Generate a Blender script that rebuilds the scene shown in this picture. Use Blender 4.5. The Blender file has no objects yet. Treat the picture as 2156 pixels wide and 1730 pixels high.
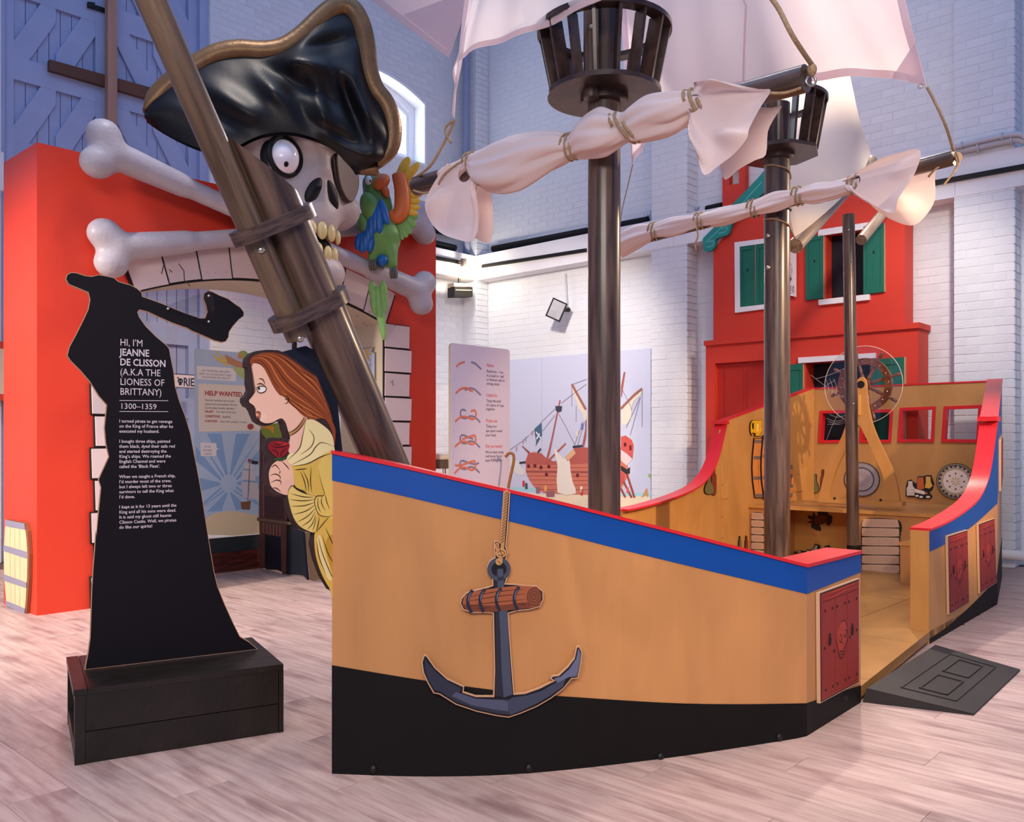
import bpy, bmesh, math, random
import numpy as np
from mathutils import Vector, Matrix
from mathutils.geometry import tessellate_polygon
random.seed(7)
S = bpy.context.scene
COL = S.collection
# ------------------------------------------------------------------ camera
CXP, HOR, FPX, CAMH = 1078.0, 928.0, 1850.0, 1.15      # principal column, horizon row, focal length (px of 2156x1730), camera height
cam_d = bpy.data.cameras.new('camera')
cam = bpy.data.objects.new('camera', cam_d)
COL.objects.link(cam)
cam.location = (0, 0, CAMH)
cam.rotation_euler = (math.pi/2, 0, 0)
cam_d.sensor_width = 36.0
cam_d.sensor_fit = 'HORIZONTAL'
cam_d.lens = 36.0*FPX/2156.0
cam_d.shift_y = (HOR-865.0)/2156.0
cam_d.clip_end = 100
S.camera = cam
# ------------------------------------------------------------------ colour management, sky
S.view_settings.view_transform = 'Standard'
S.view_settings.look = 'None'
S.view_settings.exposure = 0.0
S.view_settings.gamma = 1.0
S.view_settings.use_curve_mapping = False
wd = bpy.data.worlds.new('sky'); S.world = wd; wd.use_nodes = True
bgn = wd.node_tree.nodes['Background']
bgn.inputs[0].default_value = (0.34, 0.47, 0.97, 1)
bgn.inputs[1].default_value = 0.40
# ------------------------------------------------------------------ room axes (the two walls meet in the far corner)
A_ = math.radians(47.5); SA, CA = math.sin(A_), math.cos(A_)
def uv(u1, u2, z=0.0): return Vector((-SA*u1+CA*u2, CA*u1+SA*u2, z))
U1 = Vector((-SA, CA, 0)); U2 = Vector((CA, SA, 0)); UZ = Vector((0, 0, 1))
# ------------------------------------------------------------------ lights
def lamp(name, kind, loc, energy, color, target=None, **kw):
    d = bpy.data.lights.new(name, kind); d.energy = energy; d.color = color
    for k, v in kw.items(): setattr(d, k, v)
    o = bpy.data.objects.new(name, d); COL.objects.link(o); o.location = loc
    if target is not None:
        o.rotation_euler = (Vector(target)-Vector(loc)).to_track_quat('-Z', 'Y').to_euler()
    return o
WARM = (1.0, 0.70, 0.42); SOFT = (1.0, 0.86, 0.74); COOL = (0.36, 0.58, 1.0)
lamp('roof_light', 'AREA', (-0.3, 3.6, 8.6), 210, COOL, (0.3, 4.4, 0), shape='RECTANGLE', size=7, size_y=7)
lamp('front_fill', 'AREA', (-0.8, -2.2, 3.6), 105, SOFT, (0.0, 4.0, 0.0), shape='RECTANGLE', size=4.0, size_y=1.2, spread=1.9)  # added warm fill behind the camera, lifts the lower part of the room
lamp('track_spot_a', 'SPOT', uv(6.0, 6.4, 3.6), 400, SOFT, uv(7.6, 9.1, 1.5), spot_size=1.5, spot_blend=0.8, shadow_soft_size=0.10)
lamp('track_spot_b', 'SPOT', uv(-1.2, 4.9, 3.1), 900, WARM, uv(3.9, 6.9, 0.75), spot_size=0.75, spot_blend=0.5, shadow_soft_size=0.05)
lamp('track_spot_c', 'SPOT', uv(5.4, -1.6, 3.3), 1700, SOFT, uv(6.3, 1.7, 0.9), spot_size=1.2, spot_blend=0.9, shadow_soft_size=0.10)
lamp('track_spot_d', 'SPOT', uv(7.6, 4.6, 3.9), 200, WARM, uv(8.4, 4.6, 0.4), spot_size=1.8, spot_blend=0.8, shadow_soft_size=0.12)
lamp('track_spot_e', 'SPOT', uv(-1.0, 1.0, 3.6), 300, WARM, uv(1.3, 4.2, 0.2), spot_size=1.0, spot_blend=0.7, shadow_soft_size=0.08)
lamp('track_spot_f', 'SPOT', uv(1.6, 6.9, 3.9), 260, SOFT, uv(3.3, 9.0, 1.9), spot_size=1.2, spot_blend=0.9, shadow_soft_size=0.10)
for i_, (x_, y_, e_) in enumerate(((-2.6, 3.0, 190), (-0.6, 2.2, 210), (1.6, 2.3, 230), (3.0, 4.2, 250), (-1.8, 5.4, 230), (0.8, 5.2, 200))):  # added fill spots, pour light straight down on floor and ship
    lamp('floor_fill_spot_%d' % i_, 'SPOT', (x_, y_, 5.6), e_, SOFT, (x_, y_+0.15, 0), spot_size=1.25, spot_blend=0.9, shadow_soft_size=0.25)
lamp('sail_fill_spot', 'SPOT', uv(5.6, 8.4, 5.6), 900, (1.0, 0.86, 0.80), uv(2.9, 5.0, 3.8), spot_size=1.1, spot_blend=0.9, shadow_soft_size=0.12)  # added fill lamp behind the topsails, makes their cloth brighter
lamp('track_spot_h', 'SPOT', uv(3.3, 8.5, 5.4), 950, (1.0, 0.82, 0.68), uv(3.0, 6.4, 3.7), spot_size=1.5, spot_blend=0.9, shadow_soft_size=0.12)
lamp('track_spot_g', 'SPOT', uv(0.6, 8.3, 3.4), 420, WARM, uv(2.7, 4.4, 1.6), spot_size=0.9, spot_blend=0.6, shadow_soft_size=0.06)

# ------------------------------------------------------------------ pixels to directions
def ray(px, py): return Vector(((px-CXP)/FPX, 1.0, (HOR-py)/FPX))
CAMP = Vector((0, 0, CAMH))
def at_t(px, py, t): return CAMP + ray(px, py)*t
def at_z(px, py, z): return at_t(px, py, (CAMH-z)*FPX/(py-HOR))
def at_u1(px, py, U): r = ray(px, py); return CAMP + r*(U/r.dot(U1))
def at_u2(px, py, U): r = ray(px, py); return CAMP + r*(U/r.dot(U2))
class Pl:
    """a flat face in the room: origin, horizontal axis e, second axis k, normal n towards the room"""
    def __init__(s, P, e, k=UZ, flip=False):
        s.P = Vector(P); s.e = Vector(e).normalized(); s.k = Vector(k).normalized()
        s.n = s.e.cross(s.k).normalized()
        if flip: s.n = -s.n
    def ab(s, px, py):
        r = ray(px, py); t = (s.P-CAMP).dot(s.n)/r.dot(s.n)
        d = CAMP+r*t-s.P
        return (d.dot(s.e), d.dot(s.k))
    def L(s, pts): return [s.ab(x, y) for x, y in pts]
    def x(s, a, b, o=0.0): return s.P+s.e*a+s.k*b+s.n*o
    def px(s, px, py, o=0.0): a, b = s.ab(px, py); return s.x(a, b, o)
def Zm(x0, y0, sc): return lambda pts: [(x0+x/sc, y0+y/sc) for x, y in pts]
def plU1(U, z=0.0): return Pl(uv(U, 0, z), U2)            # facing -u1 (parallel to the left wall)
def plU2(U, z=0.0): return Pl(uv(0, U, z), -U1)           # facing -u2 (parallel to the right wall)
# ------------------------------------------------------------------ materials
def lin(h):
    if isinstance(h, str):
        h = h.lstrip('#'); c = [int(h[i:i+2], 16)/255 for i in (0, 2, 4)]
    else: c = [v/255 for v in h]
    return tuple(x/12.92 if x <= 0.04045 else ((x+0.055)/1.055)**2.4 for x in c)
MATS = {}
def mat(name, col, rough=0.6, metal=0.0, var=0.0, vs=4.0, bump=0.0, bs=40.0, spec=0.4, emit=None, alpha=None, trans=0.0,
        stretch=None, col2=None, coat=0.0, sss=0.0, transl=0.0, rnd=0.0, ior=1.45):
    if name in MATS: return MATS[name]
    m = bpy.data.materials.new(name); m.use_nodes = True; MATS[name] = m
    nt = m.node_tree; N = nt.nodes; K = nt.links
    b = N['Principled BSDF']; c = lin(col)
    b.inputs['Base Color'].default_value = (*c, 1)
    b.inputs['Roughness'].default_value = rough
    b.inputs['Metallic'].default_value = metal
    b.inputs['Specular IOR Level'].default_value = spec
    b.inputs['IOR'].default_value = ior
    if coat: b.inputs['Coat Weight'].default_value = coat; b.inputs['Coat Roughness'].default_value = 0.15
    if trans: b.inputs['Transmission Weight'].default_value = trans
    if alpha is not None: b.inputs['Alpha'].default_value = alpha
    if emit:
        b.inputs['Emission Color'].default_value = (*lin(emit[0]), 1); b.inputs['Emission Strength'].default_value = emit[1]
    tc = N.new('ShaderNodeTexCoord')
    mp = N.new('ShaderNodeMapping')
    K.new(tc.outputs['Object'], mp.inputs[0])
    if stretch: mp.inputs['Scale'].default_value = stretch
    last = None
    if var > 0 or col2:
        nz = N.new('ShaderNodeTexNoise'); nz.inputs['Scale'].default_value = vs; nz.inputs['Detail'].default_value = 5
        K.new(mp.outputs[0], nz.inputs[0])
        rp = N.new('ShaderNodeMapRange'); rp.inputs['From Min'].default_value = 0.3; rp.inputs['From Max'].default_value = 0.7
        K.new(nz.outputs[0], rp.inputs[0])
        mx = N.new('ShaderNodeMix'); mx.data_type = 'RGBA'
        c2 = lin(col2) if col2 else tuple(x*(1-var) for x in c)
        mx.inputs[6].default_value = (*c, 1); mx.inputs[7].default_value = (*c2, 1)
        K.new(rp.outputs[0], mx.inputs[0]); last = mx.outputs[2]
    if rnd > 0:
        oi = N.new('ShaderNodeObjectInfo')
        mr = N.new('ShaderNodeMapRange'); mr.inputs['To Min'].default_value = 1-rnd; mr.inputs['To Max'].default_value = 1+rnd*0.4
        K.new(oi.outputs['Random'], mr.inputs[0])
        hs = N.new('ShaderNodeHueSaturation')
        K.new(mr.outputs[0], hs.inputs['Value'])
        if last is not None: K.new(last, hs.inputs['Color'])
        else: hs.inputs['Color'].default_value = (*c, 1)
        last = hs.outputs[0]
    if last is not None: K.new(last, b.inputs['Base Color'])
    if bump > 0:
        nb = N.new('ShaderNodeTexNoise'); nb.inputs['Scale'].default_value = bs; nb.inputs['Detail'].default_value = 4
        K.new(mp.outputs[0], nb.inputs[0])
        bp = N.new('ShaderNodeBump'); bp.inputs['Strength'].default_value = bump; bp.inputs['Distance'].default_value = 0.01
        K.new(nb.outputs[0], bp.inputs['Height']); K.new(bp.outputs[0], b.inputs['Normal'])
    if transl > 0:
        tr = N.new('ShaderNodeBsdfTranslucent'); tr.inputs[0].default_value = (*c, 1)
        ms = N.new('ShaderNodeMixShader'); ms.inputs[0].default_value = transl
        K.new(b.outputs[0], ms.inputs[1]); K.new(tr.outputs[0], ms.inputs[2])
        K.new(ms.outputs[0], N['Material Output'].inputs[0])
    return m
def glass(name, tint=(1, 1, 1), gloss=0.08):
    if name in MATS: return MATS[name]
    m = bpy.data.materials.new(name); m.use_nodes = True; MATS[name] = m
    nt = m.node_tree; N = nt.nodes; K = nt.links; N.remove(N['Principled BSDF'])
    t = N.new('ShaderNodeBsdfTransparent'); t.inputs[0].default_value = (*tint, 1)
    g = N.new('ShaderNodeBsdfGlossy'); g.inputs['Roughness'].default_value = 0.03
    x = N.new('ShaderNodeMixShader'); x.inputs[0].default_value = gloss
    K.new(t.outputs[0], x.inputs[1]); K.new(g.outputs[0], x.inputs[2]); K.new(x.outputs[0], N['Material Output'].inputs[0])
    return m
# ------------------------------------------------------------------ mesh makers: (verts, faces)
def join(*gs):
    V, F = [], []
    for v, f in gs:
        k = len(V); V += list(v); F += [tuple(i+k for i in q) for q in f]
    return V, F
def obox(c, ax, ay, az):
    c, ax, ay, az = Vector(c), Vector(ax), Vector(ay), Vector(az)
    V = [c+ax*sx+ay*sy+az*sz for sz in (-1, 1) for sy in (-1, 1) for sx in (-1, 1)]
    F = [(0, 2, 3, 1), (4, 5, 7, 6), (0, 1, 5, 4), (2, 6, 7, 3), (0, 4, 6, 2), (1, 3, 7, 5)]
    if ax.cross(ay).dot(az) < 0: F = [q[::-1] for q in F]
    return V, F
def ubox(u1a, u1b, u2a, u2b, z0, z1):
    return obox(uv((u1a+u1b)/2, (u2a+u2b)/2, (z0+z1)/2), U1*((u1b-u1a)/2), U2*((u2b-u2a)/2), UZ*((z1-z0)/2))
def frame(d):
    d = Vector(d).normalized()
    a = Vector((0, 0, 1)) if abs(d.z) < 0.9 else Vector((1, 0, 0))
    x = d.cross(a).normalized(); return x, x.cross(d).normalized()
def loft(rings, cap=True, close=True):
    n = len(rings[0]); V = [p for r in rings for p in r]; F = []
    for i in range(len(rings)-1):
        for j in range(n if close else n-1):
            k = (j+1) % n
            F.append((i*n+j, i*n+k, (i+1)*n+k, (i+1)*n+j))
    if cap and close:
        F.append(tuple(range(n))[::-1]); F.append(tuple((len(rings)-1)*n+j for j in range(n)))
    return V, F
def cyl(p0, p1, r0, r1=None, n=20, cap=True):
    p0, p1 = Vector(p0), Vector(p1); r1 = r0 if r1 is None else r1
    x, y = frame(p1-p0)
    ring = lambda p, r: [p+x*(r*math.cos(2*math.pi*i/n))-y*(r*math.sin(2*math.pi*i/n)) for i in range(n)]
    return loft([ring(p0, r0), ring(p1, r1)], cap)
def tube(path, r, n=8, cap=True):
    path = [Vector(p) for p in path]; rings = []
    x0, _ = frame(path[1]-path[0])
    for i, p in enumerate(path):
        d = (path[min(i+1, len(path)-1)]-path[max(i-1, 0)]).normalized()
        x0 = (x0-d*x0.dot(d)).normalized(); y = x0.cross(d)
        rr = r[i] if isinstance(r, (list, tuple)) else r
        rings.append([p+x0*(rr*math.cos(2*math.pi*j/n))-y*(rr*math.sin(2*math.pi*j/n)) for j in range(n)])
    return loft(rings, cap)
def ellipsoid(c, ax, ay, az, nu=18, nv=12):
    c, ax, ay, az = Vector(c), Vector(ax), Vector(ay), Vector(az); V = []; F = []
    V.append(c+az)
    for i in range(1, nv):
        th = math.pi*i/nv
        for j in range(nu):
            ph = 2*math.pi*j/nu
            V.append(c+ax*(math.sin(th)*math.cos(ph))+ay*(math.sin(th)*math.sin(ph))+az*math.cos(th))
    V.append(c-az); m = len(V)-1
    for j in range(nu): F.append((0, 1+j, 1+(j+1) % nu)); F.append((m, m-nu+(j+1) % nu, m-nu+j))
    for i in range(nv-2):
        for j in range(nu):
            a = 1+i*nu+j; b = 1+i*nu+(j+1) % nu
            F.append((a, a+nu, b+nu, b))
    if ax.cross(ay).dot(az) < 0: F = [q[::-1] for q in F]
    return V, F
def torus(c, ax, ay, az, R, r, nu=28, nv=8, sx=1.0):
    V = []; F = []
    for i in range(nu):
        a = 2*math.pi*i/nu; d = Vector(ax)*(math.cos(a)*sx)+Vector(ay)*math.sin(a)
        for j in range(nv):
            b = 2*math.pi*j/nv
            V.append(Vector(c)+d*(R+r*math.cos(b))+Vector(az)*(r*math.sin(b)))
    for i in range(nu):
        for j in range(nv):
            k = (i+1) % nu; l = (j+1) % nv
            F.append((i*nv+j, k*nv+j, k*nv+l, i*nv+l))
    return V, F
def grid(P):                     # P[i][j] points -> sheet
    n = len(P[0]); V = [p for r in P for p in r]
    return V, [(i*n+j, i*n+j+1, (i+1)*n+j+1, (i+1)*n+j) for i in range(len(P)-1) for j in range(n-1)]
def plate(pl, pts, o0, o1, holes=()):
    """flat outline (a,b) in plane pl, front face at offset o1, back at o0"""
    loops = [list(pts)]+[list(h) for h in holes]
    flat = [p for l in loops for p in l]; n = len(flat)
    tri = tessellate_polygon([[Vector((a, b, 0)) for a, b in l] for l in loops])
    T = []
    for t in tri:
        (ax, ay), (bx, by), (cx, cy) = (flat[i] for i in t)
        ar = (bx-ax)*(cy-ay)-(cx-ax)*(by-ay)
        if abs(ar) < 1e-12: continue
        T.append(tuple(t) if ar > 0 else tuple(t)[::-1])
    right = pl.e.cross(pl.k).dot(pl.n) > 0
    if not right: T = [t[::-1] for t in T]
    V = [pl.x(a, b, o1) for a, b in flat]
    F = list(T)
    if o0 != o1:
        V += [pl.x(a, b, o0) for a, b in flat]
        F += [tuple(i+n for i in t[::-1]) for t in T]
        k = 0
        for li, l in enumerate(loops):
            m = len(l); area = sum(l[i][0]*l[(i+1) % m][1]-l[(i+1) % m][0]*l[i][1] for i in range(m))
            ccw = area > 0
            if li > 0: ccw = not ccw
            if not right: ccw = not ccw
            for i in range(m):
                a, b = k+i, k+(i+1) % m
                F.append((a, a+n, b+n, b) if ccw else (b, b+n, a+n, a))
            k += m
    return V, F
def smoothpts(pts, n=4, closed=True):
    """Catmull-Rom through 2D points"""
    P = [Vector((p[0], p[1])) for p in pts]; m = len(P); R = []
    for i in range(m if closed else m-1):
        g = (lambda q: P[q % m]) if closed else (lambda q: P[min(max(q, 0), m-1)])
        p0, p1, p2, p3 = g(i-1), g(i), g(i+1), g(i+2)
        for k in range(n):
            t = k/n
            q = 0.5*((2*p1)+(p2-p0)*t+(2*p0-5*p1+4*p2-p3)*t*t+(3*p1-p0-3*p2+p3)*t**3)
            R.append((q.x, q.y))
    if not closed: R.append((P[-1].x, P[-1].y))
    return R
def sp3(pts, n=6):
    P = [Vector(p) for p in pts]; R = []; m = len(P)
    g = lambda q: P[min(max(q, 0), m-1)]
    for i in range(m-1):
        p0, p1, p2, p3 = g(i-1), g(i), g(i+1), g(i+2)
        for k in range(n):
            t = k/n; R.append(0.5*((2*p1)+(p2-p0)*t+(2*p0-5*p1+4*p2-p3)*t*t+(3*p1-p0-3*p2+p3)*t**3))
    R.append(P[-1]); return R
def stroke(pl, pts, w, o, taper=False):
    """a drawn line of width w (m) lying on plane pl at offset o"""
    P = [Vector((a, b)) for a, b in pts]; n = len(P); l = []; r = []
    for i in range(n):
        d = (P[min(i+1, n-1)]-P[max(i-1, 0)])
        d = d.normalized() if d.length > 1e-9 else Vector((1, 0))
        q = Vector((-d.y, d.x)); ww = w/2
        if taper: ww *= max(0.15, math.sin(math.pi*(i+0.3)/(n-0.4)))
        l.append(P[i]+q*ww); r.append(P[i]-q*ww)
    V = [pl.x(p.x, p.y, o) for p in l]+[pl.x(p.x, p.y, o) for p in r]
    F = [(n+i, n+i+1, i+1, i) for i in range(n-1)]
    if pl.e.cross(pl.k).dot(pl.n) < 0: F = [f[::-1] for f in F]
    return V, F
def disc_pts(ca, cb, ra, rb=None, n=28, a0=0, a1=2*math.pi):
    rb = ra if rb is None else rb
    full = abs(a1-a0-2*math.pi) < 1e-6
    return [(ca+ra*math.cos(a0+(a1-a0)*i/(n if full else n-1)), cb+rb*math.sin(a0+(a1-a0)*i/(n if full else n-1))) for i in range(n)]
# ------------------------------------------------------------------ objects
def mk(name, g, m, parent=None, smooth=False, sharp=None, kind=None, label=None):
    V, F = g
    V = np.array([tuple(v) for v in V], dtype=float)
    c = (V.max(0)+V.min(0))/2
    me = bpy.data.meshes.new(name); me.from_pydata((V-c).tolist(), [], [tuple(f) for f in F])
    for mm in (m if isinstance(m, (list, tuple)) else [m]): me.materials.append(mm)
    if smooth:
        me.polygons.foreach_set('use_smooth', [True]*len(me.polygons))
        if sharp: me.set_sharp_from_angle(angle=math.radians(sharp))
    me.update()
    o = bpy.data.objects.new(name, me); COL.objects.link(o); o.location = c
    if parent is not None: par(o, parent)
    if kind: o['kind'] = kind
    if label: o['label'] = label
    return o
def mkx(name, g, m, parent, axis, **kw):
    """like mk, but the mesh's own z axis runs along the given axis, so wood grain follows the piece"""
    o = mk(name, g, m, None, **kw); R = Vector(axis).to_track_quat('Z', 'Y').to_matrix()
    o.data.transform(R.inverted().to_4x4()); o.rotation_euler = R.to_euler()
    if parent is not None: par(o, parent)
    return o
def wmat(o):
    M = Matrix.Translation(o.location) @ o.rotation_euler.to_matrix().to_4x4()
    if o.parent is not None: M = wmat(o.parent) @ o.matrix_parent_inverse @ M
    return M
def par(o, p):
    o.parent = p; o.matrix_parent_inverse = wmat(p).inverted()
def tag(o, label, cat, group=None, kind=None):
    o['label'] = label; o['category'] = cat
    if group: o['group'] = group
    if kind: o['kind'] = kind
    return o
def thing(name, label, cat, loc, group=None, kind=None):
    o = bpy.data.objects.new(name, None); COL.objects.link(o); o.location = loc; o.empty_display_size = 0.1
    return tag(o, label, cat, group, kind)
def struct(o): o['kind'] = 'structure'; return o
TEXTN = [0]
def text(name, s, pl, a, b, size, m, parent, o=0.002, sx=1.0, align='LEFT', bold=0.0, spacing=1.0, shear=0.0, rot=0.0, lines=1.0):
    c = bpy.data.curves.new('lettering', 'FONT'); c.body = s; c.size = size; c.align_x = align
    c.resolution_u = 2; c.space_line = lines; c.space_character = spacing; c.offset = bold*size; c.shear = shear
    ob = bpy.data.objects.new('lettering', c); COL.objects.link(ob)
    bpy.context.view_layer.update()
    dg = bpy.context.evaluated_depsgraph_get()
    me = bpy.data.meshes.new_from_object(ob.evaluated_get(dg))
    V = [v.co.copy() for v in me.vertices]; F = [tuple(p.vertices) for p in me.polygons]
    bpy.data.objects.remove(ob); bpy.data.curves.remove(c); bpy.data.meshes.remove(me)
    if not V: return None
    cr, sr = math.cos(rot), math.sin(rot)
    W = [pl.x(a+(v.x*sx*cr-v.y*sr), b+(v.x*sx*sr+v.y*cr), o) for v in V]
    return mk(name, (W, F), m, parent)
# ------------------------------------------------------------------ organic shapes: signed distance fields meshed with surface nets
def surfnet(f, lo, hi, h):
    lo = np.array(lo, float); hi = np.array(hi, float)
    n = np.ceil((hi-lo)/h).astype(int)+1
    ax = [lo[i]+h*np.arange(n[i]) for i in range(3)]
    X, Y, Z = np.meshgrid(*ax, indexing='ij'); v = f(X, Y, Z); s = v < 0
    cs = s[:-1, :-1, :-1].astype(int)
    for dx in (0, 1):
        for dy in (0, 1):
            for dz in (0, 1):
                if dx+dy+dz: cs = cs+s[dx:n[0]-1+dx, dy:n[1]-1+dy, dz:n[2]-1+dz]
    act = (cs > 0) & (cs < 8); idx = -np.ones(act.shape, int); I = np.argwhere(act); idx[act] = np.arange(len(I))
    acc = np.zeros((len(I), 3)); cnt = np.zeros(len(I))
    cor = [(a, b, c) for a in (0, 1) for b in (0, 1) for c in (0, 1)]
    for p in cor:
        for k in range(3):
            if p[k]: continue
            q = list(p); q[k] = 1
            vp = v[I[:, 0]+p[0], I[:, 1]+p[1], I[:, 2]+p[2]]; vq = v[I[:, 0]+q[0], I[:, 1]+q[1], I[:, 2]+q[2]]
            x = (vp < 0) != (vq < 0); t = np.where(x, vp/np.where(x, vp-vq, 1), 0)
            for d in range(3): acc[:, d] += np.where(x, p[d]+(t if d == k else 0), 0)
            cnt += x
    V = lo+h*(I+acc/cnt[:, None]); F = []
    for k in range(3):
        a, b = (k+1) % 3, (k+2) % 3
        sl0 = [slice(1, -1)]*3; sl1 = [slice(1, -1)]*3
        sl0[k] = slice(0, -1); sl1[k] = slice(1, None)
        e = s[tuple(sl0)] != s[tuple(sl1)]
        for g in np.argwhere(e):
            g = g.copy(); g[a] += 1; g[b] += 1
            def c(da, db): h_ = g.copy(); h_[a] -= da; h_[b] -= db; return idx[tuple(h_)]
            q = (c(1, 1), c(0, 1), c(0, 0), c(1, 0))
            if min(q) < 0: continue
            F.append(q if s[tuple(g)] else q[::-1])
    return V, F
def sEll(c, r): return lambda X, Y, Z: (lambda k: (k-1)*min(r)*1.0)(np.sqrt(((X-c[0])/r[0])**2+((Y-c[1])/r[1])**2+((Z-c[2])/r[2])**2))
def sCap(a, b, ra, rb=None):
    rb = ra if rb is None else rb; a = np.array(a, float); b = np.array(b, float); d = b-a; dd = d.dot(d)
    def f(X, Y, Z):
        t = np.clip(((X-a[0])*d[0]+(Y-a[1])*d[1]+(Z-a[2])*d[2])/dd, 0, 1)
        return np.sqrt((X-a[0]-d[0]*t)**2+(Y-a[1]-d[1]*t)**2+(Z-a[2]-d[2]*t)**2)-(ra+(rb-ra)*t)
    return f
def sU(fs, k):
    def f(X, Y, Z):
        r = fs[0](X, Y, Z)
        for g in fs[1:]:
            b = g(X, Y, Z); h = np.clip(0.5+0.5*(b-r)/k, 0, 1); r = b*(1-h)+r*h-k*h*(1-h)
        return r
    return f
def sSub(f, gs, k):
    def q(X, Y, Z):
        r = f(X, Y, Z)
        for g in gs:
            b = -g(X, Y, Z); h = np.clip(0.5-0.5*(b-r)/k, 0, 1); r = b*(1-h)+r*h+k*h*(1-h)
        return r
    return q
def place(g, O, R, Fw):          # local (r,f,z) to the room
    V, F = g; O = Vector(O)
    flip = Vector(R).cross(Vector(Fw)).dot(UZ) < 0
    return [O+Vector(R)*float(v[0])+Vector(Fw)*float(v[1])+UZ*float(v[2]) for v in V], [f[::-1] if flip else f for f in F]
# =================================================================== THE SETTING
M_brick = mat('white_painted_brick', '#e4e7ec', 0.75, var=0.06, vs=3, bump=0.25, bs=60, rnd=0.05)
M_joint = mat('painted_mortar', '#dfe2e8', 0.85, var=0.06, vs=5, bump=0.2, bs=50)
M_white = mat('white_paint', '#efedf0', 0.6, var=0.03)
M_black = mat('black_plastic', '#141315', 0.5)
# ---- floor of laminate planks
M_under = mat('floor_joint', '#6a5450', 0.8)
def plank_mat():
    m = mat('floor_plank', '#cfb5ad', 0.42, rnd=0.12, var=0.2, vs=2.2, spec=0.35)
    nt = m.node_tree; N = nt.nodes; K = nt.links
    b = N['Principled BSDF']; src = b.inputs['Base Color'].links[0].from_socket
    tc = N.new('ShaderNodeTexCoord'); oi = N.new('ShaderNodeObjectInfo')
    ad = N.new('ShaderNodeVectorMath'); ad.operation = 'MULTIPLY_ADD'
    cb = N.new('ShaderNodeCombineXYZ'); K.new(oi.outputs['Random'], cb.inputs[0]); K.new(oi.outputs['Random'], cb.inputs[1])
    mu = N.new('ShaderNodeVectorMath'); mu.operation = 'SCALE'; mu.inputs['Scale'].default_value = 37.0
    K.new(cb.outputs[0], mu.inputs[0])
    sc = N.new('ShaderNodeVectorMath'); sc.operation = 'MULTIPLY'; sc.inputs[1].default_value = (2.2, 28, 1)
    K.new(tc.outputs['Object'], sc.inputs[0])
    av = N.new('ShaderNodeVectorMath'); K.new(sc.outputs[0], av.inputs[0]); K.new(mu.outputs[0], av.inputs[1])
    nz = N.new('ShaderNodeTexNoise'); nz.inputs['Scale'].default_value = 1.0; nz.inputs['Detail'].default_value = 6; nz.inputs['Roughness'].default_value = 0.65
    K.new(av.outputs[0], nz.inputs[0])
    cr = N.new('ShaderNodeValToRGB'); cr.color_ramp.elements[0].position = 0.36; cr.color_ramp.elements[0].color = (0.62, 0.52, 0.52, 1)
    cr.color_ramp.elements[1].position = 0.58; cr.color_ramp.elements[1].color = (1, 1, 1, 1)
    K.new(nz.outputs[0], cr.inputs[0])
    mx = N.new('ShaderNodeMix'); mx.data_type = 'RGBA'; mx.blend_type = 'MULTIPLY'; mx.inputs[0].default_value = 0.75
    K.new(src, mx.inputs[6]); K.new(cr.outputs[0], mx.inputs[7])
    # larger smudges
    s2 = N.new('ShaderNodeVectorMath'); s2.operation = 'MULTIPLY'; s2.inputs[1].default_value = (3.0, 9, 1); K.new(tc.outputs['Object'], s2.inputs[0])
    a2 = N.new('ShaderNodeVectorMath'); K.new(s2.outputs[0], a2.inputs[0]); K.new(mu.outputs[0], a2.inputs[1])
    n2 = N.new('ShaderNodeTexNoise'); n2.inputs['Scale'].default_value = 1.0; n2.inputs['Detail'].default_value = 3; K.new(a2.outputs[0], n2.inputs[0])
    c2 = N.new('ShaderNodeValToRGB'); c2.color_ramp.elements[0].position = 0.30; c2.color_ramp.elements[0].color = (0.60, 0.52, 0.55, 1)
    c2.color_ramp.elements[1].position = 0.47; c2.color_ramp.elements[1].color = (1, 1, 1, 1); K.new(n2.outputs[0], c2.inputs[0])
    m2 = N.new('ShaderNodeMix'); m2.data_type = 'RGBA'; m2.blend_type = 'MULTIPLY'; m2.inputs[0].default_value = 0.8
    K.new(mx.outputs[2], m2.inputs[6]); K.new(c2.outputs[0], m2.inputs[7])
    K.new(m2.outputs[2], b.inputs['Base Color'])
    return m
M_plank = plank_mat()
floor = struct(mk('floor', ubox(-6.5, 9.3, -6, 9.3, -0.10, -0.006), M_under))
PW, PLN = 0.193, 1.30
cand = []
for j in range(-30, 48):
    u2c = (j+0.5)*PW
    off = (j*0.37 % 1.0)*PLN
    for i in range(-6, 8):
        u1c = off+i*PLN
        if u1c > 9.1 or u2c > 9.1 or u2c < -5.8 or u1c < -6.4: continue
        p = uv(u1c, u2c); best = None
        for s in (-0.5, -0.25, 0, 0.25, 0.5):
            q = p+U1*(s*PLN)
            if q.y < 0.6: continue
            sx = CXP+q.x/q.y*FPX; sy = HOR+CAMH/q.y*FPX
            if -150 < sx < 2306 and sy < 1900: best = min(best or 9e9, q.y)
        cand.append((best if best else 99+p.length, u1c, u2c))
cand.sort()
def plank_geo(u1c, u2c): return ubox(u1c-PLN/2+0.0008, u1c+PLN/2-0.0008, u2c-PW/2+0.0007, u2c+PW/2-0.0007, -0.008, 0.0)
pm = bpy.data.meshes.new('plank')
V_, F_ = obox((0, 0, 0), (PLN/2-0.0008, 0, 0), (0, PW/2-0.0007, 0), (0, 0, 0.004)); pm.from_pydata([tuple(v) for v in V_], [], F_); pm.materials.append(M_plank)
ang1 = math.atan2(U1.y, U1.x)
for d, a, b in cand[:300]:
    o = bpy.data.objects.new('plank', pm); COL.objects.link(o); o.location = uv(a, b, -0.004); o.rotation_euler = (0, 0, ang1); par(o, floor)
rest = cand[300:]
mk('plank_field', join(*[plank_geo(a, b) for _, a, b in rest]), M_plank, floor, kind='stuff')

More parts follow.
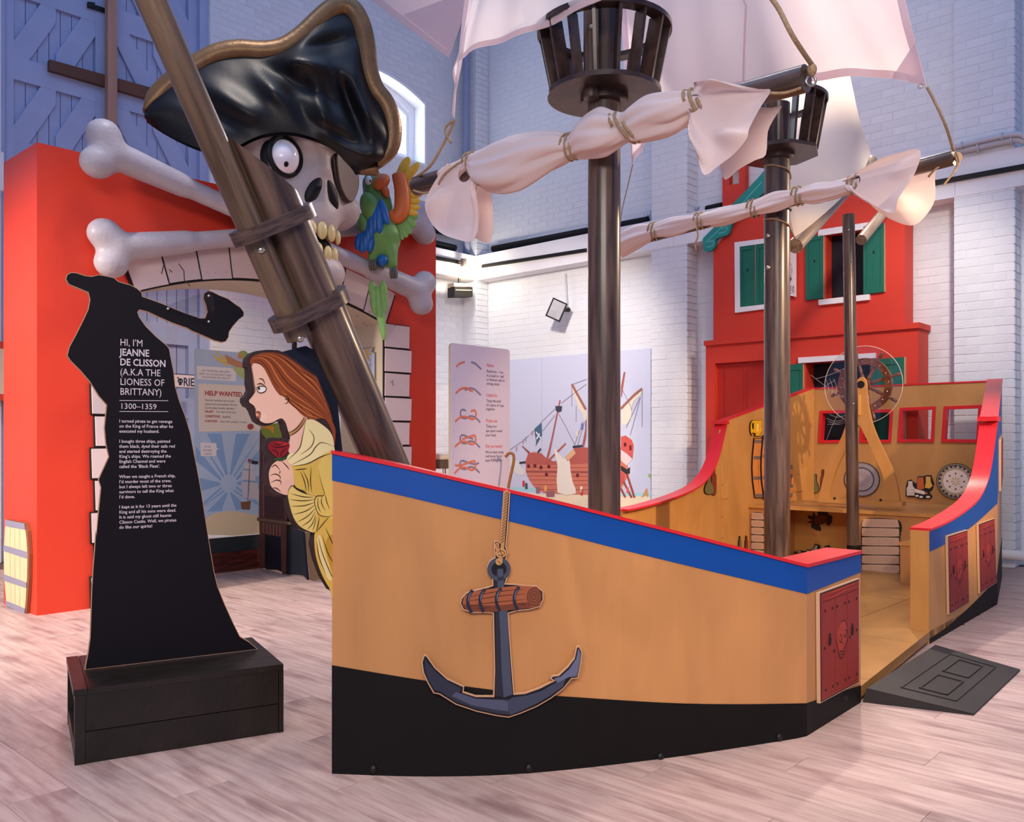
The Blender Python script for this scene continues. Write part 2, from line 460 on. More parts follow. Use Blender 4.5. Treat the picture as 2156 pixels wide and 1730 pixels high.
# ---- walls
BW, BH = 0.225, 0.0815
def brick_wall(parent, faces, nobj=300, hide=lambda x, y: False):
    """faces: (plane, a0, a1, b0, b1, skip(a,b)); nearest visible bricks become single objects, the rest one mesh"""
    L = []
    for pl, a0, a1, b0, b1, skip in faces:
        r = 0; z = b0
        while z+BH <= b1+1e-6:
            a = a0-(BW/2 if r % 2 else 0)
            while a < a1-0.01:
                x0, x1 = max(a, a0), min(a+BW, a1)
                if x1-x0 > 0.03 and not (skip and skip((x0+x1)/2, z+BH/2)):
                    c = pl.x((x0+x1)/2, z+BH/2); s = 0
                    if c.y > 0.5:
                        sx = CXP+c.x/c.y*FPX; sy = HOR-(c.z-CAMH)/c.y*FPX
                        if -10 < sx < 2166 and -10 < sy < 1740 and not hide(sx, sy):
                            s = (x1-x0)*BH*abs((c-CAMP).normalized().dot(pl.n))/c.y**2
                    L.append((s, pl, (x0+x1)/2, z+BH/2, x1-x0))
                a += BW
            z += BH; r += 1
    L.sort(key=lambda q: -q[0])
    meshes = {}
    def bg(w, c, e, n):
        w2, h2 = w/2-0.0028, BH/2-0.0028; V = []
        for o, q in ((-0.010, 0), (0.0, 0.004)):
            V += [c+e*(sx*(w2-q))+UZ*(sz*(h2-q))+n*o for sx, sz in ((-1, -1), (1, -1), (1, 1), (-1, 1))]
        F = [(4, 5, 6, 7), (0, 1, 5, 4), (1, 2, 6, 5), (2, 3, 7, 6), (3, 0, 4, 7)]
        if e.cross(UZ).dot(n) < 0: F = [f[::-1] for f in F]
        return V, F
    for s, pl, a, b, w in L[:nobj]:
        k = (round(w, 3), round(pl.e.x, 3), round(pl.e.y, 3))
        if k not in meshes:
            me = bpy.data.meshes.new('brick'); V, F = bg(w, Vector((0, 0, 0)), pl.e, pl.n)
            me.from_pydata([tuple(v) for v in V], [], F); me.materials.append(M_brick); meshes[k] = me
        o = bpy.data.objects.new('brick', meshes[k]); COL.objects.link(o)
        o.location = pl.x(a, b)+pl.n*((random.random()-0.5)*0.003); par(o, parent)
    if L[nobj:]:
        mk('brick_field', join(*[bg(w, pl.x(a, b)+pl.n*((random.random()-0.5)*0.003), pl.e, pl.n) for s, pl, a, b, w in L[nobj:]]), M_brick, parent, kind='stuff')
ZT = 7.8; D1, D2 = 9.16, 9.18            # recessed wall faces
P1a, P1b, P2a, P2b, P0a = 5.42, 5.92, 2.017, 2.535, 8.88
PF = 8.94                                # pier face
wall_right = struct(mk('wall_right', join(ubox(-0.6, 9.6, D2+0.003, D2+0.35, 0, ZT),
    *[ubox(a+0.01, b-0.01, PF+0.003, D2+0.05, 0, ZT) for a, b in ((P1a, P1b), (P2a, P2b), (P0a, 9.5))]), M_joint))
pr = plU2(D2); pp = plU2(PF)             # a runs along -u1
def side(U): return Pl(uv(U, 0), U2)     # pier cheeks facing -u1
inbeam = lambda z: 3.47 < z < 3.79
sk = lambda a, b: inbeam(b)
househide = lambda x, y: (1500 < x < 1940 and y > 470) or (1500 < x < 1800 and y < 460 and y > 180) or (1075 < x < 1370 and y > 740) or (y > 1090)
brick_wall(wall_right, [
    (pr, -P0a, -P1b, 0, ZT, sk), (pr, -P1a, -P2b, 0, ZT, sk), (pr, -P2a, 0.5, 0, ZT, sk),
    (pp, -P1b, -P1a, 0, ZT, sk), (pp, -P2b, -P2a, 0, ZT, sk), (pp, -9.16, -P0a, 0, ZT, sk),
    (side(P1a), PF, D2, 0, ZT, sk), (side(P2a), PF, D2, 0, ZT, sk), (side(P0a), PF, D2, 0, ZT, sk)], 300, househide)
# left wall with the arched window and the tall doorway
WA, WB, WZ0, WZS, WRISE = 6.40, 8.23, 4.98, 5.86, 0.22
def wtop(a): d = (a-(WA+WB)/2)/((WB-WA)/2); return WZS+WRISE*(1-d*d)
DA, DB, DZT = 2.86, 4.98, 6.9
pl1 = plU1(D1)
lw = [ubox(D1+0.003, D1+0.4, DB, WA, 0, ZT), ubox(D1+0.003, D1+0.4, WB, 9.5, 0, ZT), ubox(D1+0.003, D1+0.4, WA, WB, 0, WZ0),
      ubox(D1+0.003, D1+0.4, -3.0, DA, 0, ZT), ubox(D1+0.003, D1+0.4, DA, DB, DZT, ZT)]
arc = [(WA+(WB-WA)*i/16, wtop(WA+(WB-WA)*i/16)) for i in range(17)]
lw.append(plate(pl1, [(WA, ZT)]+arc+[(WB, ZT)], -0.4, -0.003))
wall_left = struct(mk('wall_left', join(*lw), M_joint))
inwin = lambda a, b: (WA-0.03 < a < WB+0.03 and WZ0-0.03 < b < wtop(min(max(a, WA), WB))+0.03)
brick_wall(wall_left, [(pl1, DB, 9.16, 0, ZT, lambda a, b: inbeam(b) or inwin(a, b)), (pl1, 0.8, DA, 0, ZT, lambda a, b: inbeam(b))], 300,
           lambda x, y: (x < 918 and y > 420) or (x < 470) or (560 < x < 790 and y > 60) or (y > 1000))
# beams on the walls
trim_1 = struct(mk('trim_1', join(*[ubox(a+0.002, b-0.002, PF-0.005, D2+0.012, 3.45, 3.80) for a, b in ((-0.6, 2.52), (2.52, 5.60), (5.60, 8.895))]), M_white))
trim_2 = struct(mk('trim_2', join(*[ubox(8.90, D1+0.012, a+0.002, b-0.002, 3.45, 3.80) for a, b in ((-3.0, 2.8), (5.0, 7.2), (7.2, 9.0))]), M_white))
# window
M_wfr = mat('window_white', '#f4f6fb', 0.4)
M_sky = mat('bright_pane', '#ffffff', 0.3, emit=('#eaf3ff', 5.0))
win = struct(thing('window_1', 'white arched window high in the left wall, glowing with daylight', 'window', uv(D1, (WA+WB)/2, WZ0)))
del win['category']
ins = lambda d: [(WA+d, WZ0+d)]+[(WB-d, WZ0+d)]+[(WB-d-(WB-WA-2*d)*i/16, wtop(WB-(WB-WA)*i/16)-d) for i in range(17)]
mk('window_reveal', plate(pl1, ins(-0.002), -0.30, -0.002, [ins(0.03)]), M_wfr, win)
mk('window_frame', plate(pl1, ins(0.03), -0.30, -0.22, [ins(0.11)]), M_wfr, win)
mk('mullion', join(plate(pl1, [((WA+WB)/2-0.035, WZ0+0.1), ((WA+WB)/2+0.035, WZ0+0.1), ((WA+WB)/2+0.035, 6.0), ((WA+WB)/2-0.035, 6.0)], -0.29, -0.225)), M_wfr, win)
mk('casement', plate(pl1, ins(0.115), -0.285, -0.235, [ins(0.17)]), M_wfr, win)
mk('pane', plate(pl1, ins(0.11), -0.27, -0.262), M_sky, win)
# doors: boarded double leaves, painted lavender blue
M_door = mat('lavender_door_paint', '#a9b4d6', 0.6, var=0.1, vs=3, bump=0.1, bs=80, rnd=0.04)
M_timber = mat('raw_timber', '#b98d78', 0.65, var=0.25, vs=5, stretch=(1, 1, 0.15))
M_timber2 = mat('brown_timber', '#6b4638', 0.6, var=0.25, vs=5, stretch=(0.3, 0.3, 1))
door = struct(thing('door_1', 'tall lavender-painted boarded double doors with diagonal braces', 'door', uv(9.3, 3.9, 0)))
del door['category']
pd = plU1(9.30)
mk('door_frame', join(*[plate(pd, [(a, 0), (b, 0), (b, DZT), (a, DZT)], -0.1, 0.10) for a, b in ((DA, DA+0.04), (4.88, 4.98))]), M_door, door)
for L0, L1 in ((2.90, 3.87), (3.88, 4.88)):
    n = 9; w = (L1-L0)/n
    for i in range(n):
        a = L0+i*w
        mk('board', plate(pd, [(a+0.004, 0.02), (a+w-0.004, 0.02), (a+w-0.004, DZT), (a+0.004, DZT)], -0.03, 0.0), M_door, door)
    for a, b in ((L0, L0+0.10), (L1-0.10, L1)):
        mk('stile', plate(pd, [(a, 0.02), (b, 0.02), (b, DZT), (a, DZT)], 0.001, 0.035), M_door, door)
    for z in (1.40, 2.21, 3.02, 3.83, 4.64, 5.455, 6.27):
        mk('rail', plate(pd, [(L0+0.10, z), (L1-0.10, z), (L1-0.10, z+0.225), (L0+0.10, z+0.225)], 0.001, 0.034), M_door, door)
    up = L0 < 3.5
    for z0, z1 in ((3.245, 3.83), (4.055, 4.64), (4.865, 5.455), (5.68, 6.27)):
        for q in (0, 1):
            h = (L1-L0-0.2)/2; a0, a1 = L0+0.10+h*q, L0+0.10+h*(q+1)
            pts = [(a0, z0), (a0+0.14, z0), (a1, z1-0.14), (a1, z1), (a1-0.14, z1), (a0, z0+0.14)]
            if not up: pts = [(a0+a1-a, b) for a, b in pts]
            mk('brace', plate(pd, pts, 0.001, 0.032), M_door, door)
mk('latch', join(plate(pd, pd.L([(183, 10), (225, 24), (225, 33), (183, 19)]), 0.036, 0.06), plate(pd, pd.L([(180, 8), (194, 10), (194, 21), (180, 19)]), 0.036, 0.07)), M_black, door)
ob = pd.L([(97, 131), (318, 192), (318, 217), (97, 153)])
tag(mk('timber_bar', plate(pd, ob, 0.037, 0.10), M_timber2), 'dark brown timber bar fixed level across the lavender doors', 'timber')
tag(mk('timber_prop', plate(pd, [(3.835, 0.0), (3.93, 0.0), (3.93, 6.85), (3.835, 6.85)], 0.102, 0.18), M_timber), 'pale upright timber prop standing against the lavender doors', 'timber')

# ---- rails, pipes and fittings on the beams
def on_right(px, py, o=0.0): return at_u2(px, py, PF-0.005-o)
def strip(name, p, q, h, d, m, label, cat, group=None):
    p, q = Vector(p), Vector(q); e = (q-p).normalized(); n = e.cross(UZ).normalized()
    if n.dot(CAMP-p) < 0: n = -n
    c = (p+q)/2+n*(d/2)
    return tag(mk(name, obox(c, e*((q-p).length/2), n*(d/2), UZ*(h/2)), m), label, cat, group)
M_track = mat('black_track', '#1d1b1c', 0.4, metal=0.3)
strip('light_track', on_right(1017, 561), on_right(1236, 527), 0.045, 0.03, M_track, 'black lighting track on the white beam left of the tall mast', 'track')
strip('light_track', on_right(1900, 398), on_right(2165, 350), 0.045, 0.03, M_track, 'black lighting track on the white beam at the right edge', 'track')
strip('light_track', at_u1(880, 536, 8.90), at_u1(968, 553, 8.90), 0.05, 0.03, M_track, 'black lighting track with one glowing lamp on the corner beam', 'track')
M_foam = mat('black_lagging', '#171617', 0.8)
for (a, b, U, lab, ff) in (((1038, 524), (1236, 486), 9.10, 'black lagged pipe on the beam ledge behind the tall mast', at_u2), ((1310, 473), (1364, 463), 9.10, 'short black lagged pipe on the ledge just right of the tall mast', at_u2),
                         ((1488, 441), (1520, 434), 9.12, 'short black lagged pipe stub left of the red chimney', at_u2),
                         ((830, 464), (960, 494), 9.08, 'upper black lagged pipe on the left wall behind the parrot', at_u1), ((880, 504), (958, 522), 8.98, 'lower black lagged pipe just above the corner beam', at_u1)):
    tag(mk('lagged_pipe', cyl(ff(*a, U), ff(*b, U), 0.045, n=16), M_foam, smooth=True, sharp=40), lab, 'pipe')
M_cond = mat('grey_conduit', '#c3c5cd', 0.45)
def cpath(pts, U=9.11, o=0): return [at_u2(x, y, U) for x, y in pts]
def conduit(label, pts, r=0.018, U=9.11, clips=()):
    t = thing('conduit', label, 'conduit', at_u2(*pts[0], U))
    mk('tube', tube(sp3(cpath(pts, U), 5), r, 10), M_cond, t, smooth=True)
    for x, y in clips: mk('clip', torus(at_u2(x, y, U), U2, UZ, U1, r*1.15, r*0.4, 16, 6), M_cond, t, smooth=True)
conduit('grey conduit run on the beam ledge left of the house roof', [(1364, 452), (1400, 444), (1448, 434), (1470, 438)], 0.026, clips=((1372, 450), (1409, 442), (1444, 435)))
conduit('upper pale conduit on the ledge at the far right, beside the sail rope', [(2003, 312), (2070, 295), (2125, 284), (2150, 283), (2160, 290)], 0.024, 8.86, ((2025, 306), (2110, 287)))
conduit('lower pale conduit on the ledge at the far right, below its twin', [(2000, 322), (2060, 310), (2118, 297), (2145, 294), (2160, 300)], 0.03, 8.90, ((2060, 310), (2130, 295)))
tag(mk('drain_pipe', tube(sp3([uv(9.0, 8.86, 3.84), uv(8.99, 8.84, 5.5), uv(9.0, 8.86, 7.7)], 4), 0.05, 14), mat('blue_grey_pipe', '#8c97b4', 0.5), smooth=True), 'blue-grey downpipe running up the far corner', 'pipe')
tag(mk('heating_pipe', cyl(uv(2.45, 8.80, 0.13), uv(-0.5, 8.80, 0.13), 0.045, n=16), M_white, smooth=True, sharp=40), 'white heating pipe along the wall foot at the right edge', 'pipe')
# corner lamp and the box speaker
t = thing('track_lamp', 'small glowing track lamp above the black speaker in the corner', 'lamp', at_u1(974, 545, 8.86))
c0 = at_u1(976, 548, 8.80)
mk('lamp_body', cyl(c0+UZ*0.02, c0-UZ*0.09, 0.045, 0.04, 16), mat('grey_brown_metal', '#6b6058', 0.5), t, smooth=True, sharp=40)
mk('arm', cyl(c0-UZ*0.02, at_u1(962, 551, 8.90), 0.02, n=10), mat('grey_brown_metal', '#6b6058', 0.5), t)
mk('bulb', ellipsoid(c0-UZ*0.10, (0.035, 0, 0), (0, 0.035, 0), (0, 0, 0.03), 14, 8), mat('lit_bulb', '#fff4e0', 0.3, emit=('#ffe9c4', 30)), t, smooth=True)
lamp('corner_bulb_light', 'POINT', c0-UZ*0.18-U1*0.08, 16, (1.0, 0.88, 0.70), shadow_soft_size=0.05)
ps = plU1(8.84)
t = thing('wall_speaker', 'black box speaker with pale top hung under the corner beam', 'speaker', ps.px(976, 626))
q = ps.L([(957, 604), (995, 604), (995, 625), (957, 625)])
mk('body', plate(ps, q, -0.14, 0.0), mat('speaker_black', '#2b2927', 0.55), t)
mk('lid', plate(ps, ps.L([(957, 595), (994, 597), (995, 603), (957, 603)]), -0.14, -0.01), mat('beige_plastic', '#d9c6a4', 0.5), t)
mk('trim_strip', plate(ps, ps.L([(959, 609), (993, 610), (993, 612), (959, 611)]), 0, 0.004), mat('beige_plastic', '#d9c6a4', 0.5), t)
mk('bracket', cyl(ps.px(974, 597, -0.07), ps.px(974, 585, -0.07), 0.02, n=10), M_black, t)
# floodlight on the right wall
t = thing('floodlight', 'black tilted floodlight on a bracket with conduit, above the ship mural', 'floodlight', at_u2(1192, 640, 9.1))
fc = at_u2(1172, 652, 8.86); fd = (CAMP+Vector((-2.0, 0, -0.3))-fc).normalized(); fx = fd.cross(UZ).normalized(); fk = fx.cross(fd).normalized()
ca, sa = math.cos(0.45), math.sin(0.45); fx, fk = fx*ca+fk*sa, fk*ca-fx*sa
mk('housing', loft([[fc+fd*o+fx*(sx*w)+fk*(sz*h) for sx, sz in ((-1, -1), (1, -1), (1, 1), (-1, 1))] for o, w, h in ((-0.12, 0.05, 0.06), (-0.04, 0.10, 0.125), (0.02, 0.105, 0.13))]), M_black, t)
mk('lens', obox(fc+fd*0.021, fx*0.085, fd*0.004, fk*0.11), mat('lens_grey', '#b9bcc2', 0.2, var=0.2, vs=12), t)
mk('bracket', tube([fc-fd*0.05+fx*0.0, fc-fd*0.12, at_u2(1198, 652, 9.15)], 0.03, 10), M_black, t, smooth=True)
mk('conduit_drop', cyl(at_u2(1194, 645, 9.14), at_u2(1190, 576, 9.14), 0.014, n=10), M_cond, t)
# =================================================================== THE SHIP
def birch(name, col, d=0.11):
    m = mat(name, col, 0.38, spec=0.35)
    nt = m.node_tree; N = nt.nodes; K = nt.links; b = N['Principled BSDF']
    tc = N.new('ShaderNodeTexCoord'); mp = N.new('ShaderNodeMapping'); mp.inputs['Scale'].default_value = (1.6, 1.6, 0.55); K.new(tc.outputs['Object'], mp.inputs[0])
    n1 = N.new('ShaderNodeTexNoise'); n1.inputs['Scale'].default_value = 1.6; n1.inputs['Detail'].default_value = 3; n1.inputs['Distortion'].default_value = 1.6; K.new(mp.outputs[0], n1.inputs[0])
    m2 = N.new('ShaderNodeMapping'); m2.inputs['Scale'].default_value = (30, 30, 1.2); K.new(tc.outputs['Object'], m2.inputs[0])
    n2 = N.new('ShaderNodeTexNoise'); n2.inputs['Scale'].default_value = 2.0; n2.inputs['Detail'].default_value = 4; K.new(m2.outputs[0], n2.inputs[0])
    ad = N.new('ShaderNodeMath'); ad.operation = 'MULTIPLY_ADD'; ad.inputs[1].default_value = 0.16; K.new(n2.outputs[0], ad.inputs[0]); K.new(n1.outputs[0], ad.inputs[2])
    cr = N.new('ShaderNodeValToRGB'); c = lin(col)
    cr.color_ramp.elements[0].position = 0.35; cr.color_ramp.elements[0].color = (*[x*(1-d*1.6) for x in c], 1)
    cr.color_ramp.elements[1].position = 0.8; cr.color_ramp.elements[1].color = (*[min(1, x*(1+d*0.6)) for x in c], 1)
    K.new(ad.outputs[0], cr.inputs[0]); K.new(cr.outputs[0], b.inputs['Base Color'])
    return m
M_birch = birch('varnished_birch', '#c08a57'); M_birch2 = birch('pale_birch', '#c99253'); M_deck = birch('deck_birch', '#ad7d45')
M_blue = mat('ship_blue', '#04489f', 0.42, var=0.08, vs=6); M_red = mat('ship_red', '#cf2630', 0.35, var=0.05); M_ship_black = mat('ship_black', '#131112', 0.6, var=0.15, vs=8, spec=0.2)
M_bolt = mat('dark_bolt', '#2a2727', 0.4, metal=0.5); M_edge = mat('ply_edge', '#a97c52', 0.6)
def offs(P):                         # inward unit vectors for a run of plan points, port side is on the left of the run
    R = []
    for i in range(len(P)):
        d = (P[min(i+1, len(P)-1)]-P[max(i-1, 0)]); d.z = 0; d.normalize(); R.append(Vector((-d.y, d.x, 0)))
    return R
def curtain(P, zlo, zhi, th, o=0.0, sgn=1):
    I = offs(P); rings = []
    for p, n, a, b in zip(P, I, zlo, zhi):
        n = n*sgn; q = Vector((p.x, p.y, 0))-n*o
        rings.append([q+UZ*a, q+UZ*b, q+n*th+UZ*b, q+n*th+UZ*a])
    g = loft(rings)
    return g if sgn < 0 else (g[0], [f[::-1] for f in g[1]])
def capr(P, z, o, w, h, sgn=1):      # rail laid along the top edge
    I = offs(P); rings = []
    for p, n, b in zip(P, I, z):
        n = n*sgn; q = Vector((p.x, p.y, b)); rings.append([q-n*o, q-n*o+UZ*h, q+n*(w-o)+UZ*h, q+n*(w-o)])
    g = loft(rings); return g if sgn < 0 else (g[0], [f[::-1] for f in g[1]])
ship = thing('pirate_ship', 'wooden play pirate ship with blue band, red rails and black waterline', 'ship', (1.2, 4.6, 0))
def ipx(xs, pts): return [float(np.interp(x, [p[0] for p in pts], [p[1] for p in pts])) for x in xs]
# ---- bow panel, gently curved
bot = smoothpts([(699, 1628), (900, 1634), (1113, 1627), (1390, 1597), (1640, 1560), (1698, 1549)], 6, False)
xs = [p[0] for p in bot]
PB = [at_z(x, y, 0) for x, y in bot]
def zz(P, xs, pts): return [CAMH-(y-HOR)/FPX*p.y for p, y in zip(P, ipx(xs, pts))]
zt = zz(PB, xs, smoothpts([(699, 955), (850, 986), (1000, 1021), (1150, 1055), (1310, 1095), (1500, 1143), (1698, 1194)], 6, False))
zb = zz(PB, xs, smoothpts([(699, 1011), (850, 1044), (1000, 1080), (1150, 1116), (1310, 1157), (1500, 1203), (1698, 1250)], 6, False))
zk = zz(PB, xs, smoothpts([(699, 1400), (893, 1432), (1088, 1458), (1195, 1466), (1400, 1479), (1550, 1482), (1698, 1480)], 6, False))
n_ = len(PB)
bow = mk('bow_panel', curtain(PB, [0.0]*n_, zt, 0.05), M_birch, ship, smooth=True, sharp=30)
mk('blue_band', curtain(PB, zb, zt, 0.002, 0.002), M_blue, bow, smooth=True, sharp=30)
mk('black_waterline', curtain(PB, [0.0]*n_, zk, 0.002, 0.002), M_ship_black, bow, smooth=True, sharp=30)
mk('rail', capr(PB, zt, 0.008, 0.075, 0.012), M_red, bow, smooth=True, sharp=30)
def bolt(p, n, r=0.014): return ellipsoid(p, *(lambda x, y: (x*r, y*r))(*frame(n)), Vector(n).normalized()*r*0.7, 12, 6)
for x, y in ((794, 1618), (1113, 1616), (1390, 1592), (1640, 1551)):
    i = min(range(n_), key=lambda k: abs(xs[k]-x)); p = PB[i].copy(); p.z = CAMH-(y-HOR)/FPX*p.y
    mk('bolt', bolt(p-offs(PB)[i]*0.003, -offs(PB)[i]), M_bolt, bow, smooth=True)
for z in (0.12, 0.55): pass
# ---- facets of the starboard side
C1 = PB[-1].copy(); C2 = at_z(1812, 1478, 0); C3 = at_z(1957, 1355, 0); C4 = at_z(2099, 1272, 0); C5 = at_z(2109, 1216, 0)
def facet(name, A, B, ztop, zblue, zblack, th, m, railw=0.11, n=1, sgn=1, rail=True):
    P = [A+(B-A)*(i/n) for i in range(n+1)]
    ob = mk(name, curtain(P, [0.0]*(n+1), ztop, th, sgn=sgn), m, ship, smooth=True, sharp=30)
    if zblue: mk('blue_band', curtain(P, zblue, ztop, 0.002, 0.002, sgn), M_blue, ob, smooth=True, sharp=30)
    if zblack: mk('black_waterline', curtain(P, [0.0]*(n+1), zblack, 0.002, 0.002, sgn), M_ship_black, ob, smooth=True, sharp=30)
    if rail: mk('rail', capr(P, ztop, 0.008, railw, 0.014, sgn), M_red, ob, smooth=True, sharp=30)
    return ob, P
f2, _ = facet('door_panel', C1, C2, [zt[-1], 0.655], [zb[-1], 0.573], [zk[-1], 0.075], 0.05, M_birch, 0.16)
mk('bolt', bolt(C1+(C2-C1)*0.68+UZ*0.06, Vector((0.7, -0.7, 0))), M_bolt, f2, smooth=True)
PL2 = Pl(C1, C2-C1)
PL3 = Pl(C3, C4-C3)
n3 = 26; Lf3 = (C4-C3).length
def prof(pl, L, n, pts):
    ab = sorted(pl.L(pts)); a = [q[0] for q in ab]; b = [q[1] for q in ab]
    return [float(np.interp(L*i/n, a, b)) for i in range(n+1)]
def profs(pl, pts, L, n):
    ab = pl.L(smoothpts(pts, 6, False)); ab.sort(); return [float(np.interp(L*i/n, [q[0] for q in ab], [q[1] for q in ab])) for i in range(n+1)]
z3t = profs(PL3, [(1956, 1118), (1988, 1104), (2023, 1083), (2054, 1058), (2071, 1032), (2082, 1000), (2090, 955), (2099, 884)], Lf3, n3)
z3b = profs(PL3, [(1956, 1161), (1988, 1146), (2032, 1118), (2058, 1098), (2099, 1060)], Lf3, n3)
z3k = profs(PL3, [(1957, 1344), (1992, 1321), (2032, 1286), (2062, 1257), (2089, 1228), (2099, 1209)], Lf3, n3)
f3, P3 = facet('quarter_panel', C3, C4, z3t, z3b, z3k, 0.10, M_birch2, 0.115, n3)
for x, y in ((1973, 1352), (2026, 1314), (2060, 1291), (2093, 1268)): mk('bolt', bolt(PL3.px(x, y, 0.003), PL3.n, 0.012), M_bolt, f3, smooth=True)
mk('end_post', obox(C3+(C4-C3).normalized()*(-0.006)+UZ*(z3t[0]/2)+offs([C3, C4])[0]*0.05, (C4-C3).normalized()*0.006, offs([C3, C4])[0]*0.05, UZ*(z3t[0]/2)), M_birch2, f3)
z4 = [z3t[-1]+0.004, 1.66]
mk('rail_step', obox(C4+offs([C3, C4])[0]*0.05+UZ*(z3t[-1]+0.008), (C4-C3).normalized()*0.06, offs([C3, C4])[0]*0.062, UZ*0.016), M_red, f3)
f4, _ = facet('aft_panel', C4, C5, z4, [z3b[-1], 1.0], [z3k[-1], 0.34], 0.10, M_birch2, 0.115)
# ---- port side, seen from inside
Q3, Q4, Q5 = uv(3.80, 5.27), uv(3.94, 6.98), uv(3.80, 8.60)
g4, _ = facet('port_aft_panel', Q4, Q5, [1.31, 1.68], None, None, 0.06, M_birch2, 0.07, sgn=-1)
g3, _ = facet('port_quarter_panel', Q3, Q4, z3t[:-1]+[1.30], None, None, 0.06, M_birch2, 0.12, n3, sgn=-1)
g2, _ = facet('port_waist_panel', uv(3.73, 3.3), Q3, [0.60, z3t[0]], None, None, 0.05, M_birch, 0.07, sgn=-1)
g1, _ = facet('port_bow_panel', PB[0], uv(3.73, 3.3), [zt[0]-0.012, 0.60], None, None, 0.05, M_birch, 0.07, 6 and 1, sgn=-1)
mk('rail_step', obox(Q4-offs([Q3, Q4])[0]*0.045+UZ*1.312, (Q4-Q3).normalized()*0.05, offs([Q3, Q4])[0]*0.06, UZ*0.014), M_red, g3)
# ---- stern wall with four windows
PS = plU2(8.60)
BZ = 0.568
so = PS.L([(1708, 817), (2106, 800)]); sb = [PS.ab(1680, 1041)[0], PS.ab(2104, 1000)[0]]
stern_top = 1.672
wins = [[(1728, 865), (1789, 864), (1784, 931), (1724, 932)], [(1815, 864), (1880, 862), (1876, 931), (1811, 931)], [(1896, 859), (1970, 856), (1966, 930), (1891, 930)], [(1988, 856), (2067, 853), (2062, 931), (1983, 930)]]
wab = [PS.L(w) for w in wins]
stern = mk('stern_wall', plate(PS, [(sb[0], 0.0), (sb[1], 0.0), (so[1][0], stern_top), (so[0][0], stern_top)], -0.06, 0.0, wab), birch('stern_birch', '#ba8a55'), ship)
mk('rail', plate(PS, [(so[0][0], stern_top), (so[1][0], stern_top), (so[1][0], stern_top+0.014), (so[0][0], stern_top+0.014)], -0.065, 0.006), M_red, stern)
for w in wab:
    c = (sum(p[0] for p in w)/4, sum(p[1] for p in w)/4)
    sc = lambda k: [(c[0]+(a-c[0])*k, c[1]+(b-c[1])*k) for a, b in w]
    mk('window_frame', plate(PS, sc(1.02), -0.07, 0.012, [sc(0.84)]), M_red, stern)
# ---- deck panels and threshold
DZ = 0.07
deckp = [PB[0], PB[n_//3], C1, C2, C3, C4, C5, Q5, Q4, Q3, uv(3.73, 3.3)]
du = [(p.dot(U1), p.dot(U2)) for p in deckp]
def clip(poly, ax, v, keep):
    R = []
    for i in range(len(poly)):
        a, b = poly[i-1], poly[i]; ia, ib = (a[ax]-v)*keep >= 0, (b[ax]-v)*keep >= 0
        if ia != ib:
            t = (v-a[ax])/(b[ax]-a[ax]); R.append((a[0]+(b[0]-a[0])*t, a[1]+(b[1]-a[1])*t))
        if ib: R.append(b)
    return R
PD = Pl((0, 0, DZ), U1, U2, flip=False)
for i0, i1 in ((1.2, 2.06), (2.06, 2.95), (2.95, 4.2)):
    for j0, j1 in ((1.7, 2.9), (2.9, 4.02), (4.02, 4.92), (4.92, 6.2), (6.2, 7.35), (7.35, 8.58)):
        q = clip(clip(clip(clip(du, 0, i0+0.002, 1), 0, i1-0.002, -1), 1, j0+0.002, 1), 1, j1-0.002, -1)
        if len(q) > 2:
            pd_ = Pl((0, 0, DZ), U1, U2); pd_.n = Vector((0, 0, 1))
            mk('deck_panel', plate(pd_, q, -0.05, 0.0), M_deck, ship)
# ---- raised bench across the stern with its crawl space
BF = 7.42
PF_ = plU2(BF)
bl, br = -3.86, -1.90
xo = lambda px: PF_.ab(px, 1100)[0]
bench = mk('bench_top', join(plate(Pl(uv(0, 0, BZ-0.028), -U1, U2), [(bl, BF-0.02), (br, BF-0.02), (br-0.22, 8.59), (bl+0.02, 8.59)], 0.0, 0.028)), M_birch2, ship)
for a, b in ((bl, xo(1612)), (xo(1800), br)):
    mk('bench_front', plate(PF_, [(a, DZ), (b, DZ), (b, BZ-0.03), (a, BZ-0.03)], -0.02, 0.0), M_birch, ship)
for a in (xo(1612), xo(1800)):
    mk('crawl_side', obox(PF_.x(a, (DZ+BZ-0.03)/2, -0.30), U1*0.01, U2*0.28, UZ*((BZ-0.03-DZ)/2)), M_birch2, ship)
PAL = plU2(8.00)
mk('crawl_back', plate(PAL, [(xo(1612)+0.01, DZ), (xo(1800)-0.01, DZ), (xo(1800)-0.01, BZ-0.03), (xo(1612)+0.01, BZ-0.03)], -0.01, 0.0), M_birch2, ship)
# ---- panels screwed to the port wall
P4i = Pl(Q4+(Q5-Q4).normalized().cross(UZ)*0.0, Q5-Q4)
in4 = offs([Q4, Q5])[0]*-1
P4 = Pl(Q4+in4*0.06, Q5-Q4); P4.n = in4
in3 = offs([Q3, Q4])[0]*-1
P3i = Pl(Q3+in3*0.06, Q4-Q3); P3i.n = in3
for q in ([(1513, 905), (1530, 901), (1532, 1049), (1516, 1050)], [(1515, 1073), (1533, 1070), (1530, 1150), (1516, 1146)], [(1690, 848), (1714, 838), (1690, 1033), (1671, 1035)]):
    o_ = mk('cover_panel', plate(P4, P4.L(q), 0.0, 0.008), M_birch2, ship)
    for f in (0.2, 0.8):
        x = q[0][0]+(q[3][0]-q[0][0])*f+4; y = q[0][1]+(q[3][1]-q[0][1])*f
        mk('screw', bolt(P4.px(x, y, 0.009), P4.n, 0.005), M_bolt, o_)
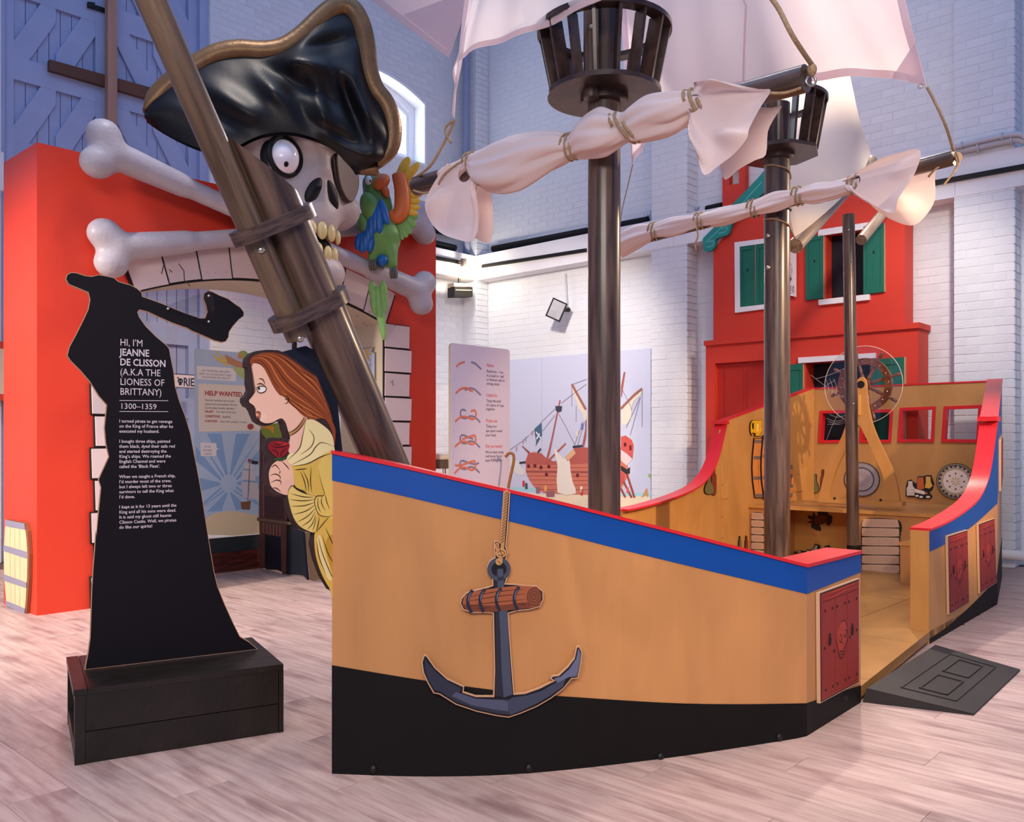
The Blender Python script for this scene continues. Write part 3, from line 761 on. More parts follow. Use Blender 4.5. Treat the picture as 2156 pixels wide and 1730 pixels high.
# ---- step box on the deck
tb = thing('step_box', 'low birch step box with a recessed panel beside the ship bench', 'box', uv(2.05, 7.1, DZ))
sx0, sx1, sy0, sy1 = 1.86, 2.33, 6.90, 7.40
mk('body', ubox(sx0, sx1, sy0+0.012, sy1, DZ+0.001, DZ+0.29), M_birch, tb)
mk('lid', ubox(sx0, sx1+0.015, sy0-0.012, sy1, DZ+0.29, DZ+0.312), M_birch2, tb)
pf = plU2(sy0)
mk('front_frame', plate(pf, [(-sx1, DZ+0.001), (-sx0, DZ+0.001), (-sx0, DZ+0.289), (-sx1, DZ+0.289)], -0.012, 0.0, [[(-sx1+0.09, DZ+0.075), (-sx0-0.05, DZ+0.075), (-sx0-0.05, DZ+0.22), (-sx1+0.09, DZ+0.22)]]), M_birch, tb)
# ---- rubber threshold ramp
M_rub = mat('black_rubber', '#262223', 0.65, bump=0.2, bs=250)
ra, rb_ = at_z(1816, 1448, 0.06), at_z(1962, 1357, 0.06)
rc, rd = at_z(2050, 1506, 0.0), at_z(2148, 1412, 0.0)
sh = (rc-Vector((ra.x, ra.y, 0)))*0.04
rmp = thing('rubber_ramp', 'black rubber threshold ramp on the floor at the ship entrance', 'ramp', (ra+rd)/2-UZ*0.03)
lo = [Vector((p.x, p.y, 0.001)) for p in (at_z(1816, 1478, 0.0), at_z(1975, 1362, 0.0), rd, rc)]
hi = [Vector((ra.x, ra.y, 0.062))+sh, Vector((rb_.x, rb_.y, 0.062))+sh, rd+UZ*0.008, rc+UZ*0.008]
mk('wedge', ([*lo, *hi], [(0, 1, 2, 3), (4, 7, 6, 5), (0, 4, 5, 1), (1, 5, 6, 2), (2, 6, 7, 3), (3, 7, 4, 0)]), M_rub, rmp)
def rq(s, t): return (hi[0]*(1-s)+hi[1]*s)*(1-t)+(hi[3]*(1-s)+hi[2]*s)*t
rn = (hi[1]-hi[0]).cross(hi[3]-hi[0]).normalized(); rn = rn if rn.z > 0 else -rn
def rrect(s0, s1, t0, t1, h):
    b = [rq(s0, t0), rq(s1, t0), rq(s1, t1), rq(s0, t1)]; return loft([[p for p in b], [p+rn*h for p in b]])
def rframe(s0, s1, t0, t1, w, h): return join(rrect(s0, s1, t0, t0+w*2, h), rrect(s0, s1, t1-w*2, t1, h), rrect(s0, s0+w, t0, t1, h), rrect(s1-w, s1, t0, t1, h))
mk('outer_ridge', rframe(0.12, 0.90, 0.24, 0.78, 0.006, 0.004), M_rub, rmp)
mk('tread_ridge', rframe(0.18, 0.47, 0.38, 0.66, 0.008, 0.005), M_rub, rmp)
mk('tread_ridge', rframe(0.55, 0.84, 0.38, 0.66, 0.008, 0.005), M_rub, rmp)
PR = Pl(rq(0.42, 0.93), -(hi[1]-hi[0]), -(hi[3]-hi[0])); PR.n = rn
# =================================================================== MASTS, YARDS, SAILS
def darkwood(name, c1, c2, sc=(9, 9, 0.7), rough=0.34):
    m = mat(name, c1, rough, spec=0.5, coat=0.25)
    nt = m.node_tree; N = nt.nodes; K = nt.links; b = N['Principled BSDF']
    tc = N.new('ShaderNodeTexCoord'); mp = N.new('ShaderNodeMapping'); mp.inputs['Scale'].default_value = sc; K.new(tc.outputs['Object'], mp.inputs[0])
    n1 = N.new('ShaderNodeTexNoise'); n1.inputs['Scale'].default_value = 3.0; n1.inputs['Detail'].default_value = 6; n1.inputs['Distortion'].default_value = 0.6; K.new(mp.outputs[0], n1.inputs[0])
    cr = N.new('ShaderNodeValToRGB'); cr.color_ramp.elements[0].position = 0.36; cr.color_ramp.elements[0].color = (*lin(c1), 1)
    cr.color_ramp.elements[1].position = 0.68; cr.color_ramp.elements[1].color = (*lin(c2), 1)
    K.new(n1.outputs[0], cr.inputs[0]); K.new(cr.outputs[0], b.inputs['Base Color'])
    return m
M_mast = darkwood('stained_mast', '#382a26', '#6b564c')
M_nest = darkwood('stained_nest', '#2a1d1a', '#4f3a33', (3, 3, 3))
M_nedge = mat('nest_edge', '#8a6a48', 0.5); M_steel = mat('steel', '#b9b4ac', 0.3, metal=0.9)
M_sail = mat('sail_cloth', '#f4e6e6', 0.85, var=0.03, vs=5, transl=0.5, spec=0.1)
M_roll = mat('furled_sail_cloth', '#f0dcd8', 0.85, var=0.04, vs=4, transl=0.12, spec=0.15)
M_hem = mat('sail_hem', '#ecd4d6', 0.85, transl=0.3, spec=0.1)
M_rope = mat('hemp_rope', '#b79a78', 0.85, var=0.25, vs=60, bump=0.6, bs=120)
def rope(name_label, pts, r=0.006, parent=None, name='rope', n=5):
    o = mk(name, tube(sp3(pts, n), r, 7), M_rope, parent, smooth=True)
    if parent is None: tag(o, name_label, 'rope')
    return o
def axis_u1(u2): return 2.52+0.056*(u2-1.82)
def axis_at(px, py):                       # point on the ship's centre plane seen at a pixel
    r = ray(px, py); a, b = r.dot(U1), r.dot(U2)
    return CAMP+r*((2.52-0.056*1.82)/(a-0.056*b))
AXD = (uv(axis_u1(8.0), 8.0)-uv(axis_u1(2.0), 2.0)).normalized()     # towards the stern
AXN = Vector((AXD.y, -AXD.x, 0))                                       # towards starboard (right of the picture)
def mast(label, px, diam, ztop):
    p = axis_at(px, HOR); p.z = DZ
    t = thing('mast', label, 'mast', p)
    mk('pole', cyl(p, p+UZ*(ztop-DZ), diam/2, n=32), M_mast, t, smooth=True, sharp=40)
    return t, p
def nest(t, c, z0, z1, r0, r1, flat=False):
    nst = mk('platform', join(cyl(c+UZ*(z0-0.012), c+UZ*(z0+0.012), r0+0.02, n=48 if not flat else 8)), M_nest, t, smooth=True, sharp=40)
    mk('ring', (lambda: (lambda a: a)(loft([[c+UZ*(z1+dz)+Vector((math.cos(q*math.pi/24), math.sin(q*math.pi/24), 0))*rr for rr, dz in ((r1-0.055, -0.012), (r1+0.012, -0.012), (r1+0.012, 0.012), (r1-0.055, 0.012))] for q in range(49)], cap=False)))(), M_nest, nst, smooth=True, sharp=40)
    mk('collar', cyl(c+UZ*(z0-0.045), c+UZ*(z0-0.012), 0.118, n=32), M_nest, nst, smooth=True, sharp=40)
    n = 16
    for i in range(n):
        a = 2*math.pi*(i+0.35)/n; d = Vector((math.cos(a), math.sin(a), 0)); s = Vector((-d.y, d.x, 0))
        b0, b1 = c+d*(r0-0.03)+UZ*(z0+0.012), c+d*(r1-0.03)+UZ*(z1-0.012)
        rg = [[b+d*(sx*0.036)+s*(sy*0.008) for sx, sy in ((-1, -1), (1, -1), (1, 1), (-1, 1))] for b in (b0, b1)]
        mk('slat', loft(rg), M_nest, nst)
    return nst
m1, p1 = mast('tall dark main mast rising behind the bow rail, carrying the larger lookout basket', 1272, 0.161, 3.32)
nest(m1, p1, 2.80, 3.115, 0.262, 0.322)
mk('cap', cyl(p1+UZ*3.25, p1+UZ*3.345, 0.094, n=28), M_nest, m1, smooth=True, sharp=40)
tp = axis_at(1241, HOR); tp = p1+(Vector((tp.x, tp.y, 0))-Vector((p1.x, p1.y, 0)))*0.0+Vector(((1241-1272)/FPX*p1.y, -0.10, 0)); tp.z = 2.815
mk('topmast', cyl(tp+UZ*0.0, tp+UZ*1.6, 0.038, n=20), M_mast, m1, smooth=True, sharp=40)
mk('bolt', bolt(tp+UZ*0.33+Vector((0.0, -0.036, 0)), Vector((0.2, -1, 0)), 0.014), M_steel, m1, smooth=True)
mk('strap', torus(p1+UZ*2.575, Vector((1, 0, 0)), Vector((0, 1, 0)), UZ, 0.083, 0.008, 32, 8), M_black, m1, smooth=True)
m2, p2 = mast('second dark mast standing amidships, with the smaller lookout basket', 1636, 0.173, 3.46)
nest(m2, p2, 3.05, 3.40, 0.262, 0.322, True)
mk('strap', torus(p2+UZ*2.66, Vector((1, 0, 0)), Vector((0, 1, 0)), UZ, 0.089, 0.008, 32, 8), M_black, m2, smooth=True)
for x, y in ((1618, 496), (1618, 563)): mk('bolt', bolt(Vector((at_t(x, y, p2.y-0.085).x, p2.y-0.083, CAMH+(HOR-y)/FPX*(p2.y-0.085))), Vector((-0.1, -1, 0)), 0.014), M_steel, m2, smooth=True)
rope('', [p2+UZ*2.97+Vector((-0.09, 0.0, 0.0)), p2+UZ*2.95+Vector((-0.05, -0.085, 0)), p2+UZ*2.92+Vector((0.05, -0.08, 0)), p2+UZ*2.88+Vector((0.095, 0.0, 0))], 0.006, m2)
rope('', [p2+UZ*2.60+Vector((-0.092, 0.0, 0.0)), p2+UZ*2.585+Vector((-0.05, -0.085, 0)), p2+UZ*2.55+Vector((0.05, -0.08, 0)), p2+UZ*2.52+Vector((0.097, 0.0, 0)), p2+UZ*2.46+Vector((0.13, 0.0, 0))], 0.006, m2)
p3 = axis_at(1800, HOR); p3.z = DZ; p3 = p3-AXD*0.03
m3 = thing('post', 'slender dark post standing in front of the ship wheel', 'post', p3)
q_ = Vector((at_t(1789, 455, p3.y).x-at_t(1800, 455, p3.y).x, 0, 0))
mk('pole', cyl(p3, Vector((p3.x, p3.y, 3.02))+q_, 0.049, n=24), M_mast, m3, smooth=True, sharp=40)
mk('base_sleeve', cyl(p3, p3+UZ*0.22, 0.054, n=24), M_ship_black, m3, smooth=True, sharp=40)
for x, y in ((1787, 484), (1793, 549), (1797, 850)): mk('screw', bolt(at_t(x, y, p3.y-0.05), Vector((0, -1, 0)), 0.009), M_steel, m3)
# ---- yards with furled sails
def furl(label, A, B, ties, prof_r, fold, seed, endcloth=True):
    pass
rnd = random.Random(3)
def on_yard(c, px, py):                       # point of the vertical plane through mast centre c across the ship
    pl = Pl(Vector((c.x, c.y, 0)), AXN); return pl
PY1 = Pl(Vector((p1.x, p1.y, 0))-AXD*0.14, -U1); PY2 = Pl(Vector((p2.x, p2.y, 0))-AXD*0.15, -U1)
PY1.n = -U2; PY2.n = -U2
def yard(label, pl, a, b, r, ext=0.0):
    A, B = pl.px(*a), pl.px(*b)
    t = thing('yard', label, 'spar', (A+B)/2)
    mkx('spar', cyl(A, B, r, n=24), M_mast, t, B-A, smooth=True, sharp=40)
    return t, A, B
y1, Y1a, Y1b = yard('long yard spar across the main mast, its bare ends showing', PY1, (877, 392), (1697, 165), 0.055)
y2, Y2a, Y2b = yard('yard spar across the second mast, bare at its right end', PY2, (1312, 512), (2008, 332), 0.045)
mk('eye_ring', torus(Y1b+Vector((0.02, 0, -0.01)), Vector((1, 0, 0)), UZ, Vector((0, 1, 0)), 0.02, 0.005, 18, 6), M_steel, y1, smooth=True)
mk('end_knot', ellipsoid(Y1b+Vector((0.02, -0.01, 0.03)), (0.020, 0, 0), (0, 0.020, 0), (0, 0, 0.026), 12, 8), M_rope, y1, smooth=True)
mk('end_knot', ellipsoid(Y2b+Vector((0.02, -0.01, 0.0)), (0.022, 0, 0), (0, 0.022, 0), (0, 0, 0.028), 12, 8), M_rope, y2, smooth=True)
def roll(pl, stations, n=40, sub=7, seed=1, depth=0.8, off=0.02, amp=0.12):
    """furled cloth: stations of (px,py centre, half height px); pinched where tied"""
    rr = random.Random(seed); ph = [rr.random()*6.28 for _ in range(8)]
    C = smoothpts([(s[0], s[1]) for s in stations], sub, False); H = smoothpts([(s[0], s[2]) for s in stations], sub, False)
    rings = []
    for i, ((x, y), (_, h)) in enumerate(zip(C, H)):
        c = pl.px(x, y, off); m = (pl.px(x, y+1)-pl.px(x, y)).length; R = max(h, 2)*m
        u = i/len(C); s = x/40.0; ring = []
        for j in range(n):
            a = 2*math.pi*j/n
            cr_f = abs(math.sin(2.5*a+ph[5]+0.55*s))+abs(math.sin(3.5*a+ph[6]-0.7*s))
            f = 1+amp*(0.55*(cr_f-1.2)+0.5*math.sin(3*a+ph[0]+1.1*s)+0.45*math.sin(5*a+ph[1]-0.8*s)+0.35*math.sin(8*a+ph[2]+0.5*s)+0.3*math.sin(2*a+ph[3]+0.35*s)+0.22*math.sin(12*a+ph[4]-0.4*s))
            ring.append(c+pl.k*(R*f*math.sin(a))+pl.n*(R*depth*f*math.cos(a)))
        rings.append(ring)
    g = loft(rings)
    return g
def tie(pl, x, y, h, o=0.02, parent=None, slant=0.0, r=0.006, turns=2):
    c = pl.px(x, y, o); m = (pl.px(x, y+1)-pl.px(x, y)).length; R = h*m+0.006; P = []
    for i in range(turns*16+1):
        a = 2*math.pi*i/16; P.append(c+pl.k*(R*math.sin(a))+pl.n*(R*0.85*math.cos(a))+pl.e*((i/(turns*16.0)-0.5)*0.03*turns+slant*math.sin(a)))
    return mk('tie', tube(P, r, 7), M_rope, parent, smooth=True)
s1 = thing('furled_sail', 'pale pink furled sail tied along the main yard, both ends hanging loose', 'sail', (Y1a+Y1b)/2)
st1 = [(945, 378, 24), (990, 352, 20), (1003, 348, 22), (1025, 360, 40), (1060, 357, 50), (1100, 346, 52), (1145, 328, 44), (1185, 316, 34), (1211, 312, 25), (1240, 293, 39), (1275, 282, 46), (1305, 278, 35), (1325, 272, 29), (1348, 264, 37), (1385, 250, 43), (1430, 240, 40), (1460, 228, 31), (1476, 223, 26), (1500, 222, 22)]
mk('furled_cloth', roll(PY1, st1, 56, 6, 2, 0.85, 0.03, 0.13), M_roll, s1, smooth=True)
for x, y, h, sl in ((1003, 348, 23, 0.0), (1211, 312, 26, 0.0), (1325, 272, 33, -0.05), (1476, 222, 30, -0.03)):
    tie(PY1, x, y, h, 0.03, s1, sl, 0.0075 if x > 1250 else 0.005)
def cloth_fan(pl, tie_xy, edge_front, o_front, edge_back, o_back, parent, name, nf=10, seed=1, amp=0.03, m=M_roll):
    """loose sail end: a bell of cloth from the tie to its mouth, front and back sheet"""
    rr = random.Random(seed); n = len(edge_front); R = []
    T = pl.px(*tie_xy, (o_front+o_back)/2)
    loop = [pl.px(x, y, o_front+0.012*math.sin(0.42*i)) for i, (x, y) in enumerate(edge_front)]+[pl.px(x, y, o_back) for x, y in edge_back[::-1]]
    Mn = len(loop); c = sum(loop, Vector((0, 0, 0)))/Mn; rings = []
    t0 = (pl.px(tie_xy[0], tie_xy[1]+1)-pl.px(*tie_xy)).length*22
    ang = [0.0]
    for k in range(nf+1):
        s = k/nf; ring = []
        for i, p in enumerate(loop):
            d = (p-c).normalized(); q0 = T+d*t0*0.9
            q = q0.lerp(p, s**0.9)
            w = math.sin(math.pi*s)*amp+0.3*amp*s*(1-s)
            q = q+pl.n*(w*(math.sin(2*math.pi*4*i/Mn+s*2.2+seed)+0.6*math.sin(2*math.pi*7*i/Mn-s*1.4+seed)+0.35*math.sin(2*math.pi*11*i/Mn+s*4)))+pl.k*(w*0.4*math.sin(2*math.pi*3*i/Mn+seed+s*3))
            fo_ = (q-pl.P).dot(pl.n); lim = 0.078 if i < n else -0.062
            if (i < n and fo_ < lim) or (i >= n and fo_ > lim): q = q+pl.n*(lim-fo_)
            ring.append(q)
        rings.append(ring)
    g = loft(rings, cap=False)
    return mk(name, g, m, parent, smooth=True)
ef = smoothpts([(968, 352), (944, 392), (924, 430), (922, 455), (935, 480), (960, 500), (1000, 513), (1018, 515), (1029, 495), (1030, 460), (1030, 420), (1028, 396)], 3, False)
eb = smoothpts([(968, 370), (960, 395), (950, 425), (950, 455), (960, 480), (980, 495), (1000, 505), (1012, 508), (1020, 492), (1022, 460), (1020, 425), (1016, 396)], 3, False)
cloth_fan(PY1, (1000, 372), ef, 0.095, eb, -0.04, s1, 'loose_left_end', 14, 3, 0.034)
ef = smoothpts([(1488, 188), (1530, 186), (1570, 193), (1620, 202), (1645, 204), (1628, 238), (1606, 285), (1600, 305), (1570, 335), (1535, 360), (1510, 380), (1500, 350), (1488, 305), (1478, 265), (1474, 240)], 3, False)
eb = smoothpts([(1494, 202), (1530, 206), (1565, 214), (1610, 218), (1632, 214), (1616, 240), (1602, 270), (1598, 318), (1575, 330), (1540, 350), (1512, 372), (1502, 345), (1492, 305), (1484, 268), (1480, 244)], 3, False)
cloth_fan(PY1, (1480, 228), ef, 0.105, eb, -0.02, s1, 'loose_right_end', 14, 5, 0.042)
rope('', [PY1.px(1640, 208, 0.08), PY1.px(1665, 203, 0.05), Y1b+Vector((-0.03, -0.03, -0.05))], 0.006, s1, 'lashing')
rope('', [PY1.px(885, 405, 0.05), PY1.px(905, 410, 0.05), PY1.px(925, 408, 0.06)], 0.006, s1, 'lashing')
rope('', [PY1.px(948, 395, 0.09), PY1.px(960, 375, 0.09), PY1.px(985, 352, 0.08), PY1.px(1000, 343, 0.06)], 0.005, s1, 'lashing')
s2 = thing('furled_sail', 'slim furled sail tied along the second yard, flaring open at its right end', 'sail', (Y2a+Y2b)/2)
st2 = [(1312, 516, 24), (1345, 500, 23), (1382, 488, 15), (1425, 478, 18), (1478, 466, 14), (1530, 455, 18), (1590, 440, 15), (1640, 425, 20), (1684, 414, 15), (1720, 408, 22), (1760, 402, 18), (1801, 391, 15), (1815, 390, 16)]
mk('furled_cloth', roll(PY2, st2, 48, 6, 5, 0.9, 0.02, 0.13), M_roll, s2, smooth=True)
for x, y, h in ((1382, 488, 17), (1478, 466, 16), (1590, 440, 17), (1684, 414, 18), (1801, 391, 18)): tie(PY2, x, y, h, 0.02, s2, 0.0, 0.006)
rope('', [PY2.px(1478, 482, 0.08), PY2.px(1482, 500, 0.08), PY2.px(1476, 518, 0.08), PY2.px(1478, 530, 0.08)], 0.006, s2, 'tail')
ef = smoothpts([(1812, 378), (1860, 356), (1910, 340), (1953, 332), (1955, 370), (1955, 410), (1940, 440), (1912, 466), (1880, 462), (1845, 445), (1815, 420), (1805, 402)], 3, False)
eb = smoothpts([(1812, 370), (1862, 344), (1905, 330), (1948, 323), (1936, 370), (1915, 405), (1902, 430), (1896, 455), (1872, 448), (1845, 434), (1818, 414), (1808, 400)], 3, False)
cloth_fan(PY2, (1806, 391), eb, 0.09, ef, -0.12, s2, 'loose_right_end', 14, 2, 0.02)
rope('', [PY2.px(1955, 372, 0.0), PY2.px(1975, 355, 0.02), Y2b], 0.007, s2, 'lashing')
for q in ([(2012, 325), (2018, 345), (2012, 362), (1998, 380), (1988, 392)], [(2016, 322), (2022, 340), (2018, 352), (2010, 364)]):
    rope('', [PY2.px(x, y, 0.02) for x, y in q], 0.006, y2, 'tail')
# ---- open topsails
def sail(label, pl, edge, o=0.0, bulge=0.12, n=14, m=M_sail, seed=1, hem=0.03, name='topsail', hemr=None):
    """four-sided cloth: edge = bottom curve points and top curve points (px)"""
    bc, tc_ = edge; B = smoothpts(bc, 8, False); T = [tc_(i/(len(B)-1)) for i in range(len(B))]
    P = []; rr = random.Random(seed)
    for k in range(n+1):
        s = k/n
        P.append([pl.px(b[0]+(q[0]-b[0])*s, b[1]+(q[1]-b[1])*s, o+bulge*math.sin(math.pi*min(1, s*0.7+0.08))*math.sin(math.pi*i/(len(B)-1))+0.012*math.sin(i*0.6+s*5)) for i, (b, q) in enumerate(zip(B, T))])
    t = thing(name, label, 'sail', P[0][len(P[0])//2])
    mk('cloth', grid(P), m, t, smooth=True)
    bot_ = P[0]; up = P[1]
    hg = grid([[p+(0.004)*pl.n for p in bot_], [p+(q-p).normalized()*hem+0.004*pl.n for p, q in zip(bot_, up)]])
    mk('bottom_hem', hg, M_hem, t, smooth=True)
    for i0, i1 in ((0, 1), (-1, -2)):
        e0 = [r[i0] for r in P]; e1 = [r[i1] for r in P]
        mk('side_hem', grid([[p+0.004*pl.n for p in e0], [p+(q-p).normalized()*hem+0.004*pl.n for p, q in zip(e0, e1)]]), M_hem, t, smooth=True)
    return t, P
PT1 = Pl(Vector((p1.x, p1.y, 0))-AXD*0.30, -U1); PT1.n = -U2
t1, TP1 = sail('white topsail above the main yard, its lower edge swept upward out of view', PT1,
               ([(957, 250), (958, 190), (966, 132), (1010, 105), (1080, 84), (1170, 52), (1262, 5), (1370, -60), (1480, -90), (1570, -75), (1625, -8)], lambda s: (1005+s*560, -240-60*math.sin(s*3.1))), 0.0, 0.06, seed=3, m=mat('white_sail_cloth', '#f8f2f5', 0.85, transl=0.5, spec=0.1, var=0.03))
rope('taut rope from the main yard left tip up to the topsail corner', [Y1a+UZ*0.055, PT1.px(905, 350), PT1.px(930, 310), PT1.px(948, 275), PT1.px(957, 252)], 0.008)
rope('looped rope end knotted at the topsail corner above the yard tip', [PT1.px(957, 256, 0.012), PT1.px(944, 266, 0.012), PT1.px(941, 278, 0.014), PT1.px(948, 292, 0.016), PT1.px(954, 302, 0.016)], 0.007)
rope('twisted rope from the main yard right tip up to the topsail corner', [Y1b+Vector((0.02, -0.01, 0.05)), PT1.px(1670, 78), PT1.px(1640, 20), PT1.px(1622, -6)], 0.010)
PT2 = Pl(Vector((p2.x, p2.y, 0))-AXD*0.25, -U1); PT2.n = -U2
t2, TP2 = sail('large translucent pink topsail above the second yard', PT2,
               ([(1332, 345), (1350, 318), (1385, 275), (1440, 232), (1520, 200), (1620, 182), (1705, 174), (1800, 163), (1880, 167), (1950, 181)], lambda s: (1300+s*590, -70)), 0.0, 0.10, seed=6, hem=0.05)
cl = grid([[TP2[k][i]+PT2.n*0.006 for i in range(len(TP2[0])-1-max(0, 14-k*3), len(TP2[0]))] for k in (0,)]*1) if False else None
cp = [PT2.ab(1950, 180), PT2.ab(1864, 163), PT2.ab(1926, 84)]
mk('corner_patch', ([TP2[0][-1]+PT2.n*0.008, TP2[0][-9]+PT2.n*0.008, TP2[5][-1]+PT2.n*0.008], [(0, 1, 2)]), M_hem, t2)
mk('seam', tube([TP2[k][len(TP2[0])//2+int(-k*0.1)]+PT2.n*0.005 for k in range(len(TP2))], 0.006, 5), M_hem, t2)
mk('grommet', torus(TP2[0][-1]+PT2.n*0.01-AXN*0.03+UZ*0.01, AXN, UZ, PT2.n, 0.014, 0.004, 16, 6), M_steel, t2, smooth=True)
rope('rope from the second yard right tip to the pink topsail corner', [Y2b+UZ*0.04, PT2.px(1990, 262), PT2.px(1965, 208), PT2.px(1952, 184)], 0.009)
rope('thin cord hanging from the pink topsail left corner beside the main mast', [PT2.px(1332, 346), PT2.px(1322, 390), PT2.px(1310, 440), PT2.px(1306, 470)], 0.004)
# mizzen: rising spars and the cream sail
def spar(label, a, b, r):
    A, B = axis_at(*a), axis_at(*b); o = mkx('boom', cyl(A, B, r, n=20), MATS.get('weathered_spar') or darkwood('weathered_spar', '#6b5a4c', '#94816e'), None, B-A, smooth=True, sharp=40); return tag(o, label, 'spar'), A, B
b1, B1a, B1b = spar('weathered boom slanting up from the second mast under the cream sail', (1674, 518), (1834, 340), 0.055)
b2, B2a, B2b = spar('short weathered spar slanting up from the slender post', (1813, 505), (1905, 392), 0.045)
def msail():
    t = thing('mizzen_sail', 'bright cream triangular sail above the slanting boom', 'sail', B1a)
    A = B1a+UZ*0.06; B = B1b+UZ*0.07
    top = at_t(1752, -40, 7.3); fore = at_t(1330, 60, 7.5); f2_ = at_t(1482, 297, 7.2)
    def Q(s, r):     # s along the boom, r up
        lo_ = A.lerp(B, s); up_ = fore.lerp(top, s)
        left = [A, at_t(1600, 350, 6.9), f2_, fore]
        if s == 0: return None
        return lo_, up_
    rows = []
    L = sp3([A+UZ*0.0, at_t(1622, 352, 6.9), at_t(1482, 300, 7.2), at_t(1396, 162, 7.4), at_t(1300, 10, 7.5)], 6)
    R = sp3([B, at_t(1812, 260, 7.6), at_t(1790, 160, 7.5), at_t(1760, 20, 7.4), at_t(1730, -60, 7.3)], 6)
    for l, r in zip(L, R): rows.append([l.lerp(r, i/12)+AXN*(0.10*math.sin(math.pi*i/12)) for i in range(13)])
    mk('cloth', grid(rows), mat('cream_sail_cloth', '#fbeede', 0.85, transl=0.4, spec=0.1), t, smooth=True)
    mk('luff_hem', grid([[p-AXN*0.01 for p in L], [p+(q-p).normalized()*0.05-AXN*0.01 for p, q in zip(L, [r[1] for r in rows])]]), M_hem, t)
msail()
# pennant corner hanging at the upper left
PT3 = Pl(at_t(900, 60, 6.3), -U1+U2*0.2); PT3.n = -PT3.n if PT3.n.dot(CAMP-PT3.P) < 0 else PT3.n
t = thing('hanging_pennant', 'pink triangular sail corner with wide hem hanging at top, left of the topsail', 'sail', PT3.px(945, 120))
q = PT3.L([(945, 122), (775, -4), (700, -60), (1010, -60), (988, 0), (967, 60)]); q = [p for p in q]
mk('cloth', plate(PT3, q, -0.002, 0.0), M_sail, t)
hh = PT3.L([(945, 122), (775, -4), (700, -60), (740, -60), (800, -4), (940, 105), (972, -4), (985, -60), (1010, -60), (988, 0), (967, 60)])
mk('hem', plate(PT3, hh, 0.001, 0.003), M_hem, t)
mk('corner_patch', plate(PT3, PT3.L([(940, 103), (850, 31), (988, -20), (972, 0)]), 0.001, 0.002), M_hem, t)

# ---- bowsprit: thick spar, jib pole and two clamps
bs = thing('bowsprit', 'dark bowsprit, thick spar and thinner pole clamped together, leaning out over the bow', 'bowsprit', axis_at(808, 960))
S0, S1 = axis_at(812, 975), axis_at(552, 362)
sd = (S1-S0).normalized()
fn = (-AXD-sd*(-AXD).dot(sd)).normalized()          # forward side of the spar
S0e = S0-sd*0.45; rS = 0.082
tip = S1+sd*0.10
xx = fn; yy = sd.cross(fn).normalized()
def sring(p, r, sk=0.0): return [p+xx*(r*math.cos(2*math.pi*i/36))+yy*(r*math.sin(2*math.pi*i/36))+sd*(sk*math.cos(2*math.pi*i/36)) for i in range(36)]
cut = S1-sd*0.10
top = [q+sd*(0.26*(0.5+0.5*math.cos(2*math.pi*i/36+0.5))) for i, q in enumerate(sring(cut, rS))]
top2 = [q.lerp(cut+xx*rS*0.85+sd*0.25, 0.0) for q in top]
mkx('spar', loft([sring(S0e, rS), sring(cut-sd*0.02, rS), top2]), M_mast, bs, sd, smooth=True, sharp=40)
rP = 0.044
J0 = at_t(617, 716, 1)
off_ = fn*(rS+rP+0.002)
# end of the pole: point of the offset line seen at the pixel
def along(px, py, o):                                 # closest point on the offset axis to the pixel's ray
    r = ray(px, py).normalized(); w0 = (S0+o)-CAMP; a = sd.dot(r); d_ = sd.dot(w0); e_ = r.dot(w0)
    return (S0+o)+sd*((a*e_-d_)/(1-a*a))
J0 = along(617, 716, off_); J1 = along(300, 0, off_)+sd*0.5
mkx('jib_pole', cyl(J0, J1, rP, n=28), darkwood('jib_wood', '#4a3a2c', '#7a6450'), bs, sd, smooth=True, sharp=40)
def stadium(c, m):
    P = []
    for i in range(17): a = math.pi/2+math.pi*i/16; P.append(xx*(-0.0+ (rS+0.028)*math.cos(a))+yy*((rS+0.028)*math.sin(a)))
    L2 = rS+rP
    for i in range(17): a = -math.pi/2+math.pi*i/16; P.append(xx*(L2+(rP+0.030)*math.cos(a))+yy*((rP+0.030)*math.sin(a)))
    r0 = [c+p for p in P]; r1 = [c+p+sd*0.045 for p in P]
    return loft([r0, r1])
for x, y in ((600, 463), (672, 640)):
    c = along(x, y, Vector((0, 0, 0)))-sd*0.02
    mkx('clamp', stadium(c, None), MATS.get('clamp_wood') or darkwood('clamp_wood', '#3a2d2a', '#5f4c44', (4, 4, 30)), bs, sd, smooth=True, sharp=40)
for x, y in ((520, 535), (605, 718)):
    c = along(x, y, off_); n = (CAMP-c); n = (n-sd*n.dot(sd)).normalized()
    mk('bolt', bolt(c+n*rP, n, 0.012), M_steel, bs, smooth=True)
# =================================================================== ARCH, SKULL, BONES, PARROT
AU, AB = 6.21, 6.84; A0, A1, AH = 2.15, 5.70, 3.115; AC = 3.93
M_arch = mat('arch_red', '#e0432e', 0.4, var=0.05, vs=2); M_beige = mat('arch_beige', '#cdbfa8', 0.7, var=0.04)
M_stone = mat('painted_stone', '#e3cfcd', 0.6, var=0.06, vs=6, rnd=0.08); M_ink = mat('ink_black', '#1c1818', 0.6)
pa = plU1(AU)
zin = lambda d: 2.43-0.17*d*d
HW = 1.13
arcp = [(AC-HW+2*HW*i/24, zin(-HW+2*HW*i/24)) for i in range(25)]
arch = thing('arch_gateway', 'tall red block gateway with an arched opening edged in painted stones', 'gateway', uv(6.5, AC, 0))
ao = [(A0, 0), (AC-HW, 0)]+arcp+[(AC+HW, 0), (A1, 0), (A1, AH), (A0, AH)]
mk('red_block', plate(pa, ao, AU-AB, 0.0), M_arch, arch)
li = [(AC-HW+0.004, 0)]+[(a+(0.004 if a < AC else -0.004), b-0.004) for a, b in arcp]+[(AC+HW-0.004, 0)]
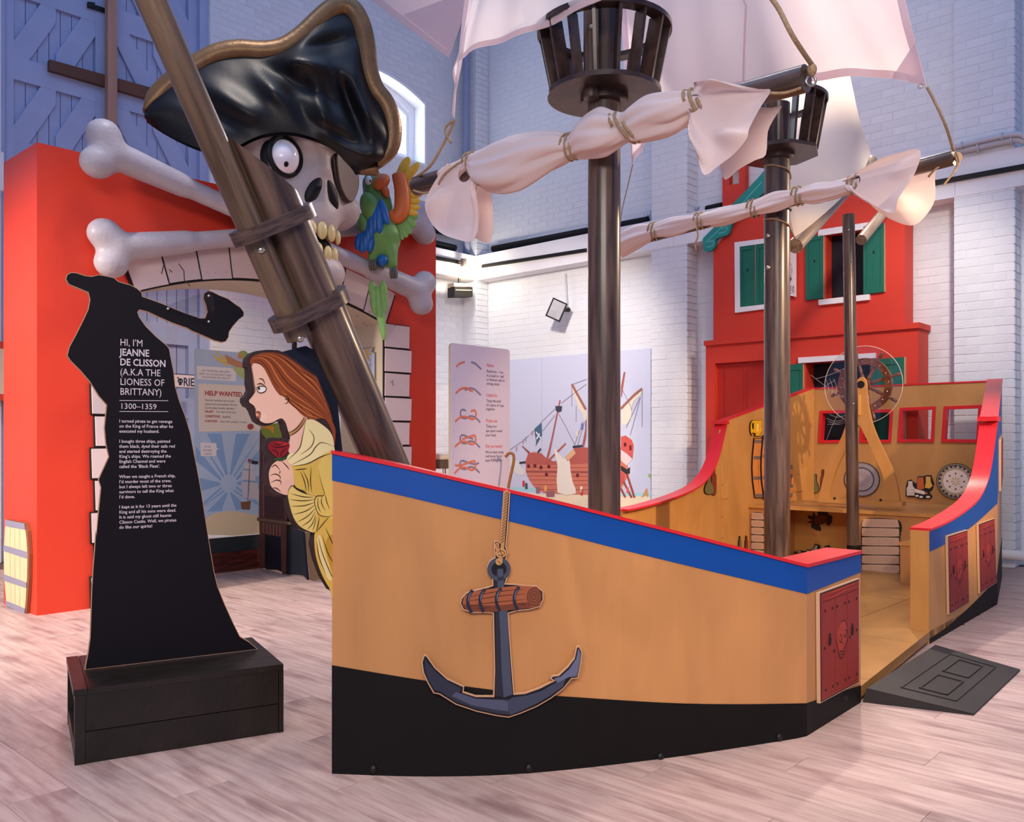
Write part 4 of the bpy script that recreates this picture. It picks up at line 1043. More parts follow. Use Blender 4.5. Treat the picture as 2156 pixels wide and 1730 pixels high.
mk('lining', grid([[uv(AU-0.001, a, b) for a, b in li], [uv(AB+0.001, a, b) for a, b in li]]), M_beige, arch)
# painted stones: jambs and voussoirs
for sgn in (-1, 1):
    z = 0.02; k = 0
    e = lambda d: AC+sgn*d
    zt_ = zin(HW)
    hs = zt_/10
    for i in range(10):
        w = 0.288 if i % 2 else 0.312
        q = [(HW-0.004, i*hs+0.008), (HW+w-0.008, i*hs+0.010), (HW+w-0.002, (i+1)*hs-0.010), (HW+0.0, (i+1)*hs-0.008)]
        so_ = mk('stone', plate(pa, [(e(a), b) for a, b in q], 0.0205, 0.030), M_stone, arch)
        mk('outline', plate(pa, [(e(HW-0.010), i*hs+0.001), (e(HW+w), i*hs+0.001), (e(HW+w+0.005), (i+1)*hs-0.001), (e(HW-0.010), (i+1)*hs-0.001)], 0.001, 0.020), M_ink, so_)
nv = 9
def vs(d, h):
    dz = -0.34*d; n = Vector((-dz, 1)).normalized(); return (AC+d+n.x*h, zin(d)+n.y*h)
ext = lambda h, g=0: [vs(-HW-0.02+2*(HW+0.02)*i/30, h) for i in range(31)]
mk('outline', plate(pa, ext(-0.012)+ext(0.285)[::-1], 0.001, 0.020), M_ink, arch)
for i in range(nv):
    d0, d1 = -HW-0.01+2*(HW+0.01)*i/nv+0.007, -HW-0.01+2*(HW+0.01)*(i+1)/nv-0.007
    h0, h1 = 0.0+0.006*(i % 2), 0.27+0.012*((i*7) % 3)
    mk('stone', plate(pa, [vs(d0+(d1-d0)*k/4, h0) for k in range(5)]+[vs(d1+(d0-d1)*k/4, h1) for k in range(5)], 0.001, 0.030), M_stone, arch)
# cracks and speckles of the painted stones
ck = [stroke(pa, pa.L(q), 0.008, 0.0315) for q in ([(372, 556), (383, 572), (384, 590), (396, 603)], [(340, 560), (336, 578)], [(352, 568), (358, 574)], [(818, 806), (822, 800), (823, 812)], [(727, 634), (731, 640)])]
for x in (345, 352, 430, 448, 470, 745, 760, 765, 772, 825, 838, 843):
    ck.append(plate(pa, [(pa.ab(x, 560+(x*7) % 40)[0]+a, pa.ab(x, 575)[1]+b) for a, b in ((0, 0), (0.008, 0.002), (0.006, 0.009))], 0.031, 0.0315) if x < 600 else stroke(pa, pa.L([(x, 640+(x*13) % 60), (x+3, 642+(x*13) % 60)]), 0.006, 0.0315))
mk('crack_drawing', join(*ck), mat('stone_ink', '#6a5048', 0.7), arch)
# barrel cut-out on the outer side of the block
pside = Pl(uv(0, A0), -U1); pside.n = -U2
zb_ = Zm(0, 1060, 6.653)
M_stave = mat('printed_stave', '#e6cda2', 0.6, var=0.12, vs=5, stretch=(6, 6, 1)); M_hoop = mat('printed_hoop', '#8f8ba0', 0.55); M_cutedge = mat('cut_edge', '#8a5236', 0.7)
bar = thing('barrel_cutout', 'flat wooden barrel cut-out on the outer side of the red gateway', 'cut-out', pside.px(40, 1280))
bp_ = zb_([(135, 215), (400, 268), (440, 380), (462, 700), (455, 1050), (440, 1300), (420, 1545), (150, 1425), (125, 1370), (105, 1050), (98, 700), (110, 500), (122, 300)])
mk('board', plate(pside, pside.L(bp_), 0.002, 0.022), M_cutedge, bar)
mk('face', plate(pside, pside.L(zb_([(130, 225), (395, 275), (425, 500), (437, 760), (430, 1050), (412, 1350), (395, 1535), (145, 1420), (112, 1050), (105, 700), (118, 400)])), 0.0225, 0.024), M_stave, bar)
for q in ([(130, 220), (400, 275), (408, 360), (128, 308)], [(108, 575), (428, 668), (437, 765), (103, 655)], [(106, 980), (428, 1097), (430, 1175), (112, 1072)], [(130, 1345), (410, 1462), (400, 1540), (146, 1420)]):
    mk('hoop', plate(pside, pside.L(zb_(q)), 0.0245, 0.027), M_hoop, bar)
mk('stave_line', join(*[stroke(pside, pside.L(zb_(q)), 0.003, 0.0244) for q in ([(200, 320), (190, 650), (200, 1000), (210, 1370)], [(262, 335), (262, 700), (265, 1050), (270, 1400)], [(330, 350), (338, 700), (335, 1050), (330, 1430)])]), M_ink, bar)
# ---- the big skull
SO = uv(5.85, AC-0.075, 0); SR, SF = U2, -U1
M_bone = mat('bone_paint', '#b8abab', 0.5, var=0.16, vs=5, bump=0.35, bs=30, spec=0.4)
M_bone2 = mat('silver_bone', '#b9b2ba', 0.42, var=0.12, vs=6, bump=0.3, bs=40, spec=0.5)
M_shad = mat('hollow_black', '#0d0b0c', 0.6); M_eyew = mat('eye_white', '#eee9f2', 0.18, coat=0.5)
sk_ = thing('skull', 'giant grinning cartoon skull with one bulging eye, mounted over the gateway', 'skull', uv(5.85, AC, 2.36))
cran = sU([sEll((0, -0.04, 3.32), (0.50, 0.40, 0.44)), sEll((0, 0.14, 3.02), (0.33, 0.29, 0.36)), sEll((0.36, 0.12, 2.97), (0.15, 0.20, 0.15)), sEll((-0.36, 0.12, 2.97), (0.15, 0.20, 0.15)),
           sEll((0, 0.24, 2.82), (0.21, 0.20, 0.19)), sCap((-0.40, 0.20, 3.38), (-0.10, 0.41, 3.36), 0.07), sCap((0.40, 0.20, 3.38), (0.10, 0.41, 3.36), 0.07), sEll((0, 0.36, 3.14), (0.07, 0.10, 0.16))], 0.09)
cran = sSub(cran, [sEll((-0.285, 0.41, 3.21), (0.150, 0.17, 0.165)), sEll((0.235, 0.42, 3.20), (0.14, 0.15, 0.16)), sCap((-0.03, 0.47, 3.10), (-0.085, 0.47, 2.96), 0.03, 0.065), sCap((0.03, 0.47, 3.10), (0.085, 0.47, 2.96), 0.03, 0.06),
                   sEll((0, 0.30, 2.61), (0.30, 0.26, 0.07))], 0.03)
mk('cranium', place(surfnet(cran, (-0.62, -0.5, 2.5), (0.62, 0.62, 3.85), 0.024), SO, SR, SF), M_bone, sk_, smooth=True)
jaw = sU([sEll((0, 0.18, 2.475), (0.23, 0.24, 0.15)), sCap((-0.25, 0.0, 2.62), (-0.12, 0.22, 2.46), 0.06, 0.08), sCap((0.25, 0.0, 2.62), (0.12, 0.22, 2.46), 0.06, 0.08), sEll((0.06, 0.31, 2.42), (0.20, 0.13, 0.13)), sCap((-0.25, 0.0, 2.85), (-0.25, 0.0, 2.62), 0.05)], 0.06)
jaw = sSub(jaw, [sEll((0, 0.14, 2.66), (0.17, 0.20, 0.09))], 0.03)
mk('jaw', place(surfnet(jaw, (-0.4, -0.2, 2.2), (0.4, 0.5, 2.98), 0.022), SO, SR, SF), M_bone, sk_, smooth=True)
def Lc(r, f, z): return SO+SR*r+SF*f+UZ*z
mk('mouth_hollow', place(ellipsoid((0, 0.16, 2.63), (0.21, 0, 0), (0, 0.22, 0), (0, 0, 0.085), 20, 12), SO, SR, SF), M_shad, sk_, smooth=True)
for s in (-1, 1): mk('nostril', place(ellipsoid((s*0.068, 0.395, 3.01), (0.066, 0, -s*0.01), (0, 0.055, 0), (s*-0.05, 0, 0.125), 16, 12), SO, SR, SF), M_shad, sk_, smooth=True)
ey = mk('eyeball', place(ellipsoid((-0.285, 0.325, 3.20), (0.118, 0, 0), (0, 0.118, 0), (0, 0, 0.132), 28, 18), SO, SR, SF), M_eyew, sk_, smooth=True)
cd = (CAMP-Lc(-0.285, 0.325, 3.20)).normalized()
ec = Lc(-0.285, 0.325, 3.20); ex_ = Vector((1, 0, 0)); ek = cd.cross(ex_).normalized()
ek = ek if ek.z > 0 else -ek
pd_ = (cd+ex_*0.28-UZ*0.42).normalized()
pc = ec+Vector((pd_.x*0.118, pd_.y*0.118, pd_.z*0.130))
fx_, fy_ = frame(pd_)
mk('pupil', ellipsoid(pc, fx_*0.017, fy_*0.021, pd_*0.006, 14, 8), M_shad, ey, smooth=True)
fwd = SF
mk('eye_rim', torus(Lc(-0.285, 0.352, 3.205), SR, UZ, SF, 0.130, 0.022, 36, 8), M_shad, sk_, smooth=True)
mk('eye_hollow', place(ellipsoid((-0.285, 0.26, 3.205), (0.14, 0, 0), (0, 0.07, 0), (0, 0, 0.155), 20, 12), SO, SR, SF), M_shad, sk_, smooth=True)
M_patch = mat('eye_patch_brown', '#6d5a52', 0.4, var=0.1, vs=6)
pe = Pl(Lc(0.245, 0.375, 3.19), SR*0.93-SF*0.36)
pe.n = pe.n if pe.n.dot(SF) > 0 else -pe.n
pp_ = smoothpts([(-0.15, 0.13), (-0.02, 0.16), (0.11, 0.10), (0.145, -0.04), (0.09, -0.16), (0.0, -0.20), (-0.10, -0.13), (-0.15, 0.0)], 5)
patch = mk('eye_patch', plate(pe, pp_, -0.03, 0.025), M_patch, sk_)
mk('patch_rim', tube([pe.x(a, b, -0.005) for a, b in pp_+pp_[:1]], 0.018, 8, False), mat('patch_rim', '#332b29', 0.4), patch, smooth=True)
mk('strap', tube([Lc(0.13, 0.40, 3.31), Lc(0.04, 0.42, 3.37), Lc(-0.08, 0.42, 3.43), Lc(-0.20, 0.37, 3.50), Lc(-0.3, 0.28, 3.56)], 0.026, 8), mat('strap_brown', '#8a5f4c', 0.5), sk_, smooth=True)
M_tooth = mat('tooth_yellow', '#d9c48c', 0.35, var=0.2, vs=14)
def tooth(r, z, w, h, ang=0):
    f = 0.02+math.sqrt(max(0.001, 0.21**2-(r*0.8)**2))+0.19
    return ellipsoid(Lc(r, f, z), SR*(w*0.95)+SF*(-w*0.6*(1 if r > 0 else -1)*abs(r)/0.2), SF*0.03, UZ*h, 12, 10)
for r, z, w, h in ((-0.17, 2.71, 0.034, 0.05), (-0.095, 2.71, 0.038, 0.062), (-0.01, 2.71, 0.044, 0.070), (0.08, 2.705, 0.044, 0.068), (0.165, 2.69, 0.036, 0.055)):
    mk('tooth', tooth(r, z, w, h), M_tooth, sk_, smooth=True)
for r, z, w, h in ((-0.05, 2.56, 0.046, 0.058), (0.045, 2.545, 0.038, 0.06), (0.12, 2.545, 0.038, 0.062), (-0.14, 2.57, 0.034, 0.045)):
    mk('tooth', tooth(r, z, w, h), M_tooth, sk_, smooth=True)
# ---- pirate hat
hat = thing('pirate_hat', 'huge glossy black tricorn hat with dull gold edging, worn by the skull', 'hat', uv(5.85, AC, 3.45))
def hatmat():
    m = mat('hat_black', '#0c0b0d', 0.42, spec=0.4, bump=0.25, bs=7)
    return m
M_hat = hatmat(); M_gold = mat('dull_gold', '#8a6a48', 0.38, metal=0.35, var=0.25, vs=10, bump=0.3, bs=30)
HA, HB = uv(6.02, 2.85), uv(5.10, 4.20)
PH = Pl(Vector((HA.x, HA.y, 0)), HB-HA); PH.n = PH.n if PH.n.dot(CAMP-HA) > 0 else -PH.n
up_ = smoothpts([(303, 238), (318, 200), (350, 165), (400, 130), (450, 103), (500, 93), (550, 96), (590, 90), (625, 68), (660, 35), (690, 10), (722, 0), (752, 14), (772, 48), (783, 95), (788, 145), (800, 182), (822, 212), (836, 250), (838, 290), (828, 325), (800, 350), (774, 358), (752, 362)], 4, False)
lo_ = smoothpts([(305, 250), (340, 274), (385, 298), (430, 315), (470, 318), (505, 305), (530, 292), (560, 282), (600, 278), (640, 284), (680, 298), (708, 314), (728, 335), (742, 350), (750, 363)], 6, False)
nU = 96; rs = lambda L, k: L[min(int(k*(len(L)-1)), len(L)-2)]
def interp(L, k):
    x = k*(len(L)-1); i = min(int(x), len(L)-2); f = x-i
    return (L[i][0]*(1-f)+L[i+1][0]*f, L[i][1]*(1-f)+L[i+1][1]*f)
nR = 44; rows = []
def fold(x, y):
    d = 0.0
    for (cx, cy, ang, ln, wd, h) in ((700, 90, -0.25, 70, 16, -0.06), (660, 130, 0.35, 110, 22, 0.05), (620, 175, 0.45, 120, 20, -0.05), (560, 170, 0.9, 80, 18, 0.045), (760, 190, 1.35, 90, 16, 0.06), (735, 215, 1.2, 90, 14, -0.05), (790, 250, 1.0, 70, 16, 0.05),
                                    (680, 240, 1.3, 80, 14, 0.045), (640, 250, 1.2, 70, 14, -0.04), (500, 220, 0.6, 90, 22, 0.045), (450, 240, 0.5, 80, 18, -0.035), (770, 320, 0.3, 60, 14, 0.04), (720, 290, 0.5, 60, 10, -0.04), (590, 120, 0.2, 60, 14, 0.04)):
        dx, dy = x-cx, y-cy; a = dx*math.cos(ang)+dy*math.sin(ang); b = -dx*math.sin(ang)+dy*math.cos(ang)
        d += h*math.exp(-(a/ln)**2-(b/wd)**2)
    return d
for k in range(nU+1):
    u = interp(up_, k/nU); l = interp(lo_, k/nU); row = []
    for j in range(nR+1):
        s = j/nR; x = l[0]+(u[0]-l[0])*s; y = l[1]+(u[1]-l[1])*s
        o = 0.16*math.sin(math.pi*k/nU)*(0.35+0.65*math.cos(s*1.2))+0.05*math.sin(math.pi*s)-0.05*(s**3)+1.35*fold(x, y)*math.sin(math.pi*min(1, s*1.05))
        b_ = PH.px(x, y, 0.0); row.append(b_+(CAMP-b_).normalized()*o)
    rows.append(row)
mk('brim', grid(rows), M_hat, hat, smooth=True)
back = [[p-PH.n*0.07 for p in r] for r in rows]
mk('brim_back', (lambda g: (g[0], [f[::-1] for f in g[1]]))(grid(back)), M_hat, hat, smooth=True)
ed = [r[-1] for r in rows]; ed2 = [r[-4] for r in rows]
tr = []
for i, p in enumerate(ed):
    d = (ed[min(i+1, nU)]-ed[max(i-1, 0)]).normalized(); n = PH.n; w = d.cross(n).normalized()
    if w.dot(ed2[i]-p) < 0: w = -w
    fade = min(1, (i+1)/5, (nU-i+1)/16); c = p+w*0.045*fade+n*0.012
    tr.append([c+w*(0.072*fade*math.cos(a))+n*(0.064*math.sin(a)) for a in [2*math.pi*q/14 for q in range(14)]])
mk('gold_edging', loft(tr), M_gold, hat, smooth=True)
mk('crown', place(ellipsoid((0, -0.10, 3.52), (0.56, 0, 0), (0, 0.46, 0), (0, 0, 0.5), 28, 16), SO, SR, SF), M_hat, hat, smooth=True)
# ---- crossed bones
def bone(label, L, R, flip, U=6.09):
    f = 0.10
    def loc(u2, z): return (u2-AC, 0.0, z)
    a, b = np.array(loc(*L)), np.array(loc(*R)); d = (b-a)/np.linalg.norm(b-a); n = np.array([-d[2], 0, d[0]])
    parts = [sCap(a+d*0.2, b-d*0.2, 0.068)]
    for e, s in ((a, 1), (b, -1)):
        parts += [sCap(e+d*s*0.05, e+d*s*0.55, 0.098, 0.066)]
        for q in (-1, 1): parts.append(sEll(tuple(e+n*q*0.098-d*s*0.02), (0.115, 0.095, 0.105)))
    g = sU(parts, 0.06)
    lo3 = np.minimum(a, b)-0.28; hi3 = np.maximum(a, b)+0.28; lo3[1], hi3[1] = -0.14, 0.14
    o = mk('bone', place(surfnet(g, lo3, hi3, 0.02), uv(U, AC, 0), SR, SF), M_bone2, smooth=True)
    return tag(o, label, 'bone')
bone('silver-grey bone slanting down from upper left to lower right behind the skull', (2.47, 3.08), (5.275, 2.487), 1, 5.94)
bone('silver-grey bone rising from lower left to upper right behind the skull', (2.58, 2.47), (5.40, 3.16), -1)
# ---- parrot
TPR = 7.45
def pq(x, y, d=0.0): return at_t(x, y, TPR-d)
mpp = TPR/FPX
M_pg = mat('parrot_green', '#6b9a52', 0.45, var=0.18, vs=12); M_pb = mat('parrot_blue', '#1d62b4', 0.4, var=0.2, vs=16); M_po = mat('parrot_orange', '#d8713c', 0.45, var=0.12, vs=14)
M_py = mat('parrot_yellow', '#e9b93c', 0.4, var=0.15, vs=18); M_pgr = mat('parrot_claw', '#5c5852', 0.5); M_plg = mat('parrot_light_green', '#7fb05e', 0.45, var=0.15, vs=12)
prt = thing('parrot', 'green cartoon parrot statue with blue and yellow wings, perched on the bone', 'parrot', pq(810, 570))
O0 = np.array(pq(800, 470))
def sq(x, y, d=0.0): return tuple(np.array(pq(x, y, d))-O0)
R_ = lambda px: px*mpp
body = sU([sCap(sq(789, 388), sq(795, 430), R_(26), R_(27)), sCap(sq(795, 430), sq(806, 500), R_(27), R_(36)), sCap(sq(806, 500), sq(812, 545), R_(36), R_(18)), sCap(sq(790, 520, 0.05), sq(785, 545, 0.06), R_(15), R_(10)), sCap(sq(822, 530, 0.05), sq(827, 558, 0.06), R_(15), R_(10))], 0.05)
V, F = surfnet(body, np.array([-0.25, -0.25, -0.42]), np.array([0.25, 0.25, 0.50]), 0.016)
mk('body', ([Vector(O0)+Vector(v) for v in V], F), M_pg, prt, smooth=True)
def feather(a, b, w, th=0.018, d=0.12, m=None, parent=None, name='feather'):
    A, B = pq(*a, d), pq(*b, d); ax = (B-A)/2; vn = (CAMP-A).normalized(); s = ax.cross(vn).normalized()
    return mk(name, ellipsoid((A+B)/2, s*(R_(w)/2), vn*th, ax, 12, 10), m, parent, smooth=True)
head = None
mk('beak', join(ellipsoid(pq(803, 383, 0.11), Vector((R_(17), 0, 0)), Vector((0, 0.055, 0)), Vector((R_(5), 0, R_(17))), 16, 12), ellipsoid(pq(811, 401, 0.10), Vector((R_(9), 0, R_(-3))), Vector((0, 0.04, 0)), Vector((R_(2), 0, R_(-14))), 14, 10)), M_po, prt, smooth=True)
pe_ = mk('eye', ellipsoid(pq(777, 380, 0.09), Vector((R_(8), 0, 0)), Vector((0, 0.03, 0)), Vector((0, 0, R_(10))), 16, 10), M_eyew, prt, smooth=True)
mk('pupil', ellipsoid(pq(780, 381, 0.122), Vector((R_(1.8), 0, 0)), Vector((0, 0.006, 0)), Vector((0, 0, R_(2))), 8, 6), M_shad, pe_)
mk('shoulder', join(ellipsoid(pq(782, 440, 0.12), Vector((R_(20), 0, R_(8))), Vector((0, 0.05, 0)), Vector((R_(-14), 0, R_(34))), 16, 12), ellipsoid(pq(768, 475, 0.11), Vector((R_(13), 0, 0)), Vector((0, 0.05, 0)), Vector((R_(-8), 0, R_(26))), 14, 10)), M_pg, prt, smooth=True)
for i, (a, b, w) in enumerate((((800, 418), (817, 474), 13), ((800, 425), (799, 492), 15), ((793, 432), (790, 490), 14), ((786, 445), (780, 505), 14), ((780, 460), (774, 515), 14), ((774, 475), (769, 528), 14), ((766, 488), (762, 533), 13), ((758, 490), (752, 527), 13), ((788, 480), (777, 532), 13))):
    feather(a, b, w*1.25, 0.02, 0.16-0.004*i, M_pb, prt)
# raised wing
arm = sp3([pq(822, 452, 0.04), pq(835, 456, 0.05), pq(846, 440, 0.05), pq(846, 400, 0.05), pq(838, 366, 0.05)], 6)
mk('wing_arm', tube(arm, [R_(13)+R_(4)*math.sin(i/len(arm)*3.1) for i in range(len(arm))], 12), M_po, prt, smooth=True)
for a, b, w in (((838, 375), (861, 330), 18), ((845, 385), (883, 342), 17), ((850, 394), (896, 372), 16), ((852, 405), (893, 395), 14), ((853, 415), (890, 408), 13), ((853, 425), (886, 423), 13), ((851, 436), (885, 437), 13), ((848, 442), (880, 450), 13)):
    feather(a, b, w*1.1, 0.016, 0.03, M_py, prt)
for a, b, w in (((850, 440), (880, 460), 18), ((845, 446), (875, 478), 18), ((840, 452), (866, 492), 18), ((836, 456), (857, 500), 18), ((832, 458), (848, 505), 17), ((828, 460), (840, 512), 15)):
    feather(a, b, w*1.1, 0.016, 0.01, M_plg, prt)
for a, b, w, m in (((782, 590), (786, 632), 14, M_plg), ((805, 590), (810, 634), 14, M_plg), ((786, 596), (790, 664), 15, M_plg), ((806, 600), (810, 660), 14, M_plg), ((795, 600), (802, 690), 15, M_plg), ((798, 640), (808, 716), 12, M_plg), ((804, 640), (810, 716), 9, M_plg)):
    feather(a, b, w*1.15, 0.018, 0.10, m, prt, 'tail_feather')
mk('tail_base', ellipsoid(pq(805, 548, 0.1), Vector((R_(12), 0, 0)), Vector((0, 0.04, 0)), Vector((0, 0, R_(12))), 12, 8), M_pb, prt, smooth=True)
for x, y in ((785, 556), (829, 573)):
    for k in (-5, 0, 5): mk('toe', ellipsoid(pq(x+k, y+2, 0.115), Vector((R_(4.2), 0, 0)), Vector((0, 0.035, 0)), Vector((0, 0, R_(12))), 10, 8), M_pgr, prt, smooth=True)
# =================================================================== CUT-OUTS AND PRINTS
def ink(name, col, rough=0.55): return mat(name, col, rough, spec=0.3)
# ---- black crate and the silhouette sign standing on it
k0 = at_z(157, 1611, 0); k1 = at_z(596.5, 1540, 0)
ke = (k1-k0).normalized(); kn = Vector((-ke.y, ke.x, 0)); KW = (k1-k0).length; KD = 0.545; KH = 0.268
M_crate = mat('black_stained_wood', '#17140f', 0.38, var=0.5, vs=6, col2='#241d1b', bump=0.2, bs=40, spec=0.5)
cr_ = thing('display_crate', 'black-stained wooden crate under the silhouette sign, open at its left end', 'crate', (k0+k1)/2+kn*KD/2)
def kb(a0, a1, d0, d1, z0, z1): return obox(k0+ke*((a0+a1)/2)+kn*((d0+d1)/2)+UZ*((z0+z1)/2), ke*((a1-a0)/2), kn*((d1-d0)/2), UZ*((z1-z0)/2))
mk('board', kb(0.035, KW-0.02, 0.0, 0.018, 0.0, 0.112), M_crate, cr_)
mk('board', kb(0.035, KW-0.02, 0.0, 0.018, 0.115, 0.245), M_crate, cr_)
mk('corner_post', kb(0.0, 0.034, -0.004, 0.03, 0.0, 0.245), M_crate, cr_)
mk('corner_post', kb(KW-0.018, KW, -0.004, 0.03, 0.0, 0.245), M_crate, cr_)
mk('corner_post', kb(0.0, 0.034, KD-0.03, KD, 0.0, 0.245), M_crate, cr_)
mk('corner_post', kb(KW-0.018, KW, KD-0.03, KD, 0.0, 0.245), M_crate, cr_)
mk('board', kb(0.035, KW-0.02, KD-0.018, KD, 0.0, 0.245), M_crate, cr_)
mk('board', kb(KW-0.016, KW-0.002, 0.03, KD-0.03, 0.0, 0.245), M_crate, cr_)
mk('side_rail', kb(0.002, 0.02, 0.03, KD-0.03, 0.0, 0.06), M_crate, cr_)
mk('side_rail', kb(0.002, 0.02, 0.03, KD-0.03, 0.21, 0.245), M_crate, cr_)
for i in range(4):
    mk('top_board', kb(0.042, KW, i*KD/4+0.0015-(0.004 if i == 0 else 0), (i+1)*KD/4-0.0015, 0.246, KH), M_crate, cr_)
mk('top_board', kb(-0.004, 0.040, -0.004, KD, 0.246, KH), M_crate, cr_)
j0 = at_z(178, 1411, KH); PJ = Pl(Vector((j0.x, j0.y, 0)), ke); PJ.n = -kn
M_jb = mat('sign_black', '#17141c', 0.6, spec=0.15, var=0.06, vs=30); M_ply = mat('sign_ply_edge', '#c39a78', 0.6); M_print = mat('white_lettering', '#d9cdd8', 0.6)
jz = Zm(0, 560, 2.7036)
jo = jz([(372, 75), (380, 48), (405, 35), (440, 38), (480, 52), (520, 58), (560, 48), (605, 55), (650, 65), (672, 85), (700, 95), (740, 105), (780, 125), (808, 150), (812, 172), (850, 185), (925, 212), (1000, 245), (1080, 275), (1140, 295), (1165, 295), (1178, 260), (1170, 220), (1155, 185), (1158, 155), (1185, 138), (1210, 145), (1250, 165), (1300, 185), (1340, 215), (1370, 235), (1390, 262), (1388, 285), (1360, 305), (1325, 345), (1305, 375), (1302, 405), (1285, 430), (1262, 435), (1220, 425), (1150, 395), (1090, 370), (1065, 355), (980, 325), (900, 290), (840, 262), (795, 250), (785, 262), (795, 290), (830, 340), (890, 400), (950, 450), (965, 470), (972, 510), (990, 600), (998, 680), (1020, 760), (1055, 850), (1085, 950), (1105, 1060), (1125, 1160), (1150, 1300), (1165, 1400), (1190, 1560), (1218, 1730)])
jz2 = Zm(0, 1080, 2.661)
jo += jz2([(1220, 410), (1260, 510), (1310, 620), (1345, 690), (1400, 722), (1445, 762), (474, 878), (480, 840), (492, 780), (503, 700), (508, 560), (512, 440), (520, 300), (530, 180), (537, 100)])
jo += jz([(548, 1540), (558, 1400), (572, 1260), (558, 1215), (580, 1165), (617, 1085), (600, 1010), (592, 920), (605, 790), (560, 740), (510, 660), (460, 600), (400, 540), (380, 510), (392, 460), (430, 390), (470, 310), (500, 245), (510, 190), (500, 150), (440, 125), (390, 105)])
jab = PJ.L(jo)
zmin = KH+0.001; jab = [(a, max(b, zmin)) for a, b in jab]
sg = thing('silhouette_sign', 'black axe-swinging silhouette sign with white lettering about a lady pirate, standing on the crate', 'sign', PJ.px(360, 1385))
sg['label'] = 'black axe-raising silhouette sign with white lettering, standing on the black crate'
mk('board', plate(PJ, jab, -0.016, 0.0), M_ply, sg)
cx_ = sum(a for a, b in jab)/len(jab); cy_ = sum(b for a, b in jab)/len(jab)
def inset(P, d):
    n = len(P); R = []; ar = sum(P[i][0]*P[(i+1) % n][1]-P[(i+1) % n][0]*P[i][1] for i in range(n)); s = 1 if ar > 0 else -1
    for i in range(n):
        p0, p1, p2 = Vector(P[i-1]), Vector(P[i]), Vector(P[(i+1) % n])
        d1, d2 = (p1-p0).normalized(), (p2-p1).normalized(); n1 = Vector((-d1.y, d1.x)); n2 = Vector((-d2.y, d2.x)); m = n1+n2
        m = m.normalized() if m.length > 1e-6 else n1
        k = d/max(0.5, m.dot(n1)); q = p1+m*(k*s); R.append((q.x, q.y))
    return R
mk('face', plate(PJ, inset(jab, 0.0028), 0.0005, 0.0018), M_jb, sg)
ac = mk('acrylic_guard', plate(PJ, PJ.L(jz([(925, 240), (950, 222), (1150, 155), (1180, 135), (1210, 170), (1222, 240), (1215, 310), (1190, 332), (1140, 325), (1040, 285), (960, 262)])), 0.004, 0.007), glass('clear_acrylic', (0.96, 0.97, 0.99), 0.10), sg)
for x, y in ((955, 245), (1187, 172), (1187, 318)):
    p = jz([(x, y)])[0]; mk('screw', bolt(PJ.px(*p, 0.008), PJ.n, 0.006), M_steel, ac, smooth=True)
def jt(s, x, y, hpx, name='lettering', bold=0.0, sx=1.0, spacing=1.0):
    px_, py_ = jz([(x, y)])[0]; a, b = PJ.ab(px_, py_); sc = (PJ.px(px_, py_-1)-PJ.px(px_, py_)).length/2.7036
    return text(name, s, PJ, a, b, hpx*sc, M_print, sg, 0.0022, sx, 'LEFT', bold, spacing)
for i, (s, w) in enumerate((("HI, I\u2019M", 0.0), ('JEANNE', 0.018), ('DE CLISSON', 0.018), ('(A.K.A THE', 0.0), ('LIONESS OF', 0.0), ('BRITTANY)', 0.0))):
    jt(s, 682, 452+i*56, 56, 'heading', w, 0.80)
jt('1300\u20131359', 682, 812, 46, 'dates', 0, 0.95)
for y in (765, 827): mk('rule', stroke(PJ, PJ.L(jz([(680, y), (957, y+1)])), 0.0022, 0.0022), M_print, sg)
tx = ["I turned pirate to get revenge", "on the King of France after he", "executed my husband.", "", "I bought three ships, painted", "them black, dyed their sails red", "and started destroying the", "King\u2019s ships. We roamed the", "English Channel and were", "called the \u2018Black Fleet\u2019.", "",
      "When we caught a French ship,", "I\u2019d murder most of the crew,", "but I always left two or three", "survivors to tell the King what", "I\u2019d done.", "", "I kept at it for 13 years until the", "King and all his sons were dead.", "It is said my ghost still haunts", "Clisson Castle. Well, we pirates", "do like our spirits!"]
wd_ = {0: 315, 1: 325, 2: 240, 4: 312, 5: 340, 6: 288, 7: 310, 8: 288, 9: 252, 11: 337, 12: 310, 13: 312, 14: 330, 15: 94, 17: 340, 18: 348, 19: 325, 20: 337, 21: 200}
for i, s in enumerate(tx):
    if s: jt(s, 678, 890+i*28.8, 25.5, 'text_line', 0.012, 0.93)

# ---- figurehead: flat printed lady with a rose, on the centre plane of the bow
st_ = PB[0].copy(); PFg = Pl(Vector((st_.x, st_.y, 0)), U2); PFg.n = Vector((SA, -CA, 0))
fz = Zm(400, 700, 3.461)
fg = thing('figurehead', 'flat painted figurehead of a brown-haired lady in yellow holding a red rose', 'figurehead', PFg.px(690, 1240))
fo = [(410, 205), (420, 180), (450, 150), (500, 132), (560, 125), (640, 128), (700, 150), (760, 190), (850, 258), (925, 312), (960, 390), (1010, 520), (1040, 620), (1040, 700), (1049, 860), (1049, 1886), (1020, 1870), (960, 1770), (915, 1650), (890, 1540), (905, 1460), (860, 1455), (790, 1430), (750, 1370), (730, 1310), (715, 1250), (700, 1195), (690, 1185), (640, 1175), (590, 1150), (565, 1110), (550, 1050), (553, 1000), (570, 960), (585, 930), (562, 890), (540, 835), (553, 782), (600, 763), (650, 768), (685, 790), (700, 765), (695, 740), (682, 700), (676, 665), (662, 645), (640, 645), (620, 655), (580, 675), (545, 682), (510, 668), (478, 645), (458, 600), (448, 572), (432, 548), (408, 538), (390, 508), (390, 478), (416, 452), (432, 420), (422, 370), (424, 300), (422, 260), (408, 250)]
